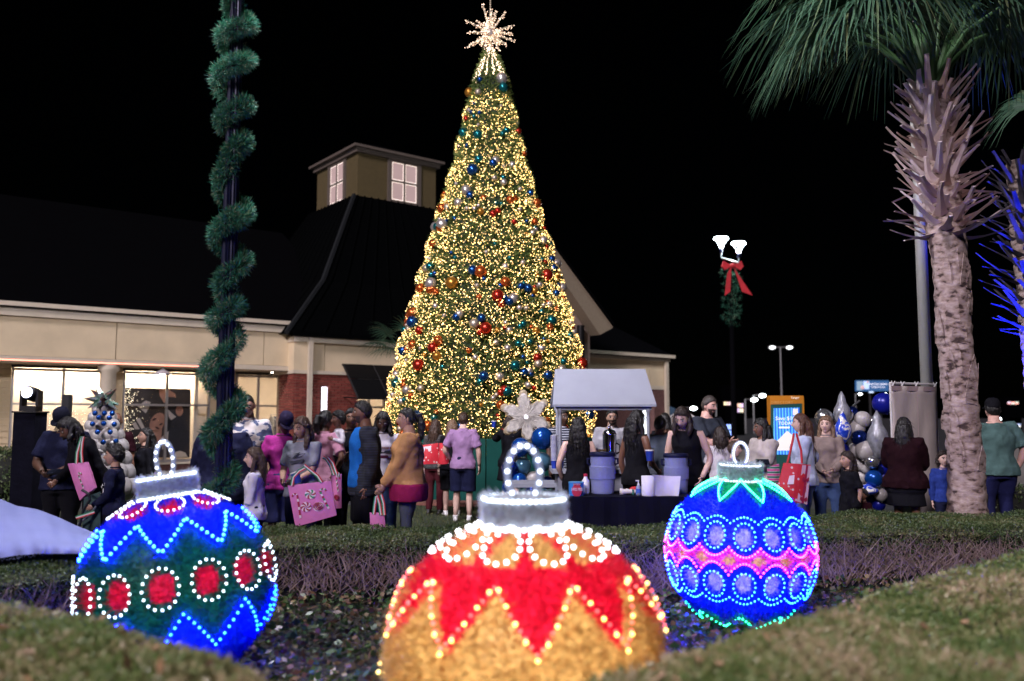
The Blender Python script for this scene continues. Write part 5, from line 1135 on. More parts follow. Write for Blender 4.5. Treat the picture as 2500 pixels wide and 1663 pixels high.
mb = MB(); q = P(252, 1190, 10.4); mb.tube([(q.x, 10.4, 0), (q.x, 10.4, sc0.z)], .02, 6); obj('stand', mb, BT, mats=blackm)
# balloon garland at right
BG = thing('balloon_garland', 'tall bunch of white, silver and blue balloons beside the pale banner', 'balloons', P(2080, 1200, 11).to_tuple()[:2] + (0,))
for k, u, v_, dy, r in (('silver', 2012, 1020, .1, 22), ('navy', 2022, 1036, .2, 22), ('silver', 2068, 1012, .05, 15), ('navy', 2080, 1006, .15, 14), ('white', 2106, 1024, .05, 20), ('white', 2092, 1045, .1, 20), ('navy', 2098, 1070, 0, 20), ('white', 2113, 1099, -.05, 24), ('white', 2090, 1098, .1, 18), ('silver', 2129, 1127, -.12, 17), ('white', 2104, 1135, .1, 15), ('white', 2115, 1143, .05, 14), ('navy', 2140, 1148, 0, 16), ('blue', 2133, 1168, -.1, 21), ('deep', 2160, 1140, .05, 18), ('deep', 2155, 1165, .1, 18), ('white', 2150, 1208, -.05, 16), ('navy', 2170, 1215, 0, 15), ('deep', 2145, 1232, .05, 16), ('silver', 2122, 1190, .1, 11), ('navy', 2120, 1215, .1, 16), ('deep', 2060, 1098, .1, 14), ('deep', 2156, 985, .9, 26), ('white', 2105, 1165, .15, 16), ('white', 2100, 1190, .2, 15), ('silver', 2128, 1030, .2, 15), ('navy', 2124, 1052, .2, 15), ('white', 2085, 1125, .2, 18), ('white', 2078, 1150, .2, 18)): put_balloon(BG, k, u, v_, 11 + dy, r)
mb = MB(); q = P(2100, 1010, 11.2); mb.tube([(q.x - .15, 11.2, 0), (q.x - .2, 11.2, 1.1), (q.x - .15, 11.2, 1.6), (q.x, 11.2, 1.72)], .018, 6); obj('frame', mb, BG, mats=blackm)
clearb = mat('clear_foil', (.45, .46, .5), .15, .3, var=.35, scale=18, bump=.4, trans=.5); bluef = ramp2('blue_ice_foil', 'noise', [(.004, .02, .3), (.02, .06, .5), (.6, .58, .55)], [.3, .52, .6], scale=12, rough=.2, stretch=(1, 1, .5), dist=1.5)
for u0, v0, v1, w_, m_, dy in ((2054, 955, 1052, 21, clearb, .05), (2056, 1004, 1085, 21, bluef, -.12), (2140, 1002, 1122, 25, clearb, -.15), (2118, 1180, 1210, 26, bluef, -.1)):
    t, b = P(u0, v0, 11 + dy), P(u0, v1, 11 + dy); h = t.z - b.z; mb = MB(); k = w_ * 11 / FPX; mb.lathe([(.004, h), (k * .35, h * .88), (k * .45, h * .78), (k * .5, h * .72), (k * .9, h * .55), (k, h * .42), (k * .8, h * .22), (k * .4, h * .08), (.01, 0)], (t.x, 11 + dy, b.z), 14); obj('foil_balloon', mb, BG, mats=m_, smooth=True)
# pale banner seen from the back
BN = thing('banner', 'plain pale banner on a frame with tied corners, next to the palm trunk', 'banner', P(2225, 1230, 10.6).to_tuple()[:2] + (0,)); banm = mat('banner_cloth', (.42, .36, .34), .85, var=.06, scale=4, bump=.2)
tl_, tr_, bl_, br_ = P(2175, 940, 10.5), P(2285, 953, 10.9), P(2158, 1222, 10.5), P(2278, 1232, 10.9); tl_.z = tr_.z = 1.89; bl_.z = br_.z = .25; bl_.x, br_.x = tl_.x - .02, tr_.x + .01
vv = []; 
for i in range(13):
    for j in range(17):
        p = tl_.lerp(tr_, i / 12).lerp(bl_.lerp(br_, i / 12), j / 16); p.y += .012 * math.sin(i * 1.4 + j * .5); vv.append(tuple(p))
ff = [(i * 17 + j, (i + 1) * 17 + j, (i + 1) * 17 + j + 1, i * 17 + j + 1) for i in range(12) for j in range(16)]
me = npmesh('cloth', vv, ff, banm, smooth=True); o = obj('cloth', me, BN); md = o.modifiers.new('thick', 'SOLIDIFY'); md.thickness = .006
mb = MB(); mb.prism([tl_ + V((0, -.012, .0)), tr_ + V((0, -.012, 0)), tr_ + V((0, -.012, -.06)), tl_ + V((0, -.012, -.06))], (0, .003, 0)); obj('hem', mb, BN, mats=mat('banner_hem', (.36, .27, .27), .9, var=.05))
mb = MB(); m0 = tl_.lerp(tr_, .55); mb.prism([m0 + V((0, -.016, -.06)), m0 + V((.006, -.016, -.06)), m0 + V((.0, -.016, -1.5)), m0 + V((-.008, -.016, -1.5))], (0, .002, 0)); obj('seam', mb, BN, mats=_mats['banner_hem'])
frp = mat('banner_tube', (.5, .48, .47), .5, var=.05)
for a, b in ((tl_, bl_), (tr_, br_)): mb = MB(); mb.tube([V((a.x, a.y + .02, .0)), a + V((0, .02, .03))], .016, 8); obj('frame_tube', mb, BN, mats=frp)
mb = MB(); mb.tube([tl_ + V((0, .02, .03)), tr_ + V((0, .02, .03))], .016, 8); obj('frame_tube', mb, BN, mats=frp)
for t in (.04, .24, .55, .97):
    p = tl_.lerp(tr_, t); mb = MB(); mb.tube([p, p + V((-.012, 0, .06))], .006, 5); mb.tube([p, p + V((.03, 0, .055))], .006, 5); mb.ell(p + V((0, 0, .005)), (.014, .014, .012), 8, 6); obj('tie', mb, BN, mats=frp)

# ================================================================== directory, billboard, tents, far lights
DY = 16.5
def dq(pts, dy=0): return [P(u, v_, DY + dy) for u, v_ in pts]
q = P(1923, 1150, DY); DR = thing('directory_sign', 'orange and green directory kiosk with a glowing blue screen', 'sign', (q.x, DY, 0))
z1 = P(1923, 966, DY).z; x0, x1 = P(1881, 1000, DY).x, P(1964, 1000, DY).x
mb = MB(); mb.box(((x0 + x1) / 2, DY + .12, z1 / 2), (x1 - x0, .2, z1)); obj('cabinet', mb, DR, mats=mat('kiosk_orange', (.42, .15, .008), .5, var=.05, emit=(.42, .15, .008), es=.25))
mb = MB(); mb.prism(dq([(1882, 988), (1958, 985), (1958, 1180), (1882, 1180)], .0), (0, .03, 0)); obj('green_frame', mb, DR, mats=mat('kiosk_green', (.008, .07, .06), .5, var=.05))
scr = ramp2('kiosk_screen', 'wave', [(.02, .12, .75), (.02, .25, .9), (.15, .6, .95)], [.2, .6, .9], scale=1.1, emit=.45, stretch=(0, 0, 1)); 
_t = [x for x in scr.node_tree.nodes if x.type == 'TEX_WAVE'][0]; _t.bands_direction = 'X'; _m = [x for x in scr.node_tree.nodes if x.type == 'MAPPING'][0]; _m.inputs['Scale'].default_value = (5, 1, 1)
mb = MB(); mb.prism(dq([(1889, 997), (1952, 995), (1952, 1110), (1889, 1110)], -.012), (0, .008, 0)); obj('screen', mb, DR, mats=scr)
mb = MB(); mb.prism(dq([(1936, 998), (1948, 998), (1948, 1014), (1936, 1014)], -.02), (0, .004, 0)); mb.prism(dq([(1897, 1077), (1922, 1052), (1934, 1062), (1946, 1100), (1897, 1100)], -.02), (0, .004, 0)); obj('screen_shape', mb, DR, mats=emis('screen_cream', (.9, .75, .6), .4))
wl_ = emis('screen_white', (.95, .9, .92), .6); s_ = DY / FPX
text_part('lettering', 'Save $10', 13 * s_, upright(P(1917, 1022, DY - .03)), wl_, DR); text_part('lettering', 'TODAY', 11 * s_, upright(P(1919, 1034, DY - .03)), wl_, DR)
mb = MB(); mb.prism(dq([(1902, 1042), (1928, 1042), (1928, 1046), (1902, 1046)], -.025), (0, .004, 0)); obj('text_bar', mb, DR, mats=wl_)
text_part('lettering', 'DIRECTORY', 9 * s_, upright(P(1909, 983, DY - .004)), mat('kiosk_letter', (.55, .3, .1), .5, var=0, emit=(.55, .3, .1), es=.3), DR, spacing=1.15)
text_part('lettering', 'Tanger', 7.5 * s_, upright(P(1941, 971, DY - .004)), emis('kiosk_white', (.9, .8, .7), .5), DR)
BY = 95; bb0, bb1 = P(2090, 930, BY), P(2163, 956, BY); BB = thing('billboard', 'far lit billboard with blue artwork and white text', 'billboard', ((bb0.x + bb1.x) / 2, BY, 0))
def bq(u0, u1, v0, v1, dy): return [P(u0, v0, BY + dy), P(u1, v0, BY + dy), P(u1, v1, BY + dy), P(u0, v1, BY + dy)]
mb = MB(); mb.prism(bq(2090, 2170, 929, 955, 0), (0, .3, 0)); obj('panel', mb, BB, mats=mat('billboard_blue', (.02, .05, .1), .6, var=0, emit=(.03, .12, .33), es=.8))
mb = MB(); mb.prism(bq(2092, 2106, 931, 953, -.06), (0, .03, 0)); obj('panel_art', mb, BB, mats=mat('billboard_pale', (.1, .1, .1), .6, var=0, emit=(.45, .68, .9), es=.6))
mb = MB(); mb.prism(bq(2108, 2122, 931, 950, -.06), (0, .03, 0)); obj('panel_art', mb, BB, mats=emis('billboard_sky', (.2, .45, .9), 1)); mb = MB(); mb.ell(P(2106, 946, BY - .15), (.22, .1, .22)); mb.ell(P(2118, 933, BY - .15), (.12, .1, .12)); obj('panel_art', mb, BB, mats=emis('billboard_red', (.5, .12, .1), .8))
for tx_, v_, sz in (('WATCH NOW!', 938.5, 6.6), ('bergerlive.com', 945, 5.6)): text_part('lettering', tx_, sz * BY / FPX, upright(P(2144, v_, BY - .1)), emis('billboard_white', (.9, .88, 1), 1.3), BB)
mb = MB(); mb.box(P(2127, 957.5, BY - .1), (.5, .1, .18)); obj('name_plate', mb, BB, mats=emis('billboard_plate', (.4, .65, .95), 1))
mb = MB(); mb.tube([((bb0.x + bb1.x) / 2, BY + .4, 0), ((bb0.x + bb1.x) / 2, BY + .4, bb0.z)], .2, 8); obj('post', mb, BB, mats=blackm)
tentm = mat('tent_white', (.6, .58, .56), .8, var=.05); tentb = mat('tent_blue', (.05, .10, .16), .8, var=.05)
def tent(u, v_, hw, vb, Y, label, m):
    p = P(u, v_, Y); w_ = hw * Y / FPX; zb_ = P(u, vb, Y).z; r = thing('canopy_tent', label, 'tent', (p.x, Y, 0)); b = [(p.x - w_, Y - w_, zb_), (p.x + w_, Y - w_, zb_), (p.x + w_, Y + w_, zb_), (p.x - w_, Y + w_, zb_)]
    mb = MB(); mb.rings([b, [(p.x + x * .05, Y + y * .05, p.z) for x, y in ((-1, -1), (1, -1), (1, 1), (-1, 1))]]); obj('canopy', mb, r, mats=m)
    mb = MB(); mb.rings([[(x, y, zb_ - .002) for x, y, _ in b], [(x, y, zb_ - .28) for x, y, _ in b]], cap=False); obj('valance', mb, r, mats=m)
    for x, y, _ in b: mb = MB(); mb.tube([(x, y, 0), (x, y, zb_)], .03, 5); obj('leg', mb, r, mats=alu)
tent(1664, 1000, 32, 1021, 34, 'white canopy tent behind the blond boy', tentm); tent(1636, 993, 26, 1008, 44, 'darker blue canopy tent beyond the white one', tentb)
# far shop fronts as small lit kiosks
def farlit(u, v_, w_, h_, Y, col, s, label):
    p = P(u, v_, Y); k = Y / FPX; r = thing('far_shop', label, 'shop', (p.x, Y, 0)); mb = MB(); mb.box((p.x, Y + 1, p.z / 2 + h_ * k), (w_ * k * 1.3, 1.8, p.z + h_ * k * 2)); obj('wall', mb, r, mats=mat('far_wall', (.0008, .0008, .0012), 1, var=.2, spec=.01))
    for i in range(3):
        for j in range(2):
            mb = MB(); cc = tuple(c * random.uniform(.5, 1.2) for c in col[(i + j) % len(col)]); mb.box((p.x + (i - 1) * w_ * k / 3, Y + .06, p.z + (j - .5) * h_ * k / 2), (w_ * k / 3 * .82, .06, h_ * k / 2 * .8)); obj('window', mb, r, mats=emis('far_window_%d' % random.randrange(10 ** 6), cc, s))
farlit(1776, 993, 17, 26, 70, [(.5, .6, .6), (.8, .7, .3), (.8, .55, .3)], 1.3, 'small lit shop front left of the directory, nearer the tall man'); farlit(1808, 996, 15, 24, 74, [(.6, .6, .7), (.7, .6, .25), (.8, .6, .4)], 1.2, 'small lit shop front left of the directory, nearer the far lamps')
farlit(1780, 1050, 11, 30, 45, [(.02, .25, .9), (.1, .4, 1)], 1.5, 'small blue lit booth between the crowd left of the directory')
farlit(2474, 984, 28, 7, 80, [(.8, .2, .15), (.7, .6, .6)], 1.6, 'red and white lit shop sign far right of the palm'); farlit(2481, 1039, 24, 9, 80, [(.8, .75, .7), (.2, .3, .9)], 1.6, 'pale lit shop sign low at the far right')
# dark shrub at the lower right edge behind the man in green
q0 = P(2490, 1230, 10.6); sh = thing('shrub', 'dark clipped shrub at the right edge beside the man in green', 'shrub', (q0.x, 10.6, 0)); n = 3500; base = np.stack([rng.uniform(q0.x - .45, q0.x + 1.2, n), rng.uniform(10.3, 11, n), rng.random(n) ** .5 * .68], 1)
v, f = blades(base, rng.normal(0, 1, (n, 3)), rng.uniform(.03, .06, n), .025); tag(obj('foliage', npmesh('foliage', v, f, leafd), sh), kind='stuff')
mb = MB(); mb.box((q0.x + .37, 10.65, .3), (1.5, .6, .6)); obj('core', mb, sh, mats=corem)
# ================================================================== people
_clouds = bpy.data.textures.new('cloth_folds', 'CLOUDS'); _clouds.noise_scale = .1; _clouds.noise_depth = 1
_hairtex = bpy.data.textures.new('hair_locks', 'CLOUDS'); _hairtex.noise_scale = .035; _hairtex.noise_depth = 2
def skin(name, c): return mat('skin_' + name, c, .5, var=.08, scale=18)
SK = dict(deep=skin('deep', (.075, .034, .02)), brown=skin('brown', (.17, .08, .05)), tan=skin('tan', (.42, .245, .175)), fair=skin('fair', (.62, .41, .34)), pink=skin('pink', (.58, .34, .28)))
LIP = {k: mat('lip_' + k, tuple(a * b for a, b in zip(c, (.75, .45, .45))), .45, var=0) for k, c in dict(deep=(.075, .034, .02), brown=(.17, .08, .05), tan=(.34, .185, .125), fair=(.52, .32, .25), pink=(.5, .28, .22)).items()}
def hairm(name, c): return ramp2('hair_' + name, 'noise', [tuple(x * .45 for x in c), c, tuple(min(1, x * 1.7) for x in c)], [.3, .5, .75], rough=.42, scale=16, stretch=(6, 6, 1), bump=.7, detail=5)
HC = dict(black=hairm('black', (.007, .006, .006)), dark=hairm('dark', (.022, .013, .010)), brown=hairm('brown', (.05, .026, .016)), auburn=hairm('auburn', (.075, .028, .014)), blond=hairm('blond', (.26, .16, .075)), light=hairm('light', (.16, .095, .055)), grey=hairm('grey', (.05, .04, .035)))
eyew = mat('eye_white', (.33, .31, .30), .3, var=0); eyed = mat('iris', (.02, .014, .01), .2, var=0); beardm = mat('beard', (.05, .03, .024), .8, var=.3, scale=80)
# ---- head shape on a lat-long grid
HNU, HNV = 44, 34
_hd = np.zeros((HNV + 1, HNU, 3)); _hp = np.zeros((HNV + 1, HNU, 3))
for j in range(HNV + 1):
    th = math.pi * j / HNV
    for i in range(HNU):
        ph = 2 * math.pi * i / HNU; d = np.array([math.sin(th) * math.sin(ph), -math.sin(th) * math.cos(ph), math.cos(th)]); _hd[j, i] = d
        x, y, z = .074 * d[0], .094 * d[1], .116 * d[2]
        if z < 0: t = -z / .116; x *= 1 - .34 * t ** 1.6; y = y * (1 - .12 * t) if y < 0 else y * (1 - .42 * t ** 1.3); y -= .012 * t
        if z > 0: y += .006 * z / .116
        if y < 0:
            y *= .95; g_ = lambda cx, cz, sx, sz: math.exp(-((abs(x) - cx) / sx) ** 2 - ((z - cz) / sz) ** 2)
            y -= .024 * g_(0, -.026, .011, .016) + .012 * g_(0, -.004, .008, .024); y += .012 * g_(.031, .010, .016, .011); y -= .004 * g_(.028, .034, .024, .010)
            y -= .0065 * g_(0, -.056, .02, .009) - .003 * g_(0, -.0565, .02, .0028); y -= .007 * g_(0, -.093, .02, .014); y -= .003 * g_(.042, -.02, .014, .018)
        _hp[j, i] = (x, y, z)
def head_faces(mb, mx, sc_, beard=False, sk=0):
    P_ = _hp.reshape(-1, 3) * sc_; vs_ = [mx @ V(p) for p in P_]; o = len(mb.v); mb.v.extend(tuple(p) for p in vs_)
    for j in range(HNV):
        for i in range(HNU):
            k = (i + 1) % HNU; mb.f.append((o + j * HNU + i, o + j * HNU + k, o + (j + 1) * HNU + k, o + (j + 1) * HNU + i)); c = (_hp[j, i] + _hp[j, k] + _hp[j + 1, i] + _hp[j + 1, k]) / 4; m_ = 0
            if c[1] < -.03:
                if abs(c[2] + .0565) < .0085 and abs(c[0]) < .024: m_ = 1
                elif abs(c[2] - .031) < .0058 and .012 < abs(c[0]) < .047: m_ = 4
                elif beard and c[2] < -.035 and (abs(c[0]) > .03 or c[2] < -.068 or abs(c[2] + .042) < .006): m_ = 5
            mb.m.append(m_)
    for s in (-1, 1):
        mb.ell(mx @ (V((s * .031, -.0765, .010)) * sc_), tuple(x * sc_ for x in (.014, .009, .0095)), 8, 6, 2); mb.ell(mx @ (V((s * .031, -.0842, .0095)) * sc_), tuple(x * sc_ for x in (.0078, .003, .0076)), 8, 6, 3)
        mb.ell(mx @ (V((s * .0755, .010, -.008)) * sc_), tuple(x * sc_ for x in (.009, .018, .03)), 8, 6, 0, mx.to_3x3())
def hair_shell(mb, mx, sc_, thick, low=0, part=0):
    vs_ = []
    for j in range(HNV + 1):
        for i in range(HNU):
            d = _hd[j, i]; p = _hp[j, i]; fr = -d[1]; zt = (-.12 + .74 * fr ** .75) if fr > 0 else (-.12 + (.62 + low) * fr); k = sstep(d[2] - zt, -.05, .12); q = V(p) + V(d) * (lerp(-.02, thick, k) + part * k * math.sin(d[0] * 20 + d[2] * 9)); vs_.append(mx @ (q * sc_))
    o = len(mb.v); mb.v.extend(tuple(p) for p in vs_)
    for j in range(HNV):
        for i in range(HNU): k = (i + 1) % HNU; mb.f.append((o + j * HNU + i, o + j * HNU + k, o + (j + 1) * HNU + k, o + (j + 1) * HNU + i)); mb.m.append(0)
def smooth_path(pts, n=9):
    pts = [V(p) for p in pts]; a, b, c = pts; k = .22; out = [a, a.lerp(b, .35), a.lerp(b, .7)]
    p0, p1 = a.lerp(b, 1 - k), b.lerp(c, k)
    for t in (0, .33, .66, 1): out.append(p0.lerp(b, t).lerp(b.lerp(p1, t), t))
    return out + [b.lerp(c, .45), b.lerp(c, .75), c]
def hand(mb, wrist, dirv, pn, s, curl, mi=0, left=1):
    d = V(dirv).normalized(); n = V(pn); n = (n - d * n.dot(d)); n = n.normalized() if n.length > 1e-4 else d.orthogonal().normalized(); sd_ = d.cross(n)
    rs = []
    for t, w_, th in ((-.02, .024, .02), (.02, .032, .017), (.055, .041, .015), (.09, .040, .012)): c = wrist + d * (t * s); rs.append([c + sd_ * (w_ * s * math.cos(q)) + n * (th * s * math.sin(q)) for q in [2 * math.pi * i / 10 for i in range(10)]])
    mb.rings(rs, mi)
    for k, (o, L_) in enumerate(((-.030, .068), (-.010, .078), (.010, .073), (.029, .057))):
        p = wrist + d * (.086 * s) + sd_ * (o * s); pts = [p]; ang = 0
        for q in range(3): ang += curl * (1 if q else .7); dd = d * math.cos(ang) + n * math.sin(ang); p = p + dd * (L_ * s * (.42, .33, .25)[q]); pts.append(p)
        mb.tube(pts, [.0092 * s, .0085 * s, .0078 * s, .006 * s], 6, mi)
    p = wrist + d * (.03 * s) - sd_ * (.03 * s * left); t1 = (d * .7 - sd_ * (.75 * left) + n * .35).normalized(); p1 = p + t1 * (.035 * s); p2 = p1 + (t1 * .6 + d * .6 + n * .3).normalized() * (.03 * s)
    mb.tube([p, p1, p2], [.013 * s, .0105 * s, .007 * s], 6, mi)
def ik(S_, T_, a, b, hint):
    d = T_ - S_; L_ = min(d.length, (a + b) * .995); d.normalize(); x = (a * a - b * b + L_ * L_) / (2 * L_); h = math.sqrt(max(0, a * a - x * x)); hv = V(hint) - d * V(hint).dot(d); hv.normalize(); return S_ + d * x + hv * h, S_ + d * L_
def remesh(o, vox, sm, disp, tex=None):
    m_ = o.modifiers.new('union', 'REMESH'); m_.mode = 'VOXEL'; m_.voxel_size = vox; m_.use_smooth_shade = True
    m_ = o.modifiers.new('relax', 'SMOOTH'); m_.iterations = sm; m_.factor = .5
    if disp: m_ = o.modifiers.new('folds', 'DISPLACE'); m_.texture = tex or _clouds; m_.strength = disp; m_.mid_level = .5; m_.texture_coords = 'LOCAL'
def person(label, u, v_top, Y, yaw=0, h=None, head=(0, 0, 0), lean=0, fat=1.0, sk='tan', hair=('short', 'dark'), top=('tee', None), bottom=('pants', None), armL=None, armR=None, beard=False, shoe=None, hs=None, hintL=(.5, .6, -.4), hintR=(-.5, .6, -.4), curl=.35, cap=None, z0=0, fem=False, under=None, legs=True, stance=.11, group=None, glasses=False, side=0):
    """yaw 0 faces the camera, -90 faces picture left.  armL is the arm on the picture's right when facing the camera."""
    pt = P(u, v_top, Y); H = h or pt.z; s = H / 1.7
    if hs is None: hs = max(1.0, min(1.32, 1 + (1.5 - H) * .55))
    kk = 1.7 / (1.45 + .25 * hs); s *= kk
    root = thing('person', label, 'person', (pt.x, Y, z0), R(yaw)); root.scale = (s, s, s)
    T_ = M.Translation((0, 0, .93)) @ M.Rotation(R(side), 4, 'Y') @ M.Rotation(R(lean), 4, 'X') @ M.Translation((0, 0, -.93))
    W_ = .92 if fem else 1.0
    def ring(z, rx, ry, yo=0, n=20, up=True):
        q = [V((rx * math.cos(a), yo + ry * math.sin(a), z)) for a in [2 * math.pi * i / n for i in range(n)]]; return [T_ @ p for p in q] if up else q
    hipw = 1.08 if fem else 1.0
    def torso(off, z0_, z1_=1.46, flare=0, yo=0, ful=1):
        R_ = [(.74, .165 * hipw, .115, .005), (.82, .172 * hipw, .122, .01), (.92, .17 * hipw, .12, .008), (1.05, .142 * W_, .105, 0), (1.18, .158 * W_, .115, -.008 if fem else 0), (1.28, .172 * W_, .118, -.014 if fem else 0), (1.36, .170 * W_, .10, 0), (1.405, .135 * W_, .08, .008), (1.435, .085, .066, .01), (1.46, .062, .06, .008), (1.52, .053, .056, -.002)]
        out = []
        for z, rx, ry, yy in R_:
            if z0_ - .001 <= z <= z1_ + .001: f_ = fat if z < 1.3 else lerp(fat, 1, .6); k = flare * max(0, 1.1 - z) + (.010 if z < 1.0 and off > .005 else 0); out.append(ring(z, rx * f_ + off + k, ry * f_ * ful + off + k * .8, yy + yo))
        return out
    SHw = .172 * W_ * lerp(fat, 1, .55)
    Sh = {1: T_ @ V((SHw, .008, 1.375)), -1: T_ @ V((-SHw, .008, 1.375))}
    arms = {}
    for sg, tgt, hint in ((1, armL, hintL), (-1, armR, hintR)):
        tg = V(tgt) if tgt else V((sg * .235, -.03, .82)); el, wr = ik(Sh[sg], tg, .29, .255, hint); arms[sg] = (Sh[sg], el, wr)
    # body: one mesh with head, neck, trunk, limbs and hands
    mb = MB(); mb.rings(torso(0, .82, 1.52))
    for sg in (1, -1):
        a, b, c = arms[sg]; q = smooth_path((a, b, c)); fa = lerp(1, fat, .5) * (.88 if fem else 1); mb.tube([T_ @ V((SHw * .55 * sg, .005, 1.37))] + q, [.05 * fa, .056 * fa, .052 * fa, .047 * fa, .043 * fa, .041 * fa, .041 * fa, .042 * fa, .036 * fa, .030, .026], 10)
        d = (c - b); inw = V((-sg, -.3, .2)); hand(mb, c, d, inw, .98 if not fem else .9, curl, 0, sg)
    lg = {}
    for sg in (1, -1):
        hp, kn, an = V((sg * .09 * hipw, .005, .9)), V((sg * (.09 + stance * .1), -.02, .49)), V((sg * stance, .02, .085)); lg[sg] = (hp, kn, an)
        if legs: mb.tube(smooth_path((hp, kn, an)), [.085 * fat, .08, .07, .056, .052, .05, .052, .054, .042, .034], 10)
    HS = hs; hc = T_ @ V((0, -.012, 1.45)); mx = M.Translation(hc) @ T_.to_3x3().to_4x4() @ M.Rotation(R(head[0]), 4, 'Z') @ M.Rotation(R(head[1] - lean * .55), 4, 'X') @ M.Rotation(R(head[2]), 4, 'Y') @ M.Translation((0, -.01, .134 * HS))
    head_faces(mb, mx, HS * 1.0, beard)
    obj('body', mb, root, world=False, mats=[SK[sk], LIP[sk], eyew, eyed, HC[hair[1]] if hair[1] in HC else HC['dark'], beardm], smooth=True)
    # top
    kind, tm = top[0], top[1]; tmats = tm
    off = dict(tee=.017, long=.016, tank=.012, jacket=.034, dress=.014, polo=.018, sweater=.03).get(kind, .016)
    if under:
        mu = MB(); mu.rings(torso(.018, .82, 1.435, .03, -.02) if under[0] == 'full' else torso(.036, .74, .93, .06, 0)); o = obj('undershirt', mu, root, world=False, mats=under[1]); remesh(o, .02, 3, .012)
    mt = MB(); hem = dict(jacket=.74, sweater=.82, dress=.82).get(kind, .82); mt.rings(torso(off, hem, 1.445, .06 if kind in ('tee', 'jacket', 'polo') else .02, .012 if under and under[0] == 'full' else 0))
    if kind == 'dress': mt.rings([ring(.95, .18, .135, .005, up=False), ring(.75, .21, .17, .005, up=False), ring(.52, .25, .2, .005, up=False)])
    for sg in (1, -1):
        a, b, c = arms[sg]; q = smooth_path((a, b, c)); inn = T_ @ V((SHw * .45 * sg, .005, 1.365)); fa = lerp(1, fat, .6) * (.92 if fem else 1)
        if kind in ('tee', 'polo'): mt.tube([inn, q[0], q[1], q[2], q[3].lerp(q[4], .2)], [.07 * fa, .078 * fa, .074 * fa, .072 * fa, .073 * fa], 12)
        elif kind in ('tank', 'dress'): mt.tube([inn, a.lerp(inn, .25)], [.055, .05], 10)
        else: e = .012 if kind == 'long' else .026; mt.tube([inn] + q, [.06 * fa + e, .064 * fa + e, .058 * fa + e, .052 * fa + e, .048 * fa + e, .047 + e, .047 + e, .046 + e, .041 + e, .036 + e * .9, .031 + e * .8], 12)
    nm = dict(jacket='jacket', sweater='sweater', dress='dress', tank='top').get(kind, 'shirt'); o = obj(nm, mt, root, world=False, mats=tmats, smooth=True); remesh(o, .0165, 3, .032 if kind != 'tank' else .018)
    if kind in ('tee', 'polo', 'long'):
        cl = MB(); cl.rings([ring(1.437, .086, .071, .008), ring(1.455, .076, .068, .008), ring(1.456, .068, .062, .008), ring(1.437, .07, .06, .008)], cap=False); obj('collar', cl, root, world=False, mats=tmats, smooth=True)
    if bottom and kind != 'dress':
        bk, bmt = bottom; bo = MB(); e = dict(pants=.012, jeans=.012, leggings=.004, shorts=.02, skirt=.02).get(bk, .012)
        bo.rings([r for r in (ring(.78, .165 * hipw * fat + e, .12 * fat + e, .005, up=False), ring(.88, .172 * hipw * fat + e, .125 * fat + e, .005, up=False), ring(.96, .165 * hipw * fat + e, .12 * fat + e, .005, up=False), ring(1.02, .15 * fat + e, .112 * fat + e, 0, up=False))])
        for sg in (1, -1):
            q = smooth_path(lg[sg]); r0 = [.1 * fat + e, .092 * fat + e, .082 + e, .07 + e, .064 + e, .062 + e, .06 + e, .06 + e, .052 + e, .048 + e]
            if bk == 'shorts': bo.tube(q[:6], [.105 * fat + e, .1 * fat + e, .095 + e, .09 + e, .09 + e, .09 + e], 12)
            elif bk == 'skirt': pass
            else: bo.tube(q, [x * (.86 if bk == 'leggings' else 1) for x in r0], 12)
        if bk == 'skirt': bo.rings([ring(.92, .19, .14, up=False), ring(.6, .24, .19, up=False)])
        o = obj('skirt' if bk == 'skirt' else 'trousers' if bk != 'shorts' else 'shorts', bo, root, world=False, mats=bmt, smooth=True); remesh(o, .018, 3, .007)
    if legs:
        for sg in (1, -1):
            an = lg[sg][2]; sb = MB(); rs = []
            for t, w_, hh in ((-.07, .028, .03), (-.03, .036, .05), (.04, .04, .045), (.11, .045, .03), (.17, .04, .024), (.195, .02, .014)): c = V((an.x + sg * .02 * t / .2, an.y - t, hh * .9)); rs.append([c + V((w_ * math.cos(q), 0, hh * .9 * math.sin(q))) for q in [2 * math.pi * i / 12 for i in range(12)]])
            sb.rings(rs); sb.tube([(an.x, an.y + .005, .05), (an.x, an.y + .01, .1)], [.045, .042], 10); obj('shoe', sb, root, world=False, mats=shoe or mat('shoe_dark', (.02, .02, .022), .5, var=.1), smooth=True)
    # hair
    st, hcol = hair[0], HC.get(hair[1])
    if st != 'bald':
        hb = MB(); thick = dict(buzz=.003, short=.014, curly=.034, long=.016, pony=.009, wavy=.02, bob=.02, bun=.01).get(st, .014); hair_shell(hb, mx, HS, thick, low=.12 if st in ('long', 'wavy', 'bob') else 0)
        def hl(p): return mx @ (V(p) * HS)
        if st in ('long', 'wavy', 'bob'):
            L_ = hair[2] if len(hair) > 2 else .34; w_ = .088 if st == 'long' else .102; base_h = hl((0, .045, .03)); dn = V((0, .10, -1)) if lean < 20 else V((0, -.1, -1)); prev = None; rs = []
            rr = mx.to_3x3() @ V((1, 0, 0)); rr.z = 0; rr.normalize(); bk_ = mx.to_3x3() @ V((0, 1, 0)); bk_.z = 0; bk_ = bk_.normalized() if bk_.length > .01 else V((0, 1, 0))
            for t, ww, dd in ((0, .8, .06), (.2, .95, .062), (.4, 1.0, .055), (.6, 1.05, .05), (.8, .92, .042), (.94, .62, .03), (1.0, .3, .015)):
                c = base_h + bk_ * (.028 + .035 * min(1, t * 2.2)) - V((0, 0, 1)) * ((L_ + .06) * t); rs.append([c + rr * (w_ * ww * math.cos(q)) + bk_ * (dd * math.sin(q)) for q in [2 * math.pi * i / 16 for i in range(16)]])
            hb.rings(rs)
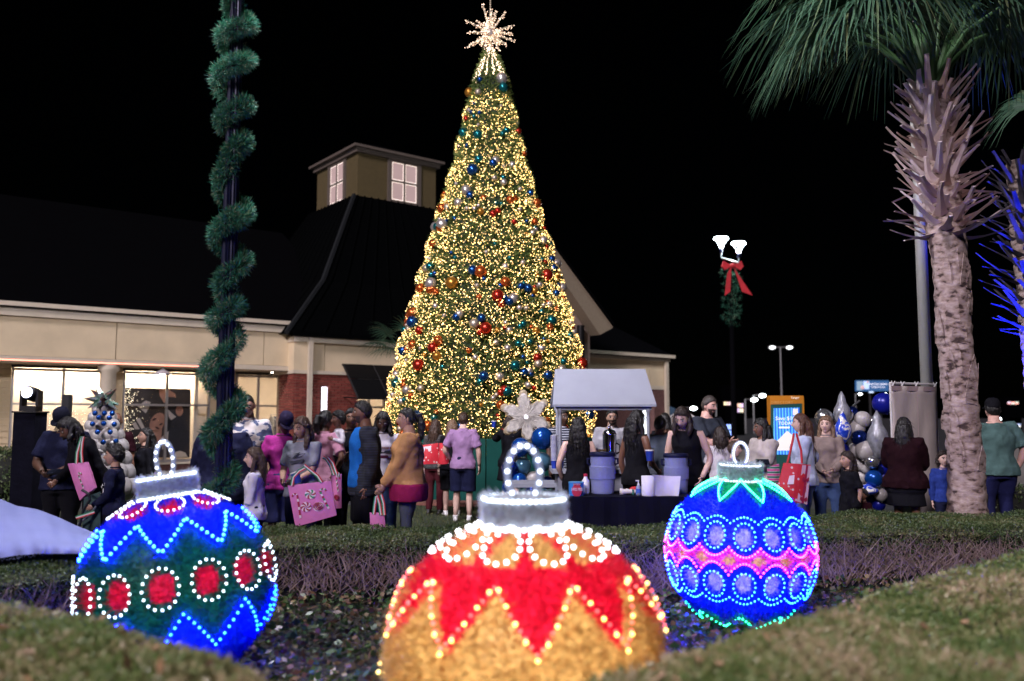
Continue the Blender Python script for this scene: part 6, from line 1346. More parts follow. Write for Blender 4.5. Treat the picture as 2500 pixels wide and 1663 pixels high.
            for s2 in (-1, 1):
                a = hl((s2 * .07, .02, .03)); fw = -bk_; fl = L_ * .8
                hb.tube([a, a + rr * s2 * .014 + fw * .005 - V((0, 0, .1)), a + rr * s2 * .022 + fw * .02 - V((0, 0, .1 + fl * .4)), a + rr * s2 * .01 + fw * .035 - V((0, 0, .1 + fl * .8))], [.026, .032, .03, .008], 8)
        if st in ('pony', 'bun'):
            a = hl((0, .085, .035)); bk_ = mx.to_3x3() @ V((0, 1, 0))
            if st == 'bun': hb.ell(a + bk_ * .02 + V((0, 0, .02)), (.04, .04, .04), 12, 8)
            else:
                L_ = hair[2] if len(hair) > 2 else .3; hb.tube([a - bk_ * .02, a + bk_ * .05 + V((0, 0, .012)), a + bk_ * .075 - V((0, 0, L_ * .35)), a + bk_ * .06 - V((0, 0, L_ * .8)), a + bk_ * .045 - V((0, 0, L_))], [.02, .03, .045, .036, .008], 10)
        o = obj('hair', hb, root, world=False, mats=hcol, smooth=True); remesh(o, .011, 2, .03 if st in ('curly', 'wavy') else .016 if st in ('long', 'bob', 'pony') else .008, _hairtex)
        # loose strands that break the outline
        SB_, SD_, SL_ = [], [], []
        long_ = st in ('long', 'wavy', 'bob', 'pony'); nst = 420 if st in ('short', 'curly', 'buzz') else 260
        for k in range(nst):
            j, i = random.randrange(2, HNV - 8), random.randrange(HNU); d = _hd[j, i]; fr = -d[1]; zt = (-.12 + .74 * fr ** .75) if fr > 0 else (-.12 + .62 * fr)
            if d[2] < zt + .04: continue
            q = mx @ ((V(_hp[j, i]) + V(d) * (thick * .8)) * HS); o3 = (mx.to_3x3() @ V(d)).normalized(); dn = V((0, 0, -1)) if long_ else V((random.gauss(0, .4), random.gauss(0, .4), .3))
            SB_.append(tuple(q)); SD_.append(tuple(o3 * (.35 if long_ else 1) + dn * (.9 if long_ else .7) + V((random.gauss(0, .25), random.gauss(0, .25), random.gauss(0, .15))))); SL_.append(random.uniform(.05, .1) if long_ else random.uniform(.006, .015) * (.4 if st == 'buzz' else 1.6 if st == 'curly' else 1))
        if st in ('long', 'wavy', 'bob'):
            for k in range(330):
                r_ = random.choice(rs); r2 = random.choice(r_); cc = sum(r_, V()) / len(r_); oo = (r2 - cc); SB_.append(tuple(cc + oo * 1.0)); SD_.append(tuple(oo.normalized() * .22 + V((random.gauss(0, .12), random.gauss(0, .12), -1)))); SL_.append(random.uniform(.06, .14))
        if SB_:
            v2, f2 = blades(np.array(SB_), np.array(SD_), np.array(SL_), .0055); tag(obj('strands', npmesh('strands', v2, f2, hcol), o, world=False), kind='stuff')
    if cap:
        cb = MB(); pr = [(.088, -.005), (.09, .03), (.086, .075), (.068, .108), (.035, .124), (.002, .128)]; rs = []
        for r_, z in pr: rs.append([mx @ (V((r_ * .9 * math.cos(q), .008 + r_ * 1.12 * math.sin(q), z + .025)) * HS) for q in [2 * math.pi * i / 20 for i in range(20)]])
        cb.rings(rs); bs = []
        for k in range(9): t = math.pi * (1 + k / 8); bs.append(mx @ (V((.08 * math.cos(t), -.045 + .115 * math.sin(t), .028 - .012 * abs(math.sin(t)))) * HS))
        cb.prism(bs, mx.to_3x3() @ V((0, 0, .008))); obj('cap', cb, root, world=False, mats=cap, smooth=True)
    if glasses:
        gb_ = MB()
        for s2 in (-1, 1): gb_.tube([mx @ (V((s2 * .031 + .021 * math.cos(q), -.0925, .008 + .016 * math.sin(q))) * HS) for q in [2 * math.pi * i / 12 for i in range(13)]], .0022, 4); gb_.tube([mx @ (V((s2 * .052, -.09, .012)) * HS), mx @ (V((s2 * .075, .0, .01)) * HS)], .002, 4)
        gb_.tube([mx @ (V((-.01, -.094, .012)) * HS), mx @ (V((.01, -.094, .012)) * HS)], .002, 4); obj('glasses', gb_, root, world=False, mats=blackm)
    root['_s'] = s
    return root
def cm(name, c, **k): return mat('cloth_' + name, c, .88, var=.14, scale=9, bump=.3, bscale=90, spec=.12, **k)
navy, black, dgrey, grey = cm('navy', (.010, .012, .035)), cm('black', (.006, .006, .009)), cm('charcoal', (.030, .036, .050)), cm('grey', (.20, .21, .25))
white, cream_, maroon, jeans = cm('white', (.5, .47, .52)), cm('cream', (.42, .37, .35)), cm('maroon', (.022, .004, .008)), cm('jeans', (.035, .06, .14))
ljeans, pinkc, blue_, green_, lav = cm('light_jeans', (.17, .24, .38)), cm('pink', (.42, .2, .28)), cm('bright_blue', (.01, .11, .40)), cm('green', (.065, .12, .115)), cm('lavender', (.31, .18, .34))
tanc, taupe, plum, wblue = cm('tan_fleece', (.38, .2, .085)), cm('taupe', (.21, .16, .145)), cm('plum', (.22, .01, .06)), cm('pale_blue', (.42, .47, .62))
tiedye = ramp2('tie_dye', 'noise', [(.62, .60, .66), (.58, .56, .64), (.10, .14, .34)], [.3, .56, .68], scale=5.5, rough=.9, dist=1.2, detail=2)
camo = ramp2('camo', 'noise', [(.60, .56, .54), (.5, .5, .52), (.07, .09, .18)], [.3, .5, .54], scale=9, rough=.9, sharp=True, stretch=(1, 1, 1.6))
stripe = ramp2('stripes', 'wave', [(.01, .012, .03), (.4, .42, .5)], [.6, .75], scale=9, rough=.9)
plaid = ramp2('plaid', 'wave', [(.012, .012, .016), (.20, .19, .18), (.02, .02, .025)], [.35, .6, .8], scale=7, rough=.9)
flannel = ramp2('flannel', 'wave', [(.008, .009, .016), (.02, .028, .06), (.008, .009, .014)], [.3, .55, .8], scale=6, rough=.95)
redsh, whitesh = mat('shoe_red', (.45, .03, .01), .5, var=.2), mat('shoe_white', (.6, .58, .58), .5, var=.05)
# ---- left group
person('man in dark cap and navy polo looking down at a phone', 162, 1004, 8.9, 0, h=1.6, head=(0, 28, 0), fat=1.25, sk='deep', hair=('buzz', 'black'), top=('polo', navy), bottom=('pants', black), armL=(.05, -.26, 1.02), armR=(-.09, -.26, 1.02), hintL=(1, .4, -.6), hintR=(-1, .4, -.6), cap=cm('cap_navy', (.008, .009, .02)), curl=.7)
person('dark haired woman bending toward the boy, pink bag on her arm', 243, 1078, 8.7, -40, h=1.58, lean=26, head=(-10, 22, 0), sk='brown', hair=('bob', 'black', .1), top=('long', black), bottom=('pants', black), armR=(-.05, -.42, .95), fem=True)
person('boy in navy sweatshirt with white print seen in profile', 283, 1088, 8.3, -78, head=(0, 0, 0), sk='tan', hair=('curly', 'black'), top=('long', navy), bottom=('pants', black), armL=(.12, -.22, .95), armR=(-.1, -.25, .98))
person('bald man in glasses and maroon shirt behind the balloon tree', 285, 1008, 11.2, 25, sk='brown', hair=('bald', 'black'), top=('tee', maroon), bottom=('pants', black), beard=True, glasses=True)
person('woman with long dark hair in black looking up before the poster', 356, 1046, 10.6, -45, head=(-10, -8, 0), sk='tan', hair=('long', 'black', .3), top=('long', black), bottom=('pants', black), fem=True)
person('broad person in a dark navy jacket standing behind the garland post', 548, 1004, 8.7, 175, fat=1.5, sk='tan', hair=('short', 'black'), top=('jacket', navy), bottom=('pants', black), armL=(.34, -.05, .85), armR=(-.34, -.05, .85))
person('bald man in a white and navy camouflage tee looking down', 607, 962, 9.4, 8, head=(0, 18, 0), sk='tan', hair=('buzz', 'black'), top=('tee', camo), bottom=('pants', dgrey), fat=1.05)
person('girl with long brown hair in a tie dye hoodie, in profile', 625, 1093, 7.95, -82, sk='fair', hair=('long', 'brown', .3), top=('long', tiedye), bottom=('pants', navy), armL=(.1, -.12, .78), armR=(-.1, -.12, .78), fem=True)
person('person in a dark hat with striped strap, looking down behind the girl', 693, 1036, 9.1, 15, h=1.56, head=(15, 30, 0), sk='deep', hair=('short', 'black'), top=('tee', cm('magenta', (.35, .03, .22))), bottom=('shorts', cm('shorts_blue', (.03, .035, .11))), cap=cm('hat_dark', (.02, .015, .04)), fem=True)
person('woman with long brown hair in a grey tee holding a cup', 742, 1018, 8.6, -12, head=(-20, 14, 6), sk='tan', hair=('wavy', 'brown', .34), top=('tee', grey), bottom=('pants', navy), armL=(.02, -.27, 1.0), armR=(-.12, -.24, 1.0), fem=True, curl=.7)
person('woman in a pink tee with her hand on her hip, turned away', 792, 1030, 9.4, 150, h=1.58, sk='brown', hair=('pony', 'black', .2), top=('tee', pinkc), bottom=('pants', black), armR=(-.2, .06, .95), hintR=(-1, .2, .1), fem=True)
bb_ = person('adult in dark clothes carrying the toddler', 858, 1012, 9.8, 10, h=1.6, sk='brown', hair=('short', 'black'), top=('tee', black), bottom=('pants', black), armR=(-.08, -.24, 1.12), armL=(.12, -.2, 1.0))
person('toddler in a white top held up in the crowd', 828, 1006, 9.35, -60, h=.84, sk='brown', hair=('curly', 'black'), top=('long', white), bottom=('pants', black), z0=P(828, 1006, 9.35).z - .84, hs=1.55, armL=(.2, -.2, 1.2), armR=(-.15, -.25, 1.15))
person('man in an open dark flannel over a bright blue tee, in profile', 892, 980, 8.8, -72, head=(-6, 4, 0), sk='brown', hair=('short', 'black'), top=('jacket', flannel), bottom=('shorts', black), under=('full', blue_), armL=(.22, .0, .84), armR=(-.22, .04, .84), beard=True, shoe=redsh, fat=1.05)
person('woman with black hair in a white printed tee looking down', 936, 1004, 9.6, 5, head=(0, 22, 0), sk='deep', hair=('bob', 'black', .16), top=('tee', white), bottom=('pants', jeans), fem=True, armL=(.12, -.2, 1.0), armR=(-.12, -.2, 1.0))
person('woman with a ponytail in a tan fleece jacket, in profile', 998, 996, 8.55, -80, sk='tan', hair=('pony', 'black', .3), top=('sweater', tanc), bottom=('leggings', cm('slate', (.06, .07, .10))), under=('hem', plum), armL=(.09, -.28, .84), armR=(-.09, -.28, .84), fem=True, fat=1.22)
# ---- by the tree
person('woman in a plaid shirt with red gift bag, facing the tree', 1063, 1025, 13.6, 160, sk='fair', hair=('long', 'brown', .28), top=('long', plaid), bottom=('pants', cm('wine', (.06, .01, .015))), armR=(-.16, -.2, 1.0), fem=True)
person('person with curly light hair in black, facing the tree', 1104, 1026, 13.4, 190, sk='fair', hair=('wavy', 'light', .26), top=('tee', black), bottom=('shorts', black), fem=True, shoe=whitesh)
person('boy in a lavender tee and navy shorts seen from behind', 1131, 1008, 12.7, 172, sk='fair', hair=('short', 'brown'), top=('tee', lav), bottom=('shorts', cm('short_navy', (.010, .012, .04))), armL=(.22, -.1, .95), armR=(-.26, -.02, .86), shoe=whitesh)
person('person in black raising both arms with a paper cup by the tree', 1246, 1026, 13.2, 150, h=1.56, sk='fair', hair=('bob', 'dark', .12), top=('tee', black), bottom=('skirt', black), armL=(.28, -.28, 1.42), armR=(-.05, -.3, 1.45), hintL=(1, 0, -.8), hintR=(-1, 0, -.8), fem=True)
# ---- by the cart
person('person in a striped dark top behind the left cart post', 1372, 1000, 11.9, 30, sk='deep', hair=('short', 'black'), top=('tee', stripe), bottom=('pants', black))
person('woman in a black sleeveless dress with long dark hair, back turned', 1411, 1022, 9.75, 178, sk='fair', hair=('wavy', 'black', .26), top=('dress', black), bottom=None, armL=(.2, -.12, .92), armR=(-.2, -.14, .92), fem=True)
person('bearded man in a white polo standing behind the cart', 1494, 999, 11.55, -8, head=(6, 4, 0), sk='tan', hair=('short', 'black'), top=('polo', white), bottom=('pants', black), beard=True, fat=1.2)
person('tall woman in a black sleeveless top beside the steel urn', 1552, 1004, 9.6, 125, sk='brown', hair=('wavy', 'black', .28), top=('tank', black), bottom=('pants', black), armL=(.26, -.06, .86), armR=(-.1, -.26, .98), fem=True)
person('person in a grey jacket turned away right of the cart', 1604, 1024, 10.9, 150, h=1.52, sk='tan', hair=('short', 'black'), top=('sweater', cm('steel', (.11, .14, .19))), bottom=('pants', black), lean=10, fat=1.15)
person('dark haired person behind the boy with glasses', 1622, 1010, 12.6, 160, sk='brown', hair=('bob', 'black', .18), top=('long', black), bottom=('pants', black), fem=True)
person('auburn haired child in glasses and a navy lettered jacket', 1628, 1050, 11.2, 130, sk='pink', hair=('short', 'auburn'), top=('long', cm('varsity', (.014, .024, .085))), bottom=('pants', navy), glasses=True, armL=(.1, -.25, 1.05))
person('blond boy in a dark printed tee facing the camera', 1654, 1010, 12.4, 6, sk='pink', hair=('short', 'blond'), top=('tee', black), bottom=('pants', navy))
person('tall grey haired man in a charcoal tee with folded arms', 1725, 968, 11.2, 35, head=(8, 8, 0), sk='pink', hair=('short', 'grey'), top=('tee', dgrey), bottom=('pants', navy), beard=True, fat=1.3, armL=(-.02, -.27, 1.12), armR=(.04, -.29, 1.14), hintL=(1, .2, -.8), hintR=(-1, .2, -.8))
person('woman in a black sleeveless top leaning over the cooler', 1682, 1032, 9.4, -28, h=1.66, lean=17, head=(-4, 22, 0), sk='fair', hair=('long', 'dark', .22), top=('tank', black), bottom=('pants', black), armL=(.2, -.22, .9), armR=(-.12, -.3, .95), fem=True)
person('girl with straight dark hair in a white top seen from behind', 1758, 1043, 10.9, 170, sk='fair', hair=('long', 'dark', .2), top=('tee', white), bottom=('pants', navy), fem=True)
person('small child with short brown hair behind the ornament loop', 1790, 1078, 10.6, 60, sk='fair', hair=('short', 'brown'), top=('tee', cm('mauve', (.18, .15, .24))), bottom=('pants', navy))
# ---- right group
person('woman in a cream knit sweater with long black hair, in profile', 1862, 1024, 10.2, -62, head=(-20, 4, 0), sk='brown', hair=('wavy', 'black', .42), top=('sweater', cream_), bottom=('jeans', navy), armL=(.02, -.28, 1.0), armR=(-.1, -.25, 1.0), fem=True, fat=1.12, curl=.7)
person('woman with long dark hair in a pale blue top carrying a red tote', 1958, 1011, 9.75, -105, head=(0, 0, 0), sk='fair', hair=('long', 'auburn', .46), top=('sweater', wblue), bottom=('jeans', ljeans), armR=(-.24, .0, .98), armL=(.1, -.2, .9), fem=True)
person('blonde woman in a taupe top and jeans looking left', 2016, 1016, 10.3, -22, head=(-10, 0, 0), sk='fair', hair=('long', 'light', .3), top=('long', taupe), bottom=('jeans', jeans), armR=(-.04, -.27, .98), armL=(.08, -.28, 1.0), fem=True)
person('girl in a black polo with long dark hair, in profile', 2070, 1103, 9.55, -80, sk='tan', hair=('wavy', 'dark', .3), top=('polo', black), bottom=('skirt', black), fem=True, armL=(.16, .06, .85), armR=(-.16, .02, .82))
person('small child whose dark head just clears the hedge by the balloons', 2108, 1196, 9.75, -60, sk='brown', hair=('curly', 'black'), top=('tee', maroon), bottom=('pants', black))
person('woman with long black hair in a maroon top, dark against the banner', 2205, 1026, 9.65, 140, h=1.5, sk='brown', hair=('long', 'black', .34), top=('sweater', cm('silhouette_maroon', (.012, .002, .004))), bottom=('skirt', black), armR=(-.08, -.34, 1.05), armL=(.12, -.3, 1.08), fem=True, fat=1.3)  # maroon darkened, the shade of her silhouette is in the cloth colour
person('child in a blue hood peeking out beside the palm trunk', 2302, 1102, 10.2, -8, sk='fair', hair=('bob', 'dark', .05), top=('long', cm('royal', (.02, .04, .22))), bottom=('pants', navy))
person('man in a green tee with his hand in his pocket, right of the palm', 2424, 978, 10.3, 178, sk='pink', hair=('short', 'black'), top=('tee', green_), bottom=('pants', cm('ink', (.012, .014, .06))), fat=1.28, armL=(-.24, -.02, .88), armR=(-.25, -.02, .88), hintR=(-1, .6, -.2), cap=black)
# ================================================================== carried things
pinkb = mat('bag_pink', (.58, .17, .40), .7, var=.08, scale=14); redb = ramp2('bag_red_print', 'voronoi', [(.62, .5, .5), (.55, .02, .035), (.5, .015, .03)], [.16, .22, .8], scale=16, rough=.6)
sr, sw, sg_ = mat('strap_red', (.5, .02, .03), .7, var=.1), mat('strap_white', (.65, .62, .6), .7, var=.05), mat('strap_green', (.01, .2, .08), .7, var=.1)
inkr, inkg, inkw = mat('ink_red', (.32, .01, .05), .7, var=.05), mat('ink_green', (.02, .22, .1), .7, var=.05), mat('ink_white', (.72, .6, .66), .7, var=.04)
def ribbon(root, pts, w_):
    """three stripe ribbon handle: red, white, green strips side by side"""
    pts = [V(p) for p in pts]
    for k, m_ in ((-1, sr), (0, sw), (1, sg_)):
        mb = MB(); vs_ = []
        for i, p in enumerate(pts):
            t = (pts[min(i + 1, len(pts) - 1)] - pts[max(i - 1, 0)]).normalized(); s = t.cross(V((0, 1, 0))).normalized(); a = p + s * (w_ * (k - .5) / 3 * 2 * .5 * 1.0); b = p + s * (w_ * (k + .5) / 3)
            a = p + s * (w_ * (k - .5) / 3); vs_ += [a, b, b + V((0, .004, 0)), a + V((0, .004, 0))]
        f_ = []
        for i in range(len(pts) - 1): o = i * 4; f_ += [(o, o + 1, o + 5, o + 4), (o + 1, o + 2, o + 6, o + 5), (o + 2, o + 3, o + 7, o + 6), (o + 3, o, o + 4, o + 7)]
        mb.add(vs_, f_); obj('ribbon_strip', mb, root, mats=m_)
def bag(name, label, quad, Y, th, m_, handles=(), yaw_dy=0, cat='bag'):
    """tote from four photo corners (tl,tr,br,bl) at depth Y"""
    n_ = 8; tl, tr, br, bl_ = [P(u, v_, Y + (yaw_dy if i in (1, 2) else 0)) for i, (u, v_) in enumerate(quad)]; c = (tl + tr + br + bl_) / 4
    r = thing(name, label, cat, ((bl_ + br) / 2)); rs = []
    for j in range(7):
        t = j / 6; a, b = bl_.lerp(tl, t), br.lerp(tr, t); th_ = th * (.5 + .5 * math.sin(math.pi * (.15 + .7 * t))) * (1 - .35 * t); ring = []
        for i in range(n_ + 1): q = a.lerp(b, i / n_); ring.append(q - V((0, th_ * (.25 + .75 * math.sin(math.pi * i / n_)), 0)))
        for i in range(n_, -1, -1): q = a.lerp(b, i / n_); ring.append(q + V((0, th_ * (.25 + .75 * math.sin(math.pi * i / n_)), 0)))
        rs.append(ring)
    mb = MB(); mb.rings(rs); obj('body', mb, r, mats=m_, smooth=False)
    def at(x, y, lift=.004):                     # bag face coordinates 0..1
        a, b = bl_.lerp(tl, y), br.lerp(tr, y); q = a.lerp(b, x); th_ = th * (.5 + .5 * math.sin(math.pi * (.15 + .7 * y))) * (1 - .35 * y); return q - V((0, th_ * (.25 + .75 * math.sin(math.pi * x)) + lift, 0))
    for hp in handles: ribbon(r, [P(u, v_, Y - .03) for u, v_ in hp], .026 * 1.2)
    return r, at
def swirl(r, at, cx, cy_, rad, asp, m1, m2):
    mb = MB(); mb.prism([at(cx + rad * math.cos(t), cy_ + rad * asp * math.sin(t), .006) for t in [2 * math.pi * i / 20 for i in range(20)]], (0, .002, 0)); obj('candy_print', mb, r, mats=inkw)
    mb = MB()
    for k in range(6):
        a0 = k * math.pi / 3; pts = []
        for t in (0.1, .4, .7, 1): a = a0 + t * .9; pts.append((cx + rad * t * math.cos(a), cy_ + rad * asp * t * math.sin(a)))
        for t in (1, .7, .4, .1): a = a0 + t * .9 + .5; pts.append((cx + rad * t * math.cos(a), cy_ + rad * asp * t * math.sin(a)))
        mb.prism([at(x, y, .010) for x, y in pts], (0, .002, 0), mi=k % 2)
    tag(obj('candy_stripes', mb, r, mats=[m1, m2]), kind='stuff')
def cane(r, at, x0, y0, x1, y1, hook, w_, m1, m2):
    pts = [(lerp(x0, x1, t), lerp(y0, y1, t)) for t in np.linspace(0, 1, 9)]; dx = hook
    for t in np.linspace(.15, 1, 7): a = math.pi * t; pts.append((x1 + dx * .5 - dx * .5 * math.cos(a), y1 + abs(dx) * .55 * math.sin(a)))
    mb = MB()
    for i in range(len(pts) - 1):
        (a, b), (c, d) = pts[i], pts[i + 1]; nx, ny = -(d - b), (c - a); l = math.hypot(nx, ny) or 1; nx, ny = nx / l * w_, ny / l * w_; mb.prism([at(a + nx, b + ny, .006), at(a - nx, b - ny, .006), at(c - nx, d - ny, .006), at(c + nx, d + ny, .006)], (0, .002, 0), mi=i % 3)
    tag(obj('cane_print', mb, r, mats=[inkw, m1, m2]), kind='stuff')
def spiral(r, at, cx, cy_, rad, asp):
    mb = MB(); mb.prism([at(cx + rad * math.cos(t), cy_ + rad * asp * math.sin(t), .005) for t in [2 * math.pi * i / 20 for i in range(20)]], (0, .002, 0)); obj('lolly_print', mb, r, mats=inkw)
    mb = MB(); pts = [at(cx + rad * .95 * t * math.cos(t * 22), cy_ + rad * asp * .95 * t * math.sin(t * 22), .009) for t in np.linspace(.05, 1, 60)]; mb.tube(pts, .004, 4); obj('lolly_swirl', mb, r, mats=inkr)
r, at = bag('tote_bag', 'large pink tote printed with peppermints and candy canes', [(703, 1186), (808, 1174), (822, 1258), (722, 1286)], 8.05, .05, pinkb, [[(712, 1186), (716, 1165), (730, 1150), (745, 1142)], [(785, 1178), (775, 1162), (757, 1148), (742, 1136)]])
swirl(r, at, .50, .72, .13, .95, inkg, inkr); swirl(r, at, .35, .42, .13, .95, inkr, inkr); spiral(r, at, .64, .36, .13, .95); cane(r, at, .17, .18, .19, .72, -.12, .022, inkr, inkr); cane(r, at, .86, .24, .73, .74, .13, .022, inkg, inkr)
r, at = bag('tote_bag', 'smaller pink candy tote on the arm of the woman in pink', [(808, 1160), (834, 1157), (834, 1240), (815, 1242)], 8.75, .04, pinkb, [[(815, 1160), (806, 1135), (796, 1120), (788, 1116)], [(822, 1158), (812, 1130), (800, 1116)]])
spiral(r, at, .5, .32, .3, .32); cane(r, at, .7, .5, .55, .85, .3, .06, inkg, inkr)
r, at = bag('tote_bag', 'pink tote with striped handles low by the tan jacket woman', [(903, 1252), (938, 1252), (946, 1330), (906, 1332)], 8.3, .04, pinkb, [[(912, 1256), (915, 1230), (918, 1212)], [(930, 1258), (926, 1230), (920, 1210)], [(938, 1258), (936, 1230), (930, 1208)]])
r, at = bag('tote_bag', 'crumpled pink tote hanging from the bending woman at left', [(166, 1132), (216, 1128), (236, 1190), (196, 1222)], 8.35, .06, pinkb, [[(186, 1132), (188, 1105), (196, 1078), (200, 1066)], [(200, 1130), (198, 1105), (200, 1080), (203, 1066)]])
cane(r, at, .5, .2, .45, .6, .15, .03, inkg, inkr)
r, at = bag('gift_bag', 'red flowered gift bag with a white tag by the tree', [(1020, 1088), (1070, 1082), (1072, 1132), (1020, 1134)], 12.9, .07, redb); mb = MB(); mb.prism([at(.18, .62, .008), at(.66, .66, .008), at(.66, .92, .008), at(.18, .88, .008)], (0, .002, 0)); obj('tag', mb, r, mats=inkw)
r, at = bag('gift_bag', 'red gift bag carried beside the boy in lavender', [(1072, 1082), (1094, 1082), (1096, 1132), (1072, 1134)], 12.8, .05, redb)
# red tote with bow panel on the shoulder of the long haired woman
r, at = bag('tote_bag', 'red tote with white bow print and pink ribbon panel on a shoulder', [(1913, 1130), (1979, 1135), (1970, 1232), (1892, 1215)], 9.2, .06, redb); o_ = mat('panel_white', (.62, .42, .5), .7, var=.05)
mb = MB(); mb.prism([at(.64, .03, .008), at(.98, .0, .008), at(1.0, .98, .008), at(.66, .98, .008)], (0, .003, 0)); obj('side_panel', mb, r, mats=o_)
mb = MB(); mb.prism([at(.78, .02, .014), at(.86, .02, .014), at(.88, .98, .014), at(.80, .98, .014)], (0, .002, 0)); obj('ribbon_print', mb, r, mats=inkr)
for yy in (.12, .62):
    mb = MB()
    for s in (-1, 1): mb.prism([at(.83, yy, .018), at(.83 + s * .11, yy + .07, .018), at(.83 + s * .13, yy - .02, .018), at(.83 + s * .06, yy - .06, .018)], (0, .002, 0))
    tag(obj('bow_print', mb, r, mats=inkr), kind='stuff')
mb = MB(); mb.prism([at(.24, .42, .01), at(.44, .46, .01), at(.42, .70, .01), at(.26, .66, .01)], (0, .002, 0)); obj('tag', mb, r, mats=inkw)
for pts in ([(1922, 1132), (1930, 1100), (1936, 1072), (1938, 1058)], [(1958, 1132), (1956, 1100), (1948, 1072), (1944, 1058)]):
    mb = MB(); mb.tube([P(u, v_, 9.3) for u, v_ in pts], .012, 6); obj('handle', mb, r, mats=sr)
# striped gift bag behind it
r, at = bag('gift_bag', 'green and pink striped gift bag under the cream sweater', [(1872, 1142), (1902, 1132), (1905, 1190), (1876, 1195)], 9.75, .04, ramp2('candy_stripe', 'wave', [(.02, .12, .08), (.5, .45, .45), (.45, .05, .2)], [.2, .5, .75], scale=6, rough=.7))
# cups and phones in hands
def cup(u, v_, Y, label, s=1, tilt=0):
    p = P(u, v_, Y); r = thing('paper_cup', label, 'cup', p); mb = MB(); rt = M.Rotation(tilt, 3, 'Y'); mb.lathe([(.028 * s, -.05 * s), (.038 * s, .04 * s)], p, 16, rot=rt); obj('wall', mb, r, mats=cupb); mb = MB(); mb.lathe([(.038 * s, .04 * s), (.042 * s, .042 * s), (.042 * s, .052 * s), (.036 * s, .05 * s)], p, 16, rot=rt); obj('rim', mb, r, mats=cupw)
    mb = MB(); mb.lathe([(.034 * s, .045 * s), (.001, .046 * s)], p, 16, rot=rt, cap=False); obj('drink', mb, r, mats=cupw)
cup(724, 1166, 8.2, 'blue paper cup held by the woman in grey', 1.1, -.35); cup(1206, 1036, 12.85, 'blue and white paper cup raised beside the tree'); cup(1586, 1112, 9.3, 'blue paper cup held by the tall woman at the cart', 1.15)
def phone(u, v_, Y, label, rx): p = P(u, v_, Y); r = thing('phone', label, 'phone', p); mb = MB(); rt = M.Rotation(R(rx), 3, 'X'); mb.box(p, (.15, .008, .075), rt); obj('case', mb, r, mats=blackm); mb = MB(); mb.box(p + rt @ V((0, -.006, 0)), (.14, .003, .066), rt); obj('screen', mb, r, mats=mat('phone_glass', (.01, .012, .02), .1, var=0))
phone(136, 1152, 8.58, 'dark phone in the hands of the man in the cap', -50); phone(1862, 1128, 9.88, 'dark phone in the hands of the woman in cream', -40)
# pushchair by the boy
r = thing('pushchair', 'folded dark pushchair with striped ribbons in front of the boy', 'pushchair', P(215, 1290, 8.1).to_tuple()[:2] + (0,)); dk = mat('pushchair_dark', (.012, .013, .018), .5, .2, var=.1)
mb = MB(); mb.tube([P(u, v_, 8.1) for u, v_ in ((200, 1196), (216, 1206), (220, 1220), (204, 1245), (190, 1300))], .013, 8); obj('handle', mb, r, mats=dk)
mb = MB(); mb.tube([P(u, v_, 8.15) for u, v_ in ((235, 1236), (215, 1262), (192, 1278), (180, 1330))], .01, 8); obj('frame', mb, r, mats=mat('pushchair_steel', (.2, .22, .26), .4, .7, var=.05))
for u, v0 in ((192, 1345), (236, 1345)): mb = MB(); p = P(u, v0, 8.15); p.z = .1; mb.lathe([(.09, -.015), (.1, 0), (.09, .015)], p, 20, rot=M.Rotation(R(90), 3, 'Y')); obj('wheel', mb, r, mats=dk)
mb = MB(); mb.prism([P(205, 1215, 8.2), P(245, 1200, 8.2), P(245, 1290, 8.2), P(200, 1300, 8.2)], (0, .25, 0)); obj('seat', mb, r, mats=cm('pushchair_cloth', (.04, .07, .07)))
ribbon(r, [P(185, 1264, 8.0), P(205, 1258, 8.0), P(230, 1250, 8.0)], .03)
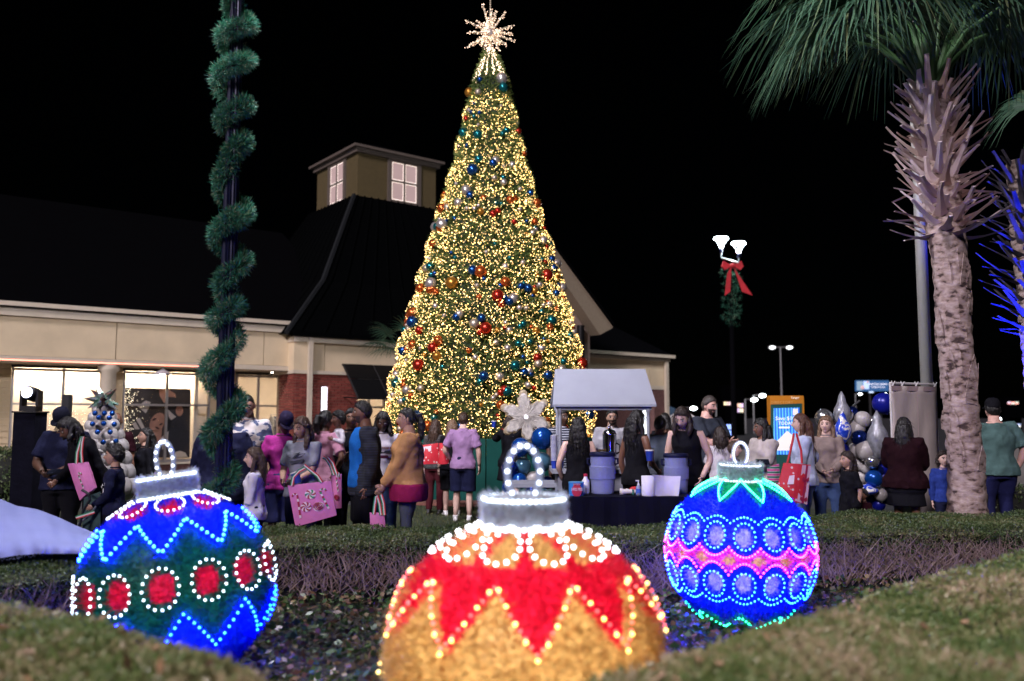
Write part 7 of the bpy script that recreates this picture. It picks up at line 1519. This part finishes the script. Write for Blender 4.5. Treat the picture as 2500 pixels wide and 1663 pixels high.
# woman's sash strap
# writing and prints on clothes, wrapped round the chest or back
def find(lbl): return next(o for o in C.objects if o.get('label', '').startswith(lbl))
def wrap(me, rx, ry, z, ang, yo=0):
    for v_ in me.vertices:
        a = ang + v_.co.x / ((rx + ry) / 2); d = v_.co.z; v_.co = V(((rx + d) * math.sin(a), yo - (ry + d) * math.cos(a), z + v_.co.y))
def print_text(root, body, size, z, ang=0, rx=.20, ry=.155, m_=None, arc=0, name='lettering'):
    if not arc: o = text_part(name, body, size, M(), m_ or wht, root, world=False); wrap(o.data, rx, ry, z, R(ang)); return
    n_ = len(body)
    for i, ch in enumerate(body):
        if ch == ' ': continue
        a = R(90) - (i - (n_ - 1) / 2) * 1.05 * size / arc; o = text_part('letter', ch, size, M.Translation((arc * math.cos(a), arc * math.sin(a), 0)) @ M.Rotation(a - R(90), 4, 'Z'), m_ or wht, root, world=False); wrap(o.data, rx, ry, z, R(ang))
def print_poly(root, polys, z, ang, mts, rx=.20, ry=.155, name='shirt_print'):
    for k, (pg, m_) in enumerate(zip(polys, mts)):
        mb = MB(); mb.prism([(x, y, .001 * k) for x, y in pg], (0, 0, .002)); o = obj(name, mb, root, world=False, mats=m_); wrap(o.data, rx, ry, z, R(ang))
def blobp(cx, cy_, rx, ry, n=14, j=.2): return [(cx + rx * math.cos(t) * random.uniform(1 - j, 1 + j), cy_ + ry * math.sin(t) * random.uniform(1 - j, 1 + j)) for t in [2 * math.pi * i / n for i in range(n)]]
b = find('boy in navy sweatshirt'); print_text(b, 'CITY ELEMENTARY', .045, 1.13, 62, .205, .16, None, .105); print_text(b, 'U', .13, 1.13, 62, .205, .16)
print_text(find('auburn haired'), 'AOPII', .125, 1.2, 160, .205, .16, mat('ink_pale', (.42, .5, .62), .7, var=0))
g_ = find('woman with long brown hair in a grey'); dki = mat('ink_dark', (.02, .022, .035), .8, var=.1); print_poly(g_, [[(-.1, .01), (.02, .05), (.1, .06), (.06, .02), (-.02, 0)], [(-.09, -.03), (.09, .0), (.06, -.04), (-.06, -.06)], [(-.02, .05), (.05, .075), (.03, .05)]], 1.24, -4, [dki] * 3, .19, .155)
w_ = find('woman with black hair in a white'); print_text(w_, 'Adventure', .05, 1.27, 0, .185, .155, mat('ink_rust', (.2, .05, .03), .8, var=0)); print_poly(w_, [[(-.09, -.05), (.09, -.03), (.09, .0), (-.09, -.02)], [(-.08, -.1), (.08, -.09), (.06, -.06), (-.06, -.06)]], 1.24, 0, [dki, mat('ink_plum', (.12, .02, .05), .8, var=0)], .185, .155)
bo = find('blond boy'); print_poly(bo, [blobp(0, .0, .07, .06), blobp(.03, -.03, .04, .03)], 1.2, 0, [mat('ink_red2', (.35, .02, .02), .8, var=0), inkg], .20, .155); print_text(bo, 'O CHRISTMAS', .028, 1.29, 0, .195, .15)
lw = find('woman in a black sleeveless top leaning'); print_text(lw, 'CREW', .04, 1.27, -30, .185, .15)
